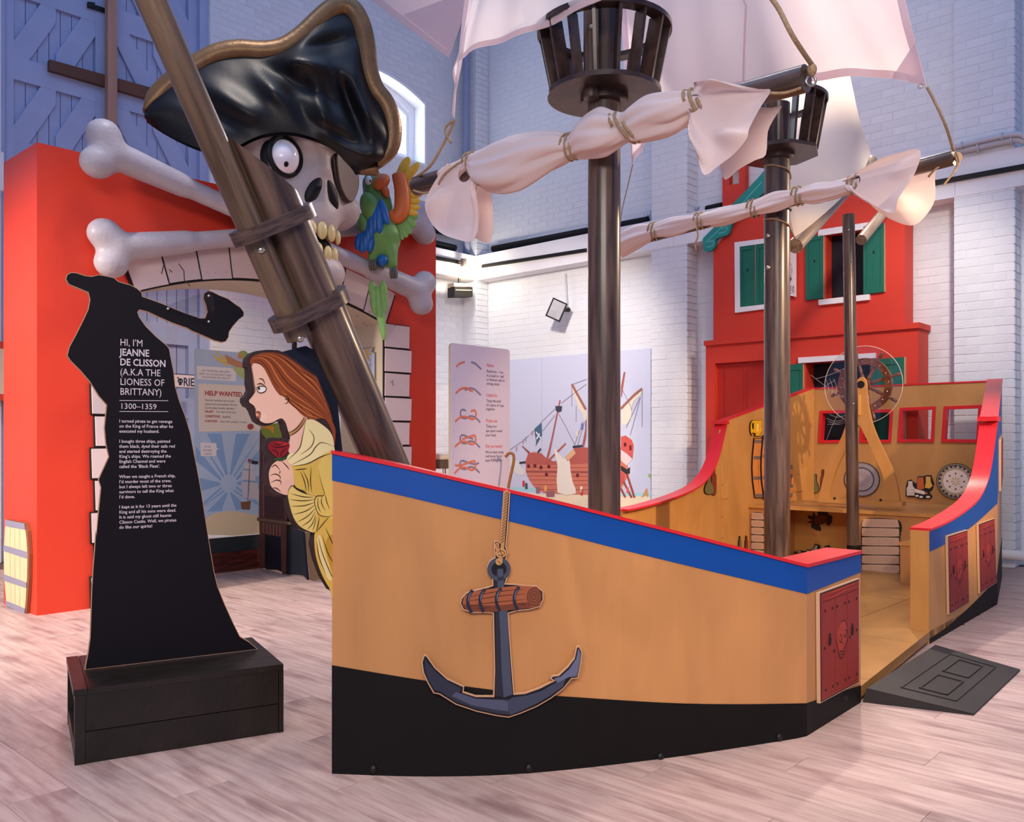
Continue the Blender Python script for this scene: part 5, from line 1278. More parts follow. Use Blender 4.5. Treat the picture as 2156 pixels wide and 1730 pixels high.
mk('backing_board', plate(PFg, PFg.L(fz(fo)), -0.022, 0.0), mat('figure_edge', '#3a2a28', 0.5), fg)
def fp(name, pts, col, o, sm=True, parent=fg):
    P = PFg.L(fz(pts)); P = smoothpts(P, 3) if sm else P
    return mk(name, plate(PFg, P, 0.0002, o), ink('print_'+name, col), parent)
def fl(lines, w, o, col='print_line', hexc='#2a1d18', taper=True, name='ink_line', parent=fg):
    return mk(name, join(*[stroke(PFg, smoothpts(PFg.L(fz(l)), 5, False), w, o, taper) for l in lines]), ink(col, hexc), parent, kind='stuff' if len(lines) > 1 else None)
fp('skin', [(450, 232), (455, 300), (462, 370), (468, 420), (452, 455), (425, 490), (430, 512), (460, 530), (478, 560), (480, 600), (500, 640), (545, 662), (600, 655), (640, 632), (668, 625), (690, 645), (705, 680), (715, 730), (722, 770), (712, 830), (730, 885), (790, 870), (830, 700), (855, 620), (800, 560), (740, 500), (690, 460), (640, 440), (600, 380), (560, 300), (530, 250), (490, 225)], '#f0c3ac', 0.0010)
hair = fp('hair', [(436, 215), (445, 185), (480, 163), (540, 146), (620, 147), (690, 168), (760, 212), (840, 272), (900, 312), (925, 332), (950, 400), (990, 500), (1022, 590), (1038, 650), (1060, 720), (1046, 850), (1040, 740), (1000, 650), (960, 622), (900, 640), (855, 622), (810, 595), (770, 555), (720, 512), (690, 468), (650, 452), (615, 402), (580, 340), (550, 280), (520, 232), (470, 216), (448, 238)], '#8f4726', 0.0016)
fl([[(460, 190), (520, 185), (580, 230), (630, 320), (690, 400), (780, 470), (880, 540), (960, 600)], [(500, 165), (580, 180), (650, 240), (720, 330), (820, 410), (920, 500), (1000, 590)], [(560, 155), (650, 185), (740, 260), (840, 350), (930, 440), (1010, 570)], [(640, 160), (740, 220), (840, 310), (920, 380), (980, 490)], [(560, 260), (620, 360), (680, 430), (770, 510), (850, 570), (900, 620)], [(700, 470), (780, 540), (860, 600), (930, 620)], [(660, 430), (760, 500), (860, 560), (980, 630)]], 0.0055, 0.0019, 'hair_light', '#c9743c', True, 'hair_strand')
fl([[(450, 205), (510, 205), (560, 260), (610, 350), (670, 420), (760, 490), (870, 560)], [(480, 175), (560, 185), (630, 260), (700, 360), (800, 440), (900, 520), (990, 620)], [(600, 150), (700, 205), (800, 300), (900, 390), (980, 520)], [(620, 150), (720, 210), (820, 290), (900, 340), (960, 440)], [(690, 470), (770, 545), (850, 600)], [(640, 440), (740, 500), (840, 560), (940, 620)]], 0.0025, 0.0021, 'hair_dark', '#4a2114', True, 'hair_line')
shawl = fp('shawl', [(862, 632), (905, 637), (960, 670), (1010, 712), (1038, 760), (1049, 830), (1049, 868), (1000, 872), (900, 930), (820, 962), (740, 972), (700, 935), (722, 885), (765, 878), (800, 830), (822, 740), (842, 660)], '#efe0a4', 0.0017)
fp('bodice', [(742, 962), (850, 950), (950, 900), (1049, 872), (1049, 1884), (1015, 1860), (955, 1750), (915, 1620), (905, 1500), (912, 1440), (905, 1380), (860, 1180), (770, 1125), (750, 1050)], '#dfbb57', 0.0012)
slv = fp('sleeve', [(930, 985), (980, 900), (1049, 880), (1049, 1325), (1000, 1340), (935, 1322), (905, 1240), (920, 1192), (975, 1180), (950, 1080)], '#e8ca6a', 0.0018)
fp('cuff', [(712, 1185), (715, 1150), (740, 1115), (775, 1142), (830, 1170), (900, 1190), (915, 1235), (922, 1320), (912, 1448), (850, 1440), (790, 1402), (752, 1342), (727, 1262)], '#e9cf78', 0.0022)
hand = fp('hand', [(640, 932), (700, 925), (738, 975), (756, 1060), (752, 1120), (715, 1182), (640, 1162), (592, 1122), (580, 1085), (574, 1040), (580, 1000), (600, 962)], '#efbfa6', 0.0020)
rose = fp('rose', [(566, 832), (590, 796), (640, 788), (690, 796), (722, 812), (716, 850), (692, 890), (650, 912), (615, 896), (590, 870)], '#8c1d26', 0.0024)
fp('leaf', [(606, 928), (640, 906), (668, 912), (706, 902), (690, 925), (655, 938), (630, 930)], '#31502f', 0.0023)
fl([[(580, 815), (620, 835), (680, 830), (715, 815)], [(600, 805), (640, 815), (690, 803)], [(590, 850), (630, 870), (640, 905)], [(700, 840), (670, 870), (655, 905)]], 0.0045, 0.0027, 'rose_dark', '#4a0d14', True, 'petal_line')
fp('rose_highlight', [(640, 800), (690, 802), (705, 815), (670, 822), (645, 815)], '#c0323a', 0.0026)
fl([[(590, 985), (620, 965), (655, 1005)], [(580, 1042), (620, 1030), (655, 1050), (650, 1075)], [(585, 1095), (625, 1075), (660, 1085), (655, 1110)], [(600, 1130), (630, 1135), (660, 1160)], [(665, 935), (700, 970), (722, 1000)], [(655, 1005), (650, 1030)]], 0.0035, 0.0023)
fl([[(450, 235), (455, 300), (464, 370), (470, 420), (452, 455), (425, 490), (430, 512), (460, 532), (478, 562)], [(480, 600), (500, 640), (545, 664), (600, 657), (645, 632)], [(497, 335), (528, 342), (545, 378)], [(483, 378), (515, 372), (548, 392)], [(682, 465), (705, 462), (717, 485), (705, 512), (685, 518)], [(690, 480), (702, 490)], [(478, 575), (505, 580), (512, 602)], [(505, 640), (490, 610)], [(700, 690), (716, 735), (722, 770), (712, 830)]], 0.0035, 0.0022)
eyf = fp('eye_white', [(483, 405), (510, 393), (548, 398), (545, 425), (515, 438), (492, 428)], '#f2ece6', 0.0022)
fl([[(483, 403), (510, 391), (550, 398), (546, 426), (514, 440), (491, 428), (483, 403)]], 0.0028, 0.0026, taper=False)
mk('iris', plate(PFg, disc_pts(*PFg.ab(*fz([(500, 408)])[0]), 0.0042), 0.0022, 0.0027), M_ink, eyf)
fp('lips', [(474, 575), (505, 580), (512, 600), (508, 628), (488, 612), (500, 598), (482, 588)], '#c06a45', 0.0021)
fp('cheek', [(500, 600), (540, 590), (560, 620), (530, 650), (505, 635)], '#f3cdb8', 0.0012)
fl([[(836, 620), (805, 675), (762, 718), (716, 742)]], 0.014, 0.0022, 'choker', '#b98a58', False, 'choker')
fl([[(836, 612), (800, 668), (760, 708), (712, 732)], [(842, 630), (810, 684), (766, 728), (720, 752)]], 0.003, 0.0025)
fl([[(842, 640), (820, 740), (800, 830), (762, 880), (705, 930)], [(1049, 830), (960, 800), (915, 830), (880, 880), (820, 920), (720, 970)], [(860, 700), (900, 760), (880, 830), (800, 890)], [(740, 972), (850, 955), (950, 905), (1049, 872)], [(760, 1000), (850, 990)], [(800, 1010), (830, 1080), (845, 1160)], [(820, 1005), (855, 1080), (860, 1160)], [(880, 975), (875, 1080), (885, 1165)], [(930, 985), (950, 1080), (975, 1180), (920, 1192), (905, 1240), (935, 1322), (1000, 1340), (1049, 1325)], [(985, 1180), (990, 1220), (1015, 1290)], [(960, 1190), (955, 1240), (985, 1300)], [(930, 1200), (930, 1260), (950, 1310)],
    [(1010, 1340), (960, 1400), (915, 1455)], [(940, 1340), (930, 1400), (915, 1450)], [(930, 1480), (960, 1600), (1020, 1750), (1049, 1800)], [(920, 1520), (940, 1640), (990, 1770)], [(960, 1470), (1000, 1600), (1049, 1690)], [(985, 1420), (1020, 1500), (1049, 1560)], [(712, 1185), (715, 1150), (740, 1115), (775, 1142), (830, 1170), (905, 1190)]], 0.003, 0.0026)
fl([[(900, 1200), (820, 1195), (730, 1172)], [(905, 1215), (820, 1225), (722, 1215)], [(907, 1235), (830, 1260), (732, 1265)], [(908, 1255), (840, 1300), (748, 1325)], [(910, 1280), (850, 1340), (775, 1380)], [(912, 1300), (870, 1370), (810, 1410)], [(914, 1320), (890, 1390), (850, 1435)], [(916, 1340), (905, 1400), (890, 1445)]], 0.003, 0.0026)
fp('dress_shade', [(1049, 1500), (1010, 1480), (985, 1560), (1020, 1700), (1049, 1760)], '#c79a3c', 0.0015)
fp('dress_fold', [(925, 1500), (955, 1490), (985, 1620), (1035, 1780), (1010, 1800), (955, 1700)], '#f0dc98', 0.0015)
# dark backing fin behind the lady that carries the spar
PFb = Pl(Vector((st_.x, st_.y, 0))-PFg.n*0.024, U2); PFb.n = PFg.n
tag(mk('stem_fin', plate(PFb, PFb.L([(580, 745), (645, 728), (672, 742), (705, 790), (722, 955), (706, 962), (703, 1240), (690, 1230), (640, 1000)]), -0.02, -0.001), mat('navy_paint', '#1d2233', 0.5)), 'dark navy fin board behind the figurehead, under the bowsprit', 'board')

# ---- anchor on the bow panel
n_i = min(range(n_), key=lambda k: abs(xs[k]-1060)); an = -offs(PB)[n_i]
PA = Pl(Vector((PB[n_i].x, PB[n_i].y, 0))+an*0.010, Vector((-an.y, an.x, 0))); PA.n = an
az_ = Zm(660, 940, 2.338)
anc = thing('anchor_cutout', 'flat painted anchor cut-out with wooden stock and rope, on the ship bow', 'cut-out', PA.px(1075, 1500))
ao_ = [(878, 650), (858, 620), (853, 590), (865, 560), (890, 545), (888, 500), (888, 465), (905, 460), (918, 470), (922, 400), (930, 300), (935, 222), (950, 212), (968, 225), (962, 320), (955, 420), (948, 490), (958, 520), (948, 552), (965, 580), (968, 605), (955, 640), (945, 672), (1000, 675), (1050, 682), (1100, 682), (1130, 710), (1132, 750), (1115, 787), (1060, 802), (1000, 808), (960, 820), (965, 900), (975, 1050), (988, 1214), (1040, 1210), (1110, 1185), (1180, 1150), (1165, 1142), (1172, 1126), (1205, 1122), (1250, 1080), (1280, 1040), (1292, 985), (1308, 978), (1323, 1010), (1316, 1070), (1302, 1138), (1270, 1142), (1230, 1190), (1170, 1237), (1100, 1278), (1020, 1312), (960, 1332), (900, 1324), (800, 1302), (700, 1268), (620, 1218), (590, 1212), (560, 1160), (538, 1110), (531, 1060), (543, 1020), (560, 1028), (600, 1085), (660, 1140), (742, 1178), (738, 1205), (800, 1225), (884, 1225), (888, 1100), (885, 950), (882, 820), (850, 817), (780, 817), (735, 802), (720, 770), (726, 745), (750, 718), (800, 703), (860, 688), (880, 680)]
aab = PA.L(az_(ao_))
mk('board', plate(PA, aab, -0.008, 0.004), M_ply, anc)
mk('black_face', plate(PA, inset(aab, 0.004), 0.0042, 0.0052), ink('anchor_black', '#15131a'), anc)
def ap(name, pts, col, o, sm=False, parent=anc):
    P = PA.L(az_(pts)); P = smoothpts(P, 3) if sm else P
    return mk(name, plate(PA, P, 0.0045, o), ink('print_'+name, col), parent)
def al(lines, w, o, nm, hexc, taper=True, name='ink_line', parent=anc, sm=4): return mk(name, join(*[stroke(PA, smoothpts(PA.L(az_(l)), sm, False), w, o, taper) for l in lines]), ink(nm, hexc), parent, kind='stuff' if len(lines) > 1 else None)
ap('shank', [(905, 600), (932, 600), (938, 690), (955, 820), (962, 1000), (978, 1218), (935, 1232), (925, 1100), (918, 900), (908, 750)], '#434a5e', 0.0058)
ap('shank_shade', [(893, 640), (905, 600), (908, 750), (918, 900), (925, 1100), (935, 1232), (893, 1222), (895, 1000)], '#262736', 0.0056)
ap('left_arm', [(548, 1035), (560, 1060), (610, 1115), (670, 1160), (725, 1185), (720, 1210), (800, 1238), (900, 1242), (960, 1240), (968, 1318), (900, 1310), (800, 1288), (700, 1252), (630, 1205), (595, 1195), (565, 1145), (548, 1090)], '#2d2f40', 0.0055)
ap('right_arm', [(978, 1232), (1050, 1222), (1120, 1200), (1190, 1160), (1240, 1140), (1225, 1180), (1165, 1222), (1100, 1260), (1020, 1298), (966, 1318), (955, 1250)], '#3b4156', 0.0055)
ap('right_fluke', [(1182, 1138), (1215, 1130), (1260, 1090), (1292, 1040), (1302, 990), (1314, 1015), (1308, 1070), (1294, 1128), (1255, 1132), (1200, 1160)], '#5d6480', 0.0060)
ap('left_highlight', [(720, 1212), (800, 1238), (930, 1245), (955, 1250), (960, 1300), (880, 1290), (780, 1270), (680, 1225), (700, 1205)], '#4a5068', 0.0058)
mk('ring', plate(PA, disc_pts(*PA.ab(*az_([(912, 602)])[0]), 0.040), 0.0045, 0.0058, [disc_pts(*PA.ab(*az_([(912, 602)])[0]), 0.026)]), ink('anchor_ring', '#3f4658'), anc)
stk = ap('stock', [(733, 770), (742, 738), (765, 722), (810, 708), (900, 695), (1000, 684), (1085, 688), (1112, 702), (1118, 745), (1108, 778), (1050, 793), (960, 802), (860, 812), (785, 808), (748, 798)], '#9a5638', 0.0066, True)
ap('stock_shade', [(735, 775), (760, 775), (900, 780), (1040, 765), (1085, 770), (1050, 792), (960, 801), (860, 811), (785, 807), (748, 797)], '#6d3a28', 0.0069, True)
mk('end_grain', plate(PA, disc_pts(*PA.ab(*az_([(1084, 737)])[0]), 0.026, 0.033), 0.006, 0.0072), ink('end_grain', '#7b452f'), stk)
for rr_ in (0.008, 0.016, 0.024): mk('growth_ring', plate(PA, disc_pts(*PA.ab(*az_([(1084, 737)])[0]), rr_, rr_*1.25), 0.0072, 0.0075, [disc_pts(*PA.ab(*az_([(1084, 737)])[0]), rr_-0.0016, rr_*1.25-0.0016)]), ink('growth', '#4d2518'), stk)
al([[(755, 740), (900, 712), (1040, 700)], [(745, 762), (900, 735), (1045, 722)], [(750, 785), (880, 765), (1045, 750)], [(1000, 770), (1045, 775)], [(800, 795), (870, 790)]], 0.0022, 0.0073, 'stock_line', '#3d1c12')
for x in (764, 824, 904, 992): al([[(x+18, 704-(x-764)*0.07), (x-2, 735-(x-764)*0.05), (x-4, 775-(x-764)*0.04), (x+12, 815-(x-764)*0.06)]], 0.011, 0.0078, 'stock_band', '#232636', False, 'band')
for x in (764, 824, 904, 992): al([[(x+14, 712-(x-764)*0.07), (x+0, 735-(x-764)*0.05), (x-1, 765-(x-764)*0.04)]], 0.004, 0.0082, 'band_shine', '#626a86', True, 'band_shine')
rpe = al([[(950, 222), (944, 300), (936, 400), (928, 500), (918, 575)]], 0.0125, 0.0066, 'drawn_rope', '#b78452', False, 'rope', sm=6)
al([[(x-9, y+6), (x+9, y-8)] for x, y in [(950-(y-222)*0.088, y) for y in range(230, 480, 14)]], 0.0022, 0.0070, 'drawn_rope_line', '#4b2d16', False, 'rope_line', rpe)
kn_ = [mk('knot', plate(PA, disc_pts(*PA.ab(*az_([(x, y)])[0]), r1, r2, 18), 0.0045, o), ink('drawn_knot', '#bd8c58'), rpe) for x, y, r1, r2, o in ((922, 522, 0.019, 0.017, 0.0072), (903, 490, 0.007, 0.014, 0.0068), (912, 565, 0.012, 0.012, 0.0070))]
al([[(905, 520), (922, 510), (940, 522), (925, 535), (908, 530)], [(900, 478), (908, 500)], [(904, 560), (922, 575)], [(915, 500), (930, 545)]], 0.0022, 0.0076, 'drawn_rope_line', '#4b2d16', False, 'knot_line', rpe)

# ---- red gun-port cut-outs with skulls
M_port = mat('port_red', '#8f2a22', 0.5, var=0.12, vs=5, stretch=(5, 5, 1)); M_pin = mat('port_ink', '#2e1212', 0.6); M_phi = mat('port_highlight', '#c8452f', 0.55); M_pedge = mat('port_edge', '#c9a78a', 0.6)
def port(pl, q, label):
    """q: four px corners (tl, tr, br, bl)"""
    c = pl.L(q); t = thing('gun_port', label, 'cut-out', pl.x(*c[3]))
    def B(s, r): a = [c[3][i]*(1-s)+c[2][i]*s for i in (0, 1)]; b = [c[0][i]*(1-s)+c[1][i]*s for i in (0, 1)]; return (a[0]*(1-r)+b[0]*r, a[1]*(1-r)+b[1]*r)
    mk('board', plate(pl, c, 0.003, 0.016), M_pedge, t)
    mk('outline', plate(pl, [B(0.02, 0.008), B(0.98, 0.008), B(0.98, 0.992), B(0.02, 0.992)], 0.0155, 0.0166), M_ink, t)
    for i in range(3):
        s0, s1 = 0.06+i*0.30, 0.06+(i+1)*0.30-0.012
        mk('plank', plate(pl, [B(s0, 0.05), B(s1, 0.05), B(s1, 0.90), B(s0, 0.90)], 0.016, 0.019), M_port, t)
    mk('frame', plate(pl, [B(0.035, 0.02), B(0.965, 0.02), B(0.965, 0.98), B(0.035, 0.98)], 0.016, 0.0185, [[B(0.058, 0.048), B(0.95, 0.048), B(0.95, 0.905), B(0.058, 0.905)]]), M_port, t)
    S_ = lambda L, w, o=0.0195: join(*[stroke(pl, smoothpts([B(*p) for p in l], 4, False), w, o, True) for l in L])
    k = (Vector(c[0])-Vector(c[3])).length
    mk('skull_shape', plate(pl, smoothpts([B(s, r) for s, r in ((0.42, 0.60), (0.50, 0.66), (0.60, 0.65), (0.66, 0.56), (0.65, 0.48), (0.60, 0.42), (0.58, 0.36), (0.50, 0.32), (0.44, 0.37), (0.42, 0.44), (0.38, 0.52))], 3), 0.019, 0.0197), mat('port_skull_red', '#a5352a', 0.5), t)
    mk('skull_drawing', S_([[(0.42, 0.60), (0.50, 0.66), (0.60, 0.65), (0.66, 0.56), (0.65, 0.48), (0.60, 0.42), (0.58, 0.36), (0.50, 0.32), (0.44, 0.37), (0.42, 0.44), (0.38, 0.52), (0.42, 0.60)], [(0.43, 0.52), (0.48, 0.47), (0.51, 0.52), (0.46, 0.55)], [(0.55, 0.54), (0.60, 0.50), (0.64, 0.55), (0.58, 0.57)], [(0.52, 0.47), (0.54, 0.44)], [(0.45, 0.40), (0.52, 0.38), (0.59, 0.42)], [(0.46, 0.37), (0.52, 0.35), (0.57, 0.38)]], k*0.016, 0.0200), M_pin, t)
    mk('highlight', S_([[(0.05, 0.93), (0.3, 0.925), (0.6, 0.94), (0.95, 0.935)], [(0.05, 0.972), (0.5, 0.968), (0.95, 0.975)], [(0.40, 0.40), (0.44, 0.46), (0.47, 0.42)], [(0.44, 0.60), (0.50, 0.64)]], k*0.010, 0.0202), M_phi, t)
    for s in (0.22, 0.78):
        ca_, cb_ = B(s, 0.56); mk('ring_pull', plate(pl, disc_pts(ca_, cb_-k*0.03, k*0.028, k*0.042, 18), 0.019, 0.022, [disc_pts(ca_, cb_-k*0.03, k*0.016, k*0.028, 18)]), M_ink, t)
        mk('ring_plate', plate(pl, disc_pts(ca_, cb_+k*0.02, k*0.012, k*0.024, 8), 0.019, 0.0225), M_ink, t)
    for s in (0.12, 0.29, 0.40, 0.60, 0.70, 0.90):
        for r in (0.10, 0.82):
            mk('nail', plate(pl, disc_pts(*B(s, r), k*0.010, k*0.014, 8), 0.019, 0.0215), M_ink, t)
    for s, r in ((0.10, 0.48), (0.90, 0.52), (0.32, 0.42), (0.72, 0.48)): mk('nail', plate(pl, disc_pts(*B(s, r), k*0.010, k*0.014, 8), 0.019, 0.0215), M_ink, t)
    return t
PL2.n = PL2.n if PL2.n.dot(CAMP-C1) > 0 else -PL2.n; PL3.n = PL3.n if PL3.n.dot(CAMP-C3) > 0 else -PL3.n
port(PL2, [(1716, 1247), (1802, 1216), (1802, 1434), (1718, 1479)], 'red gun-port cut-out on the short panel left of the ship entrance')
z1_ = Zm(1900, 1020, 4.551)
port(PL3, z1_([(405, 490), (600, 430), (615, 1125), (420, 1240)]), 'red gun-port cut-out right of the ship entrance, nearer one')
port(PL3, z1_([(702, 375), (860, 320), (880, 935), (718, 1040)]), 'red gun-port cut-out right of the ship entrance, farther one')
PL4 = Pl(C4, C5-C4); PL4.n = PL4.n if PL4.n.dot(Vector((1, -1, 0))) > 0 else -PL4.n
L4 = (C5-C4).length
tt = thing('gun_port', 'red gun-port cut-out seen edge-on at the ship aft right side', 'cut-out', PL4.x(L4*0.5, 0.78))
mk('board', plate(PL4, [(L4*0.25, 0.78), (L4*0.6, 0.86), (L4*0.6, 1.20), (L4*0.25, 1.16)], 0.003, 0.018), M_pedge, tt)
mk('plank', plate(PL4, [(L4*0.27, 0.80), (L4*0.58, 0.88), (L4*0.58, 1.18), (L4*0.27, 1.14)], 0.018, 0.022), M_port, tt)
# =================================================================== INSIDE THE SHIP
def cut(name, label, pl, outline, face, border=0.004, th=0.012, backm=None, cat='cut-out', base=None, off=0.002, sm=0):
    P = pl.L(outline); P = smoothpts(P, sm) if sm else P
    b = min(P, key=lambda q: q[1]); t = thing(name, label, cat, pl.x(b[0], b[1], off))
    mk('board', plate(pl, P, off, off+th), backm or M_ink, t)
    mk('face', plate(pl, inset(P, border), off+th+0.0003, off+th+0.001), face, t)
    return t, off+th+0.0014
def pol(pl, t, name, pts, m, o, sm=0):
    P = pl.L(pts); P = smoothpts(P, sm) if sm else P
    return mk(name, plate(pl, P, o-0.0006, o), m, t)
def lns(pl, t, name, lines, w, m, o, sm=3, taper=True):
    o_ = mk(name, join(*[stroke(pl, smoothpts(pl.L(l), sm, False), w, o, taper) for l in lines]), m, t, kind='stuff' if len(lines) > 1 else None); return o_
M_bst = ink('barrel_print', '#d98a4a'); M_bho = ink('barrel_band', '#7a6660'); M_gls = ink('bottle_glass_print', '#6f6a45'); M_glb = ink('bottle_brown_print', '#7d3520'); M_gl_hi = ink('bottle_shine', '#d9d2b4')
def barrel(pl, x0, x1, y0, y1, label, sl=0.0):
    xm = (x0+x1)/2; w = x1-x0
    o = [(x0+w*0.10, y0), (x1-w*0.10, y0+sl), (x1-w*0.02, y0+(y1-y0)*0.3), (x1, (y0+y1)/2), (x1-w*0.03, y0+(y1-y0)*0.75), (x1-w*0.13, y1+sl), (x0+w*0.14, y1), (x0+w*0.03, y0+(y1-y0)*0.72), (x0, (y0+y1)/2), (x0+w*0.02, y0+(y1-y0)*0.3)]
    t, z = cut('barrel_cutout', label, pl, o, M_bst, 0.006)
    for f in (0.03, 0.30, 0.64, 0.93):
        yy_ = y0+(y1-y0)*f; e = 0.08*abs(f-0.48)*2*w
        pol(pl, t, 'hoop', [(x0+e+1.5, yy_), (x1-e-1.5, yy_+sl), (x1-e-1.5, yy_+sl+7), (x0+e+1.5, yy_+7)], M_bho, z)
    lns(pl, t, 'stave_line', [[(x0+w*f, y0+6), (x0+w*(f-0.03), (y0+y1)/2), (x0+w*f, y1-4)] for f in (0.3, 0.55, 0.78)], 0.004, M_ink, z)
    return t
barrel(P4, 1581, 1626, 922, 1048, 'tall printed barrel on the ship wall under the yellow jug')
P4b = Pl(P4.P+P4.n*0.016, P4.e); P4b.n = P4.n
barrel(P4b, 1600, 1648, 916, 1050, 'printed barrel overlapping another, half hidden by the second mast')
barrel(P4, 1641, 1669, 979, 1042, 'small printed barrel just right of the second mast')
jo_ = [(1583, 884), (1602, 884), (1600, 896), (1603, 906), (1597, 914), (1600, 918), (1586, 918), (1588, 913), (1582, 911), (1580, 917), (1577, 908), (1577, 896), (1579, 887)]
t, z = cut('jug_cutout', 'yellow jug cut-out above the barrel on the ship wall', P4, jo_, ink('jug_yellow', '#e8b21c'), 0.004)
pol(P4, t, 'handle_gap', [(1580, 892), (1584, 889), (1584, 903), (1581, 903)], M_ink, z)
pol(P4, t, 'shine', [(1590, 892), (1594, 892), (1594, 908), (1590, 908)], ink('jug_shine', '#f6dc7a'), z)
def bottles(pl, pts_round, pts_tall, label, hi=None):
    allp = pts_round+pts_tall; b = max(allp, key=lambda p: p[1])
    t = thing('bottle_cutout', label, 'cut-out', pl.px(*b))
    for nm, P, m, o in (('tall_bottle', pts_tall, M_glb, 0.0), ('round_bottle', pts_round, M_gls, 0.002)):
        ab = smoothpts(pl.L(P), 3); mk(nm+'_board', plate(pl, ab, 0.002, 0.010+o), M_ink, t)
        cx = sum(p[0] for p in ab)/len(ab); q = inset(ab, 0.004)
        mk(nm, plate(pl, q, 0.0105+o, 0.0112+o), m, t)
    return t
def rb(x, y, s, k=1.0): return [(x-3*s, y-38*s), (x+3*s, y-38*s), (x+3*s, y-24*s), (x+6*s, y-18*s), (x+8.5*s, y-7*s), (x+5*s, y), (x-5*s, y), (x-8.5*s, y-7*s), (x-6*s, y-18*s), (x-3*s, y-24*s)]
def tb_(x, y, s): return [(x-2.5*s, y-60*s), (x+2.5*s, y-60*s), (x+2.8*s, y-46*s), (x+5.2*s, y-40*s), (x+5*s, y-6*s), (x+2*s, y), (x-2*s, y), (x-5*s, y-6*s), (x-5.2*s, y-40*s), (x-2.8*s, y-46*s)]
bottles(P3i, rb(1490.5, 1040, 1.15), tb_(1501, 1042, 1.0), 'two printed bottles beside the red curved rail on the ship wall')
bottles(PS, rb(1717, 1037, 1.0), tb_(1733, 1040, 0.85), 'printed flask and bottle on the stern wall left of the wheel stand')
bottles(P4, tb_(1556, 1160, 0.52), tb_(1570, 1163, 0.58), 'two small dark bottles low on the ship wall near the rail')
# metal dish and painted plate
def dish(cx, cy, rx, ry, label, kind):
    a, b = PS.ab(cx, cy); R = abs(PS.ab(cx+rx, cy)[0]-a); Rz = abs(PS.ab(cx, cy+ry)[1]-b)
    t = thing('plate_cutout', label, 'plate', PS.x(a, b-Rz))
    D = lambda k, o0, o1, m, nm, kin=None: mk(nm, plate(PS, disc_pts(a, b, R*k, Rz*k, 40), o0, o1, [disc_pts(a, b, R*kin, Rz*kin, 40)] if kin else []), m, t)
    D(1.0, 0.002, 0.010, M_ink, 'board')
    if kind == 'metal':
        D(0.96, 0.010, 0.0112, ink('pewter_rim', '#8c8690'), 'rim'); D(0.70, 0.011, 0.0118, ink('pewter_dark', '#3b3740'), 'well_edge'); D(0.64, 0.0115, 0.0124, ink('pewter', '#a49ca6'), 'well')
        L = []
        for i in range(16):
            q = 2*math.pi*i/16; L.append([(a+R*r*math.cos(q+w), b+Rz*r*math.sin(q+w)) for r, w in ((0.1, 0), (0.3, 0.2), (0.45, -0.1), (0.6, 0.12))])
        mk('chasing', join(*[stroke(PS, smoothpts(l, 3, False), 0.004, 0.0128, True) for l in L]), ink('pewter_line', '#5a545e'), t)
        mk('rim_chasing', join(*[stroke(PS, [(a+R*r*math.cos(2*math.pi*i/44+(r-0.7)*0.8), b+Rz*r*math.sin(2*math.pi*i/44+(r-0.7)*0.8)) for r in (0.74, 0.83, 0.92)], 0.005, 0.0128, True) for i in range(44)]), ink('pewter_light', '#c0bac2'), t)
    else:
        D(0.97, 0.010, 0.0112, ink('plate_olive', '#8c8260'), 'outer_rim'); D(0.90, 0.011, 0.0118, ink('plate_navy', '#3a3d55'), 'navy_band'); D(0.76, 0.0115, 0.0124, ink('plate_tan', '#b5a988'), 'tan_band'); D(0.64, 0.012, 0.013, ink('plate_cream', '#e8ddd4'), 'centre')
        for i in range(22):
            q = 2*math.pi*i/22; mk('rim_petal', plate(PS, [(a+R*r*math.cos(q+w), b+Rz*r*math.sin(q+w)) for r, w in ((0.77, -0.10), (0.84, -0.06), (0.885, 0), (0.84, 0.06), (0.77, 0.10))], 0.0121, 0.0127), ink('petal_%d' % (i % 2), ('#b98a8c', '#c9b98e')[i % 2]), t)
        for i in range(8):
            q = 2*math.pi*i/8; mk('motif', plate(PS, [(a+R*r*math.cos(q+w), b+Rz*r*math.sin(q+w)) for r, w in ((0.36, 0), (0.43, -0.13), (0.50, 0), (0.43, 0.13))], 0.013, 0.0138), ink('motif_red', '#8c4a3c'), t)
            mk('ray', plate(PS, [(a+R*r*math.cos(q+w), b+Rz*r*math.sin(q+w)) for r, w in ((0.04, 0), (0.20, -0.16), (0.28, 0), (0.20, 0.16))], 0.013, 0.0138), ink('motif_gold', '#c8a65c'), t)
    return t
dish(1815, 1009, 38, 36, 'engraved pewter dish on the stern wall behind the slender post', 'metal')
dish(2013, 1013, 42, 38, 'large painted plate with flower pattern on the stern wall', 'painted')
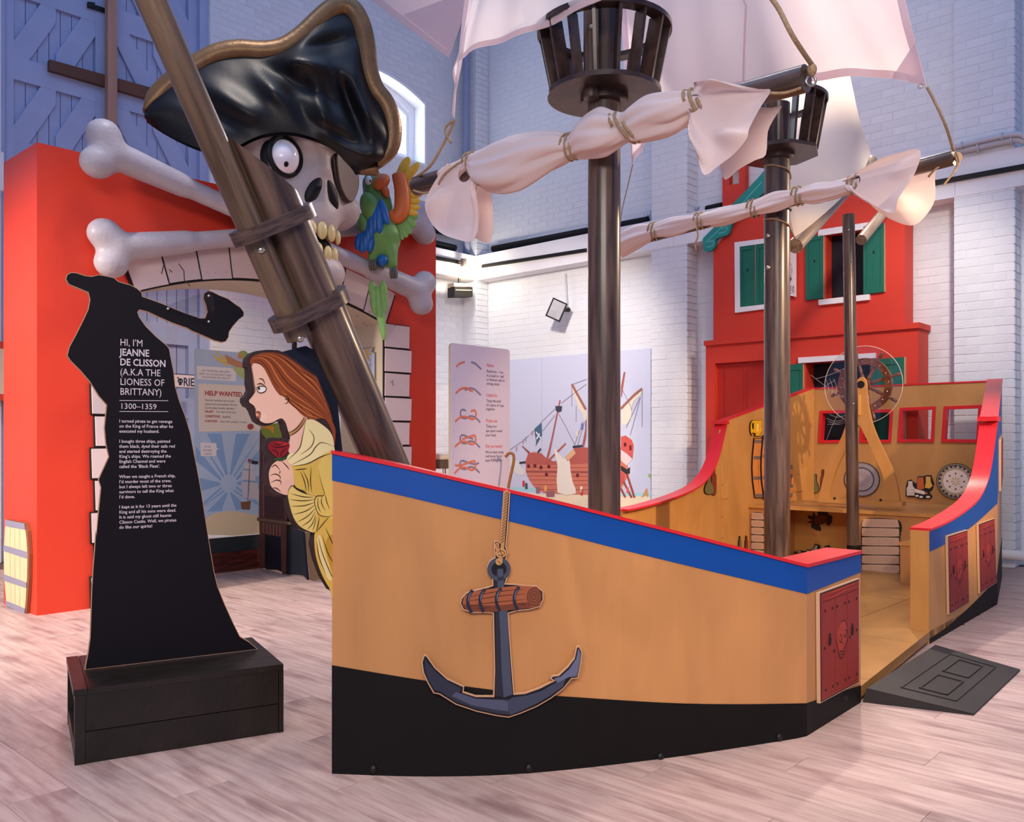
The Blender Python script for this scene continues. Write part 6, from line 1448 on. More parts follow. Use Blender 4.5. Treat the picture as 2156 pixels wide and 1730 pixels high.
# medicine jars
jzz = Zm(1660, 960, 5.133)
t, z = cut('jar_cutout', 'group of medicine jars with corks on the stern wall, left of the painted plate', PS, jzz([(1275, 330), (1290, 265), (1330, 252), (1365, 290), (1395, 290), (1400, 220), (1470, 215), (1490, 205), (1545, 205), (1578, 300), (1560, 360), (1520, 390), (1560, 430), (1540, 460), (1430, 462), (1380, 445), (1300, 440), (1272, 425)]), M_ink, 0.003)
for nm, q, c in (('white_jar', [(1283, 345), (1300, 320), (1300, 270), (1345, 270), (1350, 320), (1370, 345), (1368, 425), (1285, 425)], '#cfc7be'), ('orange_jar', [(1395, 290), (1405, 230), (1465, 228), (1472, 350), (1440, 362), (1395, 350)], '#c0603a'), ('yellow_flask', [(1490, 220), (1540, 220), (1545, 280), (1565, 320), (1530, 350), (1480, 340), (1490, 280)], '#d9a94e'), ('roll', [(1370, 350), (1480, 380), (1475, 415), (1365, 390)], '#d9cfc6'), ('pill', disc_pts(1440, 440, 20, 12, 14), '#d9cfc6'), ('pill', disc_pts(1515, 440, 24, 12, 14), '#d9cfc6'), ('pill', disc_pts(1395, 428, 20, 11, 14), '#d9cfc6'), ('cork', disc_pts(1492, 400, 16, 12, 14), '#b9805c')):
    pol(PS, t, nm, jzz(q), ink('jar_'+c[1:], c), z)
lns(PS, t, 'ink_line', [jzz(q) for q in ([(1308, 365), (1358, 360), (1358, 400), (1308, 402), (1308, 365)],)], 0.003, M_ink, z+0.0006)
# crab, treasure, sacks
PALo = Pl(PAL.P, PAL.e); PALo.n = PAL.n
t, z = cut('crab_cutout', 'dark red crab cut-out inside the crawl space under the bench', PAL, jzz([(270, 690), (220, 670), (215, 640), (265, 655), (275, 605), (290, 650), (330, 640), (315, 580), (345, 600), (395, 590), (395, 555), (410, 590), (470, 580), (420, 615), (440, 640), (475, 650), (465, 720), (435, 750), (410, 735), (425, 700), (380, 730), (330, 740), (355, 775), (350, 805), (310, 800), (260, 775), (250, 740), (265, 720), (200, 718)]), ink('crab_dark', '#2e1a1a'), 0.002)
pol(PAL, t, 'shell', jzz([(280, 690), (310, 650), (370, 635), (415, 645), (425, 675), (390, 715), (330, 735), (285, 725)]), ink('crab_red', '#6d2e28'), z, 3)
t, z = cut('treasure_cutout', 'heap of money bags and coins on the deck inside the crawl space', PAL, jzz([(70, 1030), (130, 1018), (190, 1025), (215, 1005), (250, 1015), (280, 985), (295, 945), (330, 955), (350, 970), (340, 1000), (355, 1020), (390, 1010), (405, 965), (440, 960), (455, 985), (460, 1010), (500, 1030), (500, 1062), (360, 1062), (75, 1048)]), ink('treasure_dark', '#2b2d36'), 0.002, th=0.02)
for q, c in (([(250, 1045), (260, 1015), (290, 990), (305, 958), (325, 965), (320, 995), (340, 1020), (335, 1050)], '#a8a29c'), ([(385, 1055), (395, 1020), (415, 985), (435, 980), (440, 1005), (470, 1030), (475, 1055)], '#a39c96'), ([(200, 1035), (215, 1012), (240, 1020), (245, 1045)], '#c4a96a'), ([(100, 1035), (125, 1022), (150, 1030), (140, 1042)], '#c4a96a')):
    pol(PAL, t, 'bag', jzz(q), ink('bag_'+c[1:], c), z)
def sacks(pl, x0, x1, y0, y1, label, n=6, right=True):
    w = x1-x0; o = [(x0+w*0.05, y0+6), (x0+w*0.2, y0), (x1-w*0.25, y0+1), (x1-w*0.05, y0+6), (x1, y0+(y1-y0)*0.18), (x1-w*0.04, y0+(y1-y0)*0.36), (x1-w*0.06, y1-8), (x1-w*0.1, y1), (x0+w*0.2, y1-1), (x0+w*0.03, y1-8), (x0, y0+(y1-y0)*0.5), (x0+w*0.01, y0+(y1-y0)*0.2)]
    t = thing('sack_stack', label, 'cut-out', pl.px(x0+w/2, y1))
    mk('board', plate(pl, smoothpts(pl.L(o), 3), 0.002, 0.012), M_ink, t)
    h = (y1-y0)/n; M_s = ink('sack_print', '#cba992')
    for i in range(n):
        a, b = y0+i*h+0.9, y0+(i+1)*h-0.4
        e = 0.0 if i else w*0.03
        q = [(x0+w*0.03+e, a+3), (x0+w*0.10+e, a), (x1-w*0.14-e, a+1), (x1-w*0.06-e, a+4), (x1-w*0.06, b-3), (x1-w*0.12, b), (x0+w*0.10, b-1), (x0+w*0.03, b-4)]
        mk('sack', plate(pl, smoothpts(pl.L(q), 3), 0.0122, 0.0150), M_s, t)
        lns(pl, t, 'weave', [[(x0+w*f, a+3), (x0+w*f+1, b-3)] for f in [0.12+0.066*k for k in range(11)]]+[[(x0+w*0.10, a+(b-a)*f), (x1-w*0.14, a+(b-a)*f+1)] for f in (0.3, 0.5, 0.7)], 0.0022, ink('sack_weave', '#b39783'), 0.0156, 1)
    return t
sacks(PF_, 1814, 1899, 1091, 1206, 'stack of printed flour sacks on the bench front, beside the step box')
sacks(PF_, 1583, 1611, 1078, 1172, 'stack of printed flour sacks half hidden by the second mast')
# ---- wheel and its stand
PW_ = plU2(7.62)
wz = Zm(1640, 720, 4.807)
st = thing('wheel_stand', 'curved birch wishbone stand carrying the ship wheel on the bench', 'stand', PW_.px(1830, 1060))
legs = smoothpts([(413, 1590), (430, 1500), (470, 1330), (520, 1205), (580, 1085), (640, 965), (690, 820), (740, 640), (775, 500), (790, 430), (805, 385), (845, 352), (880, 385), (890, 440), (893, 500), (910, 650), (950, 830), (1000, 960), (1060, 1090), (1115, 1205), (1160, 1310), (1200, 1430), (1228, 1610)], 3, False)
inn = smoothpts([(1115, 1610), (1100, 1500), (1060, 1350), (1000, 1200), (930, 1050), (870, 930), (830, 850), (800, 850), (745, 960), (690, 1070), (630, 1190), (575, 1320), (540, 1430), (513, 1590)], 3, False)
mk('wishbone', plate(PW_, PW_.L(wz(legs+inn)), -0.02, 0.02), M_birch2, st)
mk('base_bar', obox(PW_.px(1812, 1056)*1.0, U1*0.36, U2*0.05, UZ*0.018), M_birch2, st)
mk('side_strip', plate(PW_, PW_.L(wz([(815, 535), (840, 535), (840, 740), (815, 740)])), 0.021, 0.03), mat('light_strip', '#e0a85a', 0.5), st)
for x, y in ((587, 1578), (1052, 1595)): mk('bolt', bolt(PW_.px(*wz([(x, y)])[0], 0.05), PW_.n, 0.012), M_bolt, st)
hubc = PW_.ab(*wz([(838, 430)])[0]); mk('hub_hole', plate(PW_, disc_pts(*hubc, 0.032), 0.0205, 0.024), M_ink, st)
whl = thing('helm', 'brown wooden ship wheel with eight handles behind a clear disc', 'helm', PW_.x(hubc[0], hubc[1], -0.06))
M_whl = darkwood('wheel_wood', '#5e3522', '#8a5434', (6, 6, 6))
wc = PW_.x(hubc[0], hubc[1], -0.07); Rw = 0.205
mk('rim', (lambda n=48: loft([[wc+(PW_.e*math.cos(2*math.pi*i/n)+UZ*math.sin(2*math.pi*i/n))*r+PW_.n*o for r, o in ((Rw-0.028, -0.018), (Rw+0.028, -0.018), (Rw+0.028, 0.018), (Rw-0.028, 0.018))] for i in range(n+1)], cap=False))(), M_whl, whl, smooth=True, sharp=40)
mk('hub', cyl(wc-PW_.n*0.03, wc+PW_.n*0.03, 0.05, n=24), M_whl, whl, smooth=True, sharp=40)
for i in range(8):
    a = 2*math.pi*(i+0.35)/8; d = PW_.e*math.cos(a)+UZ*math.sin(a)
    rr = [(0.04, 0.014), (0.08, 0.017), (0.10, 0.011), (0.13, 0.017), (0.16, 0.013), (0.18, 0.016), (0.235, 0.015), (0.245, 0.010), (0.26, 0.013), (0.285, 0.016), (0.305, 0.013), (0.312, 0.006)]
    mk('spoke', tube([wc+d*r for r, _ in rr], [q for _, q in rr], 10), M_whl, whl, smooth=True)
for i in range(16):
    a = 2*math.pi*(i+0.2)/16; d = PW_.e*math.cos(a)+UZ*math.sin(a); mk('stud', bolt(wc+d*Rw+PW_.n*0.019, PW_.n, 0.006), M_steel, whl)
dc = mk('clear_disc', plate(PW_, disc_pts(hubc[0]-0.005, hubc[1], 0.335, 0.335, 64), -0.036, -0.031), glass('clear_disc', (0.95, 0.95, 0.96), 0.05), whl)
mk('disc_edge', torus(PW_.x(hubc[0]-0.005, hubc[1], -0.033), PW_.e, UZ, PW_.n, 0.335, 0.003, 64, 6), mat('acrylic_edge', '#e8dccb', 0.2, alpha=0.6), whl, smooth=True)
web = []
for q in ([(310, 330), (480, 460), (640, 560)], [(415, 470), (560, 380)], [(470, 990), (520, 860), (600, 700)], [(480, 830), (600, 830), (680, 800)], [(360, 370), (500, 330), (680, 250)], [(460, 370), (490, 450), (480, 520)], [(500, 370), (530, 450), (520, 540)], [(540, 370), (570, 450), (560, 560)], [(470, 770), (560, 800), (670, 770)], [(500, 730), (580, 760), (660, 740)], [(485, 800), (560, 820), (665, 790)]): web.append(stroke(PW_, smoothpts(PW_.L(wz(q)), 4, False), 0.0025, -0.026))
mk('web_drawing', join(*web), mat('web_white', '#b9b4ba', 0.6), whl)

# =================================================================== RED HOUSE ON THE RIGHT WALL
M_hred = mat('house_red', '#d8402f', 0.55, var=0.05, vs=2); M_hred2 = mat('house_red_door', '#b52c22', 0.5); M_green = mat('shutter_green', '#1f6f5c', 0.5, var=0.15, vs=8, stretch=(6, 6, 1)); M_dkint = mat('dark_interior', '#1c1a22', 0.8)
M_teal = mat('barge_teal', '#2f9189', 0.45, var=0.12, vs=5)
HL, HU = 8.86, 8.92; ph = plU2(HL); pu = plU2(HU)
hs_ = thing('house_front', 'red house front with green shutters set in the bay behind the ship stern', 'house front', at_u2(1700, 1190, HL))
ax = lambda pl, px: pl.ab(px, 900)[0]
zl = ph.ab(1486, 728)[1]; l0, l1 = ax(ph, 1486), ax(ph, 1933)
dr = [(ax(ph, 1505), 0.0), (ax(ph, 1626), 0.0), (ax(ph, 1626), ph.ab(1505, 765)[1]), (ax(ph, 1505), ph.ab(1505, 765)[1])]
wl = [(ax(ph, 1697), ph.ab(1697, 945)[1]), (ax(ph, 1832), ph.ab(1697, 945)[1]), (ax(ph, 1832), ph.ab(1697, 764)[1]), (ax(ph, 1697), ph.ab(1697, 764)[1])]
low = mk('lower_wall', plate(ph, [(l0, 0), (l1, 0), (l1, zl), (l0, zl)], -0.30, 0.0, [[(a, max(b, 0.01)) for a, b in dr], wl]), M_hred, hs_)
led = mk('ledge', plate(ph, [(l0-0.01, zl), (l1+0.02, zl), (l1+0.02, zl+0.055), (l0-0.01, zl+0.055)], -0.31, 0.03), M_hred, hs_)
dor = mk('house_door', plate(ph, [(dr[0][0], 0.01), (dr[1][0], 0.01), dr[2], dr[3]], -0.10, -0.06), M_hred2, hs_)
dw = dr[1][0]-dr[0][0]
for i in range(2):
    for z0, z1 in ((0.2, 0.85), (0.95, dr[2][1]-0.08)):
        mk('door_panel', plate(ph, [(dr[0][0]+dw*(0.14+0.40*i), z0), (dr[0][0]+dw*(0.46+0.40*i), z0), (dr[0][0]+dw*(0.46+0.40*i), z1), (dr[0][0]+dw*(0.14+0.40*i), z1)], -0.06, -0.05), M_hred2, dor)
mk('window_opening', plate(ph, [(a, b) for a, b in wl], -0.29, -0.2), M_dkint, hs_)
def shutter(pl, q, m=M_green, o=0.0, halves=1):
    c = pl.L(q); s = mk('shutter', plate(pl, c, o+0.002, o+0.022), m, hs_)
    def B(u, v): return tuple((c[3][i]*(1-u)+c[2][i]*u)*(1-v)+(c[0][i]*(1-u)+c[1][i]*u)*v for i in (0, 1))
    mk('shutter_frame', plate(pl, [B(0, 0), B(1, 0), B(1, 1), B(0, 1)], o+0.022, o+0.03, [[B(0.15, 0.07), B(0.85, 0.07), B(0.85, 0.93), B(0.15, 0.93)]]), m, s)
    mk('diamond', plate(pl, [B(0.5, 0.57), B(0.56, 0.60), B(0.5, 0.63), B(0.44, 0.60)], o+0.0222, o+0.024), M_dkint, s)
    mk('edge_board', plate(pl, [B(1.0, 0), B(1.05, 0), B(1.05, 1), B(1.0, 1)], o+0.0, o+0.02), M_ply, s)
    return s
shutter(ph, [(1658, 768), (1692, 766), (1692, 945), (1658, 945)]); shutter(ph, [(1836, 757), (1905, 752), (1905, 945), (1836, 945)])
mk('lintel', plate(ph, ph.L([(1683, 753), (1845, 743), (1845, 754), (1683, 765)]), 0.0, 0.03), M_white, hs_)
up0, up1 = pu.ab(1502, 720), pu.ab(1905, 690)
gz = pu.ab(1502, 525)[1]; apx = pu.ab(1700, 285); ez = pu.ab(1905, 455)
wu = pu.L([(1739.6, 493), (1817, 482), (1818, 620), (1739.6, 628.7)])
upw = mk('upper_wall', plate(pu, [(up0[0], zl+0.055), (up1[0], zl+0.055), ez, apx, (up0[0], gz)], -0.24, 0.0, [wu]), M_hred, hs_)
mk('window_opening', plate(pu, wu, -0.23, -0.14), M_dkint, hs_)
shutter(pu, [(1698, 500.3), (1735, 494), (1735, 628), (1699, 632.4)]); shutter(pu, [(1820, 478), (1862.5, 470), (1863, 615), (1820, 620)])
mk('lintel', plate(pu, pu.L([(1725, 485), (1836, 468), (1836, 481), (1725, 498)]), 0.0, 0.03), M_white, hs_)
mk('sill', plate(pu, pu.L([(1726, 632), (1833, 620), (1833, 632), (1727, 643)]), 0.0, 0.04), M_white, hs_)
wo = pu.L([(1549, 511), (1650, 498), (1650, 646), (1550, 659)]); wi = pu.L([(1560, 520), (1640, 509), (1640, 638), (1561, 647)])
mk('window_surround', plate(pu, wo, 0.001, 0.03, [wi]), M_white, hs_)
shutter(pu, [(1560, 520), (1591, 515.5), (1592, 644), (1561, 647)], o=-0.001); shutter(pu, [(1594, 515), (1638, 509), (1638, 639), (1594, 643.5)], o=-0.001)
sgn_ = mk('sign_board', plate(pu, pu.L([(1622, 516), (1680, 528), (1680, 626), (1622, 612)]), 0.032, 0.042), mat('sign_pale', '#e9d7d6', 0.6), hs_)
oc = pu.ab(1660, 572); mk('oval_picture', plate(pu, disc_pts(oc[0], oc[1]+0.0, 0.062, 0.115, 30), 0.0425, 0.044), mat('oval_mauve', '#a78c98', 0.6), sgn_)
mk('drawn_ship', plate(pu, pu.L([(1649, 584), (1671, 586), (1667, 597), (1652, 596)]), 0.0442, 0.045), M_dkint, sgn_)
mk('drawn_sail', join(*[plate(pu, pu.L(q), 0.0442, 0.045) for q in ([(1652, 560), (1661, 558), (1661, 581), (1652, 579)], [(1663, 557), (1670, 560), (1670, 581), (1663, 581)])]), mat('sign_pale', '#e9d7d6', 0.6), sgn_)
for s_, y in (('RELICS &', 608), ('ARTEFACTS', 617)):
    a_, b_ = pu.ab(1652 if s_[0] == 'R' else 1645, y+1); text('lettering', s_, pu, a_, b_, 0.052, M_dkint, sgn_, 0.0446, 0.62, rot=-0.12)
bb_ = smoothpts([(1486, 503), (1508, 481), (1548, 432), (1600, 378), (1700, 268), (1700, 302), (1640, 380), (1600, 420), (1570, 452), (1546, 474), (1543, 487), (1537, 496), (1522, 501), (1513, 506), (1512, 518), (1507, 526), (1498, 531), (1488, 530), (1486, 515)], 2)
mk('bargeboard', plate(pu, pu.L(bb_), 0.02, 0.06), M_teal, hs_)
lns(pu, hs_, 'bargeboard_carving', [[(1492, 512), (1520, 485), (1560, 440), (1610, 385)], [(1494, 522), (1506, 519), (1508, 509), (1497, 511)], [(1518, 493), (1532, 490), (1537, 480), (1524, 484)]], 0.012, mat('barge_light', '#62b8ac', 0.5), 0.062, 3, False)
pch = plU2(9.06)
chm = tag(mk('chimney', plate(pch, pch.L([(1521, 320), (1569, 312), (1569, 470), (1521, 500)]), -0.08, 0.0, [pch.L([(1535, 352), (1556, 349), (1556, 386), (1535, 389)])]), M_hred), 'flat red chimney with a slot above the teal gable board', 'chimney')

# =================================================================== MURAL AND KNOT BOARD
pm_ = plU2(D2-0.018)
mu = thing('ship_mural', 'large printed beach mural with a wrecked red pirate ship on the white wall', 'mural', pm_.px(1230, 1100))
ml, mr = pm_.ab(1040, 760)[0], pm_.ab(1371, 733)[0]; mt = pm_.ab(1371, 733)[1]; mb = 0.12
msp = pm_.ab(1142, 760)[0]
M_sk = mat('mural_sky', '#cdd3ea', 0.5)
mk('panel', plate(pm_, [(ml, mb), (msp-0.003, mb), (msp-0.003, mt), (ml, mt)], 0.0, 0.012), M_sk, mu); mk('panel', plate(pm_, [(msp+0.003, mb), (mr, mb), (mr, mt), (msp+0.003, mt)], 0.0, 0.012), M_sk, mu)
mq = Zm(1060, 780, 5.966)
def mp_(name, pts, col, o, sm=0): return pol(pm_, mu, name, mq(pts), ink('mural_'+col[1:], col), 0.0124+o*0.0008, sm)
def ml_(name, L, w, col, o, sm=2): return lns(pm_, mu, name, [mq(l) for l in L], w, ink('mural_'+col[1:], col), 0.0124+o*0.0008, sm, False)
mk('sand', plate(pm_, [(ml+0.01, mb), (mr-0.01, mb), (mr-0.01, pm_.ab(1370, 1042)[1]), (msp, pm_.ab(1142, 1040)[1]), (ml+0.01, pm_.ab(1060, 1032)[1])], 0.0121, 0.0126), ink('mural_sand', '#efe0c2'), mu)
mp_('sea', [(80, 1460), (420, 1470), (420, 1520), (80, 1500)], '#a9dbe4', 1); mp_('sea', [(1485, 1540), (1860, 1530), (1860, 1575), (1485, 1580)], '#a9dbe4', 1)
mp_('hull', [(285, 1130), (320, 1035), (400, 1020), (480, 1040), (560, 1110), (660, 1170), (850, 1160), (1050, 1120), (1500, 1100), (1560, 1180), (1600, 1280), (1530, 1400), (1480, 1500), (1050, 1560), (900, 1555), (520, 1540), (400, 1470), (330, 1370), (290, 1270)], '#cf7d69', 2)
mp_('hull_wale', [(290, 1255), (1480, 1265), (1480, 1292), (295, 1280)], '#9c5650', 3); mp_('upper_works', [(300, 1100), (320, 1035), (480, 1035), (560, 1110), (640, 1140), (850, 1100), (900, 970), (1055, 965), (1480, 960), (1480, 1150), (620, 1185), (290, 1180)], '#b9625a', 3)
mp_('sterncastle', [(1485, 830), (1545, 815), (1620, 870), (1645, 940), (1630, 1110), (1560, 1040), (1485, 990)], '#d35e57', 4); mp_('stern_panel', [(1485, 1000), (1560, 1050), (1630, 1110), (1555, 1190), (1485, 1130)], '#e6d3d3', 4)
mp_('stern_window', [(1520, 910), (1550, 900), (1555, 950), (1525, 955)], '#5e1f26', 5); mp_('stern_window', [(1590, 940), (1615, 935), (1618, 1000), (1592, 1000)], '#5e1f26', 5)
mp_('rudder_rail', [(1485, 1190), (1560, 1240), (1600, 1210), (1595, 1290), (1550, 1300), (1485, 1250)], '#33303a', 5); mp_('rudder', [(1485, 1270), (1535, 1300), (1525, 1400), (1485, 1420)], '#cb575a', 5)
mp_('foremast', [(712, 370), (728, 372), (590, 1050), (570, 1110), (548, 1100), (600, 900)], '#b06058', 4); mp_('mainmast', [(1040, 640), (1056, 600), (1050, 830), (1020, 965), (995, 960), (1030, 800)], '#b06058', 4)
mp_('mizzenmast', [(1520, 15), (1540, 20), (1495, 330), (1485, 340), (1485, 200)], '#b06058', 4); mp_('bowsprit', [(235, 945), (250, 945), (345, 1025), (320, 1040)], '#a0504e', 4); mp_('fallen_spar', [(525, 1160), (640, 1050), (790, 905), (795, 925), (660, 1060), (545, 1175)], '#b85a4c', 6)
mp_('crows_nest', [(660, 445), (745, 445), (740, 510), (700, 525), (668, 505)], '#43465a', 5); mp_('furled_sail', [(868, 175), (900, 260), (960, 340), (1030, 450), (1052, 500), (1052, 620), (1020, 610), (990, 520), (945, 470), (925, 380), (885, 290)], '#e4dccb', 5, 2)
ml_('sail_yard', [[(868, 170), (950, 320), (1045, 490)], [(1752, 228), (1640, 320), (1485, 480)]], 0.035, '#a06a5c', 6)
mp_('furled_sail', [(1745, 245), (1730, 310), (1650, 380), (1620, 470), (1615, 590), (1560, 670), (1500, 680), (1488, 560), (1490, 500), (1580, 400), (1680, 300)], '#e6dfcf', 5, 2)
mp_('fallen_sail', [(655, 970), (700, 1040), (770, 1100), (840, 1130), (850, 1230), (880, 1400), (920, 1540), (690, 1530), (690, 1200), (655, 1050)], '#ece7da', 7, 2); mp_('bow_sail', [(85, 1080), (210, 1150), (220, 1210), (290, 1260), (250, 1310), (170, 1300), (110, 1210), (75, 1160)], '#dfe0dc', 4, 2)
mp_('plank_load', [(785, 1080), (890, 985), (920, 1040), (815, 1140)], '#e0b48a', 7); mp_('black_flag', [(400, 730), (488, 650), (495, 810), (415, 950), (420, 880), (405, 810)], '#4d6d88', 6)
ml_('flag_bones', [[(420, 770), (480, 850)], [(425, 860), (465, 790)]], 0.02, '#eef2f6', 7)
ml_('rigging', [[(735, 410), (890, 290), (1050, 170)], [(890, 170), (1050, 110)], [(660, 480), (480, 650)], [(700, 540), (800, 720), (910, 940)], [(655, 560), (500, 760)], [(1500, 240), (1600, 430), (1620, 500)], [(1720, 340), (1640, 520), (1550, 720)], [(1730, 330), (1660, 600), (1600, 810)], [(1750, 250), (1750, 710)], [(868, 190), (868, 450)], [(80, 1000), (280, 860), (480, 660)], [(923, 440), (922, 640)], [(940, 940), (1030, 640)], [(900, 940), (1010, 640)], [(1530, 1390), (1600, 1560)], [(1000, 940), (1045, 700)]], 0.008, '#8a8698', 5)
ml_('prop', [[(1485, 1480), (1540, 1590)], [(1520, 1400), (1620, 1595)], [(1560, 1300), (1655, 1595)]], 0.03, '#a04a44', 6)
for i, (x, y, c) in enumerate(((175, 985, '#c58a92'), (258, 890, '#c58a92'), (290, 860, '#8aa4c0'), (340, 820, '#d8d4e0'), (375, 785, '#c58a92'))): mp_('bunting', [(x-8, y-25), (x+8, y-32), (x+6, y+25), (x-8, y+32)], c, 6)
for x, y in ((325, 1200), (405, 1195), (480, 1215), (580, 1205), (550, 1305), (940, 1315)): mp_('gun_port', disc_pts(x, y, 20, 24, 12), '#6d2630', 6)
for x, y, w, h in ((445, 1500, 26, 38), (600, 1545, 55, 38)): mp_('barrel', [(x-w, y-h), (x+w, y-h), (x+w*0.9, y+h), (x-w*0.9, y+h)], '#9a6a72', 8)
for x, y, c in ((265, 1420, '#d23c44'), (300, 1450, '#3d5f6a'), (540, 1480, '#e8b26a'), (990, 1490, '#e9e2dc'), (995, 1530, '#c83c50'), (1570, 1500, '#d86a5c'), (1000, 700, '#6a80b8'), (935, 790, '#e8dcc8')): mp_('figure', [(x-14, y-38), (x+12, y-38), (x+16, y+34), (x-16, y+34)], c, 9)
mp_('palm', [(1815, 1310), (1850, 1290), (1860, 1350), (1835, 1340)], '#8fbf7c', 3); mp_('ladder', [(1740, 1600), (1800, 1480), (1815, 1480), (1830, 1590), (1790, 1560)], '#cf9a66', 5)
ml_('hull_plank_line', [[(300, 1320), (1480, 1330)], [(330, 1370), (1480, 1385)], [(370, 1430), (1480, 1440)], [(430, 1490), (1470, 1495)], [(300, 1215), (1480, 1220)]], 0.006, '#a8463a', 4)
ml_('rail_line', [[(880, 960), (1000, 945)], [(480, 980), (440, 1030)], [(210, 1160), (290, 1150)]], 0.03, '#3a3f50', 6)
# knot board
pk = plU1(5.40); kz = Zm(930, 700, 5.766)
M_kb = mat('lilac_board', '#d3c8da', 0.45)
kb_ = thing('knot_board', 'tall lilac display board showing how to tie a reef knot, standing behind the ship', 'display board', pk.px(1010, 1500))
kb_.location = uv(5.40, pk.ab(1010, 800)[0], 0)
a0, a1 = pk.ab(949.5, 730)[0], pk.ab(1073.5, 740)[0]; tz = pk.ab(950, 722)[1]; rr0 = 0.03
ko = [(a0, 0.0), (a1, 0.0), (a1, tz-rr0), (a1-rr0*0.3, tz-rr0*0.3), (a1-rr0, tz), (a0+rr0, tz), (a0+rr0*0.3, tz-rr0*0.3), (a0, tz-rr0)]
mk('board', plate(pk, ko, -0.03, 0.0), M_kb, kb_)
mk('edge_band', plate(pk, [(a-(0.004 if a < (a0+a1)/2 else -0.002), b+0.002) for a, b in ko], -0.026, -0.004), mat('board_edge', '#b9a794', 0.6), kb_)
M_ko = ink('knot_orange', '#d9785e'); M_kg = ink('knot_grey', '#86809c'); M_kt = ink('knot_text', '#4a4150'); M_kh = ink('knot_heading', '#d8543f')
def kl(L, m, o, w=0.017): return lns(pk, kb_, 'drawn_cord', [kz(l) for l in L], w, m, o, 5, False)
kl([[(175, 415), (220, 375), (280, 355)]], M_ko, 0.001); kl([[(358, 358), (410, 378), (480, 445)]], M_kg, 0.001)
kl([[(280, 698), (340, 675), (400, 690), (475, 758)]], M_kg, 0.001); kl([[(170, 738), (220, 690), (290, 670), (340, 695), (378, 712)]], M_ko, 0.002)
for dy, kind in ((0, 0), (305, 1), (612, 2)):
    Y = lambda l: [(x-dy*0.01, y+dy) for x, y in l]
    if kind == 0: kl([Y([(295, 948), (250, 935), (228, 970), (240, 1025), (290, 1040), (340, 1015), (400, 1025), (468, 1090)])], M_kg, 0.001); kl([Y([(352, 955), (395, 942), (415, 975), (408, 1030), (370, 1050), (320, 1030), (270, 1018), (220, 1030), (163, 1080)])], M_ko, 0.002)
    if kind == 1: kl([Y([(385, 985), (330, 965), (255, 938), (228, 970), (240, 1025), (290, 1040), (340, 1015), (400, 1025), (468, 1090)])], M_kg, 0.001); kl([Y([(252, 990), (320, 965), (395, 942), (415, 975), (408, 1030), (370, 1050), (320, 1030), (270, 1018), (220, 1030), (163, 1080)])], M_ko, 0.002)
    if kind == 2: kl([Y([(458, 965), (420, 985), (340, 970), (255, 942), (228, 975), (240, 1030), (290, 1045), (340, 1020), (400, 1030), (468, 1090)])], M_kg, 0.001); kl([Y([(168, 995), (220, 1000), (320, 970), (395, 945), (415, 978), (408, 1035), (370, 1055), (320, 1035), (270, 1023), (220, 1035), (163, 1095)])], M_ko, 0.002)
def kt(s_, x, y, h, m, sx=0.8):
    p = kz([(x, y)])[0]; a, b = pk.ab(*p); u = (pk.px(p[0], p[1]-1)-pk.px(*p)).length/5.766; text('lettering', s_, pk, a, b, h*u, m, kb_, 0.0016, sx)
for s_, x, y in (('Name', 547, 412), ('Useful for', 540, 776), ('Pirate use', 535, 1086), ('Did you know?', 530, 1398)): kt(s_, x, y, 58, M_kh, 0.86)
for s_, x, y in (('Reef knot \u2013 \u2019cos', 546, 482), ('it is used to \u2018reef\u2019', 546, 533), ('or shorten sails in', 544, 582), ('strong winds.', 543, 632), ('Tying the ends', 541, 840), ('of a piece of rope', 539, 892), ('together.', 538, 940), ('Tying your', 537, 1150), ('eye patch round', 534, 1206), ('your head.', 532, 1258), ('We\u2019ve been using', 531, 1466), ('reef knots for at', 530, 1516), ('least 9,000 years.', 529, 1566)): kt(s_, x, y, 48, M_kt, 0.92)
for i, y in enumerate((262, 580, 890, 1205, 1520)): kt(str(i+1), 150-i*4, y, 26, M_kt)
pr_ = [at_t(x, y, 7.75) for x, y in ((1064, 962), (1072, 954), (1080, 956), (1082, 966), (1079, 985), (1073, 1012), (1070, 1035))]
pr_.append(Vector((pr_[-1].x, pr_[-1].y, 0.5)))
o_ = rope('brown rope loop hanging behind the right edge of the knot board', pr_, 0.013); o_.data.materials[0] = mat('brown_rope', '#8f5c34', 0.7, var=0.2, vs=40)
# stool glimpsed between gateway and board
sc0 = at_t(922, 960, 8.95); sc0.z = 0
stl = thing('stool', 'cream-topped stool half hidden between the red gateway and the knot board', 'stool', sc0)
mk('seat', (lambda: loft([[sc0+Vector((math.cos(a)*r, math.sin(a)*r, z)) for a in [2*math.pi*i/28 for i in range(28)]] for r, z in ((0.10, 0.955), (0.118, 0.965), (0.122, 1.0), (0.105, 1.018), (0.02, 1.022))]))(), mat('cream_vinyl', '#e6e2c8', 0.4), stl, smooth=True, sharp=50)
mk('apron', cyl(sc0+UZ*0.87, sc0+UZ*0.955, 0.112, n=24), mat('stool_brown', '#6a5b4c', 0.5), stl, smooth=True, sharp=40)
for i in range(4):
    a = math.pi/4+i*math.pi/2; d = Vector((math.cos(a), math.sin(a), 0)); mk('leg', cyl(sc0+d*0.09+UZ*0.88, sc0+d*0.17, 0.012, n=10), M_steel, stl)
mk('foot_ring', torus(sc0+UZ*0.35, Vector((1, 0, 0)), Vector((0, 1, 0)), UZ, 0.145, 0.009, 28, 8), M_steel, stl, smooth=True)

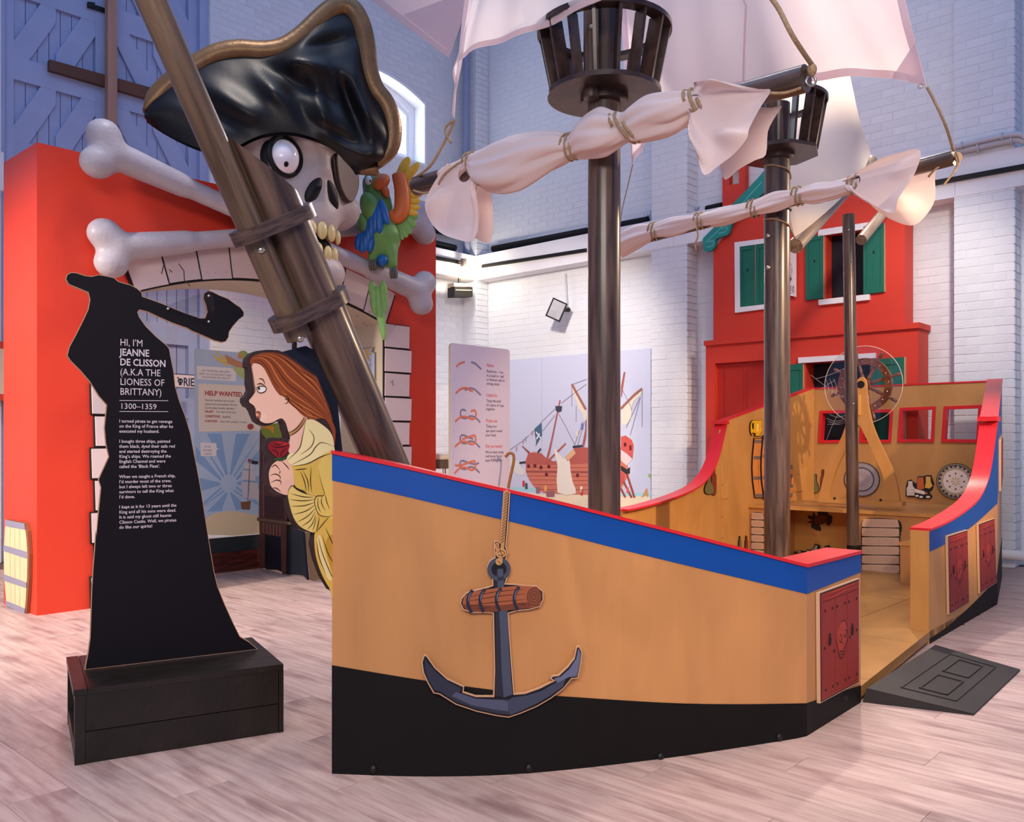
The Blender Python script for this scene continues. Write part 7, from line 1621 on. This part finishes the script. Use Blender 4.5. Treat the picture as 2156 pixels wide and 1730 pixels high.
# =================================================================== BEHIND THE GATEWAY
pg = plU1(7.10)
gp = thing('glass_partition', 'clear glass screen on a dark wood sill behind the gateway', 'glass screen', uv(7.1, 4.0, 0))
mk('sill', ubox(7.06, 7.14, 2.6, 4.72, 0, 0.17), darkwood('sill_mahogany', '#3a1410', '#6b2f22', (2, 2, 20)), gp)
mk('skirting', ubox(7.04, 7.06, 2.6, 4.72, 0, 0.06), MATS['sill_mahogany'], gp)
mk('dark_band', ubox(7.085, 7.115, 2.6, 4.72, 0.17, 0.30), mat('dark_band', '#2c3236', 0.4), gp)
mk('glass_pane', ubox(7.095, 7.105, 2.6, 4.70, 0.30, 3.05), glass('screen_glass', (0.94, 0.95, 0.95), 0.07), gp)
mk('end_post', ubox(7.08, 7.12, 4.70, 4.73, 0.0, 3.1), mat('dark_steel', '#3a3838', 0.4, metal=0.6), gp)
# help-wanted poster on the glass
pq_ = plU1(7.07); hz = Zm(400, 700, 3.461)
hw = thing('job_poster', 'tall blue printed poster reading HELP WANTED on the glass screen', 'poster', pq_.px(480, 1125))
x0, x1 = pq_.ab(409, 740)[0], pq_.ab(553, 740)[0]; zt0, zb0 = pq_.ab(409, 734)[1], pq_.ab(480, 1122)[1]
mk('sheet', plate(pq_, [(x0, zb0), (x1, zb0), (x1, zt0), (x0, zt0)], 0.0, 0.006), ink('poster_sky', '#bcd3ea'), hw)
def hp(nm, pts, col, o, sm=0): return pol(pq_, hw, nm, hz(pts), ink('poster_'+col[1:], col), 0.0066+o*0.0008, sm)
cx0, cz0 = pq_.ab(*hz([(280, 1100)])[0])
for i in range(14):
    a = 2*math.pi*i/14; w = math.pi/28; q = []
    for aa, r in ((a-w, 0.08), (a-w, 0.62), (a+w, 0.62), (a+w, 0.08)): q.append((min(max(cx0+r*math.cos(aa), x0+0.01), x1-0.01), min(max(cz0+r*math.sin(aa), zb0+0.2), pq_.ab(*hz([(100, 735)])[0])[1])))
    if abs(sum(q[k][0]*q[(k+1) % 4][1]-q[(k+1) % 4][0]*q[k][1] for k in range(4))) > 0.002: mk('sun_ray', plate(pq_, q, 0.0062, 0.0068), ink('poster_ray', '#8fb6de'), hw)
hp('sand', [(110, 1360), (200, 1310), (320, 1300), (430, 1320), (520, 1350), (520, 1460), (120, 1470)], '#ead7ac', 1, 2)
hp('parchment', [(55, 370), (500, 392), (505, 715), (60, 722)], '#efe6d6', 2); hp('speech_bubble', [(45, 240), (335, 262), (330, 355), (50, 340)], '#f2f0ee', 2); hp('speech_bubble', [(72, 800), (188, 805), (190, 838), (208, 848), (190, 855), (188, 900), (75, 900)], '#f2f0ee', 2)
hp('parrot_body', [(350, 150), (375, 132), (410, 140), (428, 190), (435, 330), (425, 390), (405, 350), (395, 250), (380, 200)], '#9cbf6a', 3, 2); hp('parrot_beak', [(352, 150), (372, 150), (378, 185), (350, 190), (345, 170)], '#d99a72', 4, 2)
for q in ([(300, 220), (180, 130), (170, 125), (240, 200)], [(300, 225), (150, 160), (200, 205)], [(300, 230), (175, 195), (230, 220)], [(305, 235), (215, 225), (260, 245)]): hp('parrot_feather', q, '#e6cc74', 3)
hp('parrot_wing', [(250, 160), (330, 200), (400, 230), (395, 260), (330, 250), (270, 220)], '#c9936e', 4); hp('parrot_wing_tip', [(300, 250), (395, 255), (400, 340), (370, 330), (330, 290)], '#b6cf86', 3)
hp('drawn_sail', [(380, 1000), (470, 1010), (475, 1080), (370, 1070)], '#d9d8de', 3); hp('drawn_sail', [(370, 1085), (490, 1095), (490, 1220), (380, 1200)], '#d4d2d8', 3); hp('drawn_sail', [(395, 945), (470, 965), (465, 1000), (390, 990)], '#dcdbe0', 3)
hp('drawn_hull', [(365, 1235), (440, 1225), (432, 1290), (372, 1285)], '#8a6248', 4); hp('drawn_flag', [(445, 930), (495, 940), (490, 960), (445, 955)], '#3a3440', 4); hp('drawn_flag', [(420, 918), (442, 925), (440, 945), (420, 940)], '#b04a40', 4); hp('ink_blot', disc_pts(437, 685, 24, 22, 10), '#b05a50', 4)
lns(pq_, hw, 'drawn_mast', [hz([(430, 930), (425, 1100), (415, 1240)])], 0.01, ink('poster_mast', '#7a6a60'), 0.0098)
def ht(s_, x, y, h, col, sx=0.9, b=0.0):
    p = hz([(x, y)])[0]; a, bb = pq_.ab(*p); u = (pq_.px(p[0], p[1]-1)-pq_.px(*p)).length/3.461; text('lettering', s_, pq_, a, bb, h*u, ink('poster_t'+col[1:], col), hw, 0.0094, sx, bold=b)
ht('HELP WANTED', 104, 456, 48, '#b8473c', 0.92, 0.03)
for s_, x, y in (('Talented, handsome parrot seeks', 104, 498), ('replacement pirate partner. Must be', 104, 526), ('(Comfortable shoulder desirable.)', 104, 554), ('Your share of the loot', 184, 584), ('Appalling', 232, 620), ('Rest of life (usually 2\u20133 years)', 217, 655)): ht(s_, x, y, 22, '#5a5458', 0.80)
for s_, y in (('SALARY', 582), ('CONDITIONS', 617), ('DURATION', 652)): ht(s_, 106, y, 24, '#b8473c', 0.78, 0.03)
for s_, x, y in (('AHOY ME HEARTIES! I NEED A NEW', 82, 282), ('PIRATE \u2013 DO YOU HAVE WHAT IT TAKES?', 64, 306), ('FOLLOW ME AND WE\u2019LL FIND OUT!', 86, 330), ('I\u2019M THE', 102, 838), ('RAT-IONAL', 90, 864), ('CHOICE!', 102, 890)): ht(s_, x, y, 19, '#77727a', 0.72)
# banner across the lavender doors
pb_ = plU1(9.08)
bn = thing('banner_board', 'cream banner board with red stripes and a skull sign, seen through the gateway', 'banner', uv(9.1, 3.2, 1.5))
bz = lambda y: pb_.ab(385, y)[1]
for nm, y0_, y1_, m in (('red_stripe', 748, 761, mat('banner_red', '#cf4a34', 0.6)), ('cream_band', 761, 843, mat('banner_cream', '#dcc6aa', 0.6)), ('red_stripe', 843, 855, mat('banner_red', '#cf4a34', 0.6))):
    mk(nm, plate(pb_, [(1.2, bz(y1_)), (4.02, bz(y1_)), (4.02, bz(y0_)), (1.2, bz(y0_))], 0.0, 0.02), m, bn)
mk('sign', plate(pb_, [(pb_.ab(340, 800)[0], bz(817)), (pb_.ab(407, 800)[0], bz(817)), (pb_.ab(407, 800)[0], bz(788)), (pb_.ab(340, 800)[0], bz(788))], 0.02, 0.028), mat('sign_pale', '#e9d7d6', 0.6), bn)
for y in (788, 816): mk('sign_line', plate(pb_, [(pb_.ab(340, 800)[0], bz(y+1.2)), (pb_.ab(407, 800)[0], bz(y+1.2)), (pb_.ab(407, 800)[0], bz(y-0.4)), (pb_.ab(340, 800)[0], bz(y-0.4))], 0.028, 0.0295), M_ink, bn)
a_, b_ = pb_.ab(383, 812); text('lettering', 'RIE', pb_, a_, b_, 0.125, M_ink, bn, 0.030, 0.75, bold=0.02)
a_, b_ = pb_.ab(377, 802)
mk('skull_mark', plate(pb_, disc_pts(a_, b_, 0.030, 0.030, 16), 0.028, 0.0298, [disc_pts(a_-0.011, b_-0.003, 0.006, 0.007, 8), disc_pts(a_+0.011, b_-0.003, 0.006, 0.007, 8)]), M_ink, bn)
mk('skull_jaw', plate(pb_, [(a_-0.016, b_-0.046), (a_+0.016, b_-0.046), (a_+0.014, b_-0.026), (a_-0.014, b_-0.026)], 0.028, 0.0299), M_ink, bn)
mk('crossbone', join(stroke(pb_, [(a_-0.034, b_+0.040), (a_-0.02, b_+0.026)], 0.012, 0.0298)), M_ink, bn)
# carved cabinet cut-out with a navy support
c0_, c1_ = at_z(550, 1196, 0), at_z(606, 1210, 0); c2_ = at_z(648, 1222, 0)
PC = Pl(c0_, c2_-c0_); PC.n = PC.n if PC.n.dot(CAMP-c0_) > 0 else -PC.n
cz_ = Zm(540, 860, 4.55)
cb_ = thing('cabinet_cutout', 'carved dark cabinet cut-out on legs with a navy support, behind the figurehead', 'cut-out', (c0_+c2_)/2)
floorb = lambda q: [(a, max(b, 0.004)) for a, b in q]
mk('support', plate(PC, floorb(PC.L(cz_([(85, 300), (330, 300), (440, 1150), (485, 1645), (450, 1600), (380, 1590), (300, 1590), (200, 1545), (110, 1540), (80, 1530)]))), -0.02, 0.0), mat('navy_support', '#171b26', 0.5), cb_)
mk('support_edge', plate(PC, floorb(PC.L(cz_([(440, 1190), (515, 1195), (590, 1640), (490, 1648), (470, 1450)]))), -0.06, -0.021), mat('brown_ply', '#5e4a38', 0.6), cb_)
M_cab = ink('cabinet_brown', '#5d3a36'); M_cab2 = ink('cabinet_dark', '#43262a'); M_cabl = ink('cabinet_line', '#b08a7c')
mk('cabinet_body', plate(PC, PC.L(cz_([(50, 200), (290, 200), (300, 1060), (290, 1215), (250, 1225), (80, 1200), (45, 1190), (40, 1050)])), 0.001, 0.016), M_cab, cb_)
for q in ([(45, 1190), (82, 1200), (75, 1500), (60, 1540), (50, 1520)], [(250, 1215), (290, 1205), (285, 1500), (290, 1560), (270, 1595), (255, 1560)]): mk('leg', plate(PC, floorb(PC.L(cz_(q))), 0.001, 0.016), M_cab, cb_)
mk('shelf', plate(PC, PC.L(cz_([(25, 1040), (350, 1085), (350, 1110), (30, 1070)])), 0.0, 0.03), ink('cabinet_shelf', '#6a5448'), cb_)
mk('door_field', plate(PC, PC.L(cz_([(95, 835), (270, 850), (285, 1060), (95, 1040)])), 0.016, 0.018), M_cab2, cb_)
lns(PC, cb_, 'carving', [cz_(l) for l in ([(45, 220), (42, 1040)], [(85, 300), (88, 1040)], [(90, 1090), (85, 1185)], [(120, 1095), (118, 1195)], [(150, 1100), (150, 1205)], [(182, 1105), (182, 1210)], [(213, 1110), (212, 1215)], [(245, 1115), (245, 1220)])], 0.008, M_cabl, 0.0185, 2, False)
mk('parrot_print', plate(PC, PC.L(cz_([(60, 180), (150, 150), (255, 130), (260, 280), (110, 285), (70, 240)])), 0.016, 0.019), ink('parrot_print', '#8a9a3c'), cb_)
mk('parrot_print_wing', plate(PC, PC.L(cz_([(60, 175), (110, 165), (185, 170), (185, 240), (150, 200)])), 0.019, 0.0205), ink('parrot_print_wing', '#e89a2c'), cb_)
# poster on the right cheek of the gateway
pj = Pl(uv(0, AC+HW-0.006), -U1); pj.n = -U2
qz = Zm(740, 700, 10.81)
jp = thing('side_poster', 'blue poster with yellow parrot feathers on the inner right cheek of the gateway', 'poster', pj.px(780, 1000))
mk('sheet', plate(pj, pj.L(qz([(150, 400), (300, 360), (540, 335), (500, 430), (560, 455), (580, 3200), (150, 3300)])), 0.001, 0.012), ink('poster_edge', '#8a7a70'), jp)
mk('face', plate(pj, pj.L(qz([(160, 410), (300, 375), (500, 350), (470, 445), (545, 470), (540, 3150), (160, 3250)])), 0.012, 0.0135), ink('side_poster_blue', '#b6c8e4'), jp)
for q in ([(290, 470), (350, 390), (490, 350), (430, 410), (330, 470)], [(300, 490), (400, 460), (530, 485), (400, 520), (310, 515)], [(310, 530), (400, 540), (465, 615), (390, 600)], [(260, 620), (300, 570), (350, 640), (330, 665), (265, 660)]): mk('feather_print', plate(pj, pj.L(qz(q)), 0.0135, 0.0145), ink('feather_print', '#e6b544'), jp)
mk('feather_root', plate(pj, pj.L(qz([(215, 520), (280, 410), (310, 480), (290, 560), (250, 600)])), 0.0145, 0.0155), ink('feather_root', '#d8743c'), jp)
mk('speech_bubble', plate(pj, pj.L(qz([(200, 670), (440, 655), (455, 700), (440, 900), (370, 920), (200, 920)])), 0.0135, 0.0145), ink('bubble_white', '#e9e4e8'), jp)
mk('black_bar', plate(pj, pj.L(qz([(160, 1060), (540, 1055), (538, 1185), (160, 1190)])), 0.0135, 0.0145), M_ink, jp)
for s_, x, y in (('F AFTER', 300, 775), ('OI', 330, 865)):
    p = qz([(x, y)])[0]; a, b = pj.ab(*p); u = (pj.px(p[0], p[1]-1)-pj.px(*p)).length/10.81; text('lettering', s_, pj, a, b, 85*u, ink('bubble_text', '#77707a'), jp, 0.0150, 0.9)
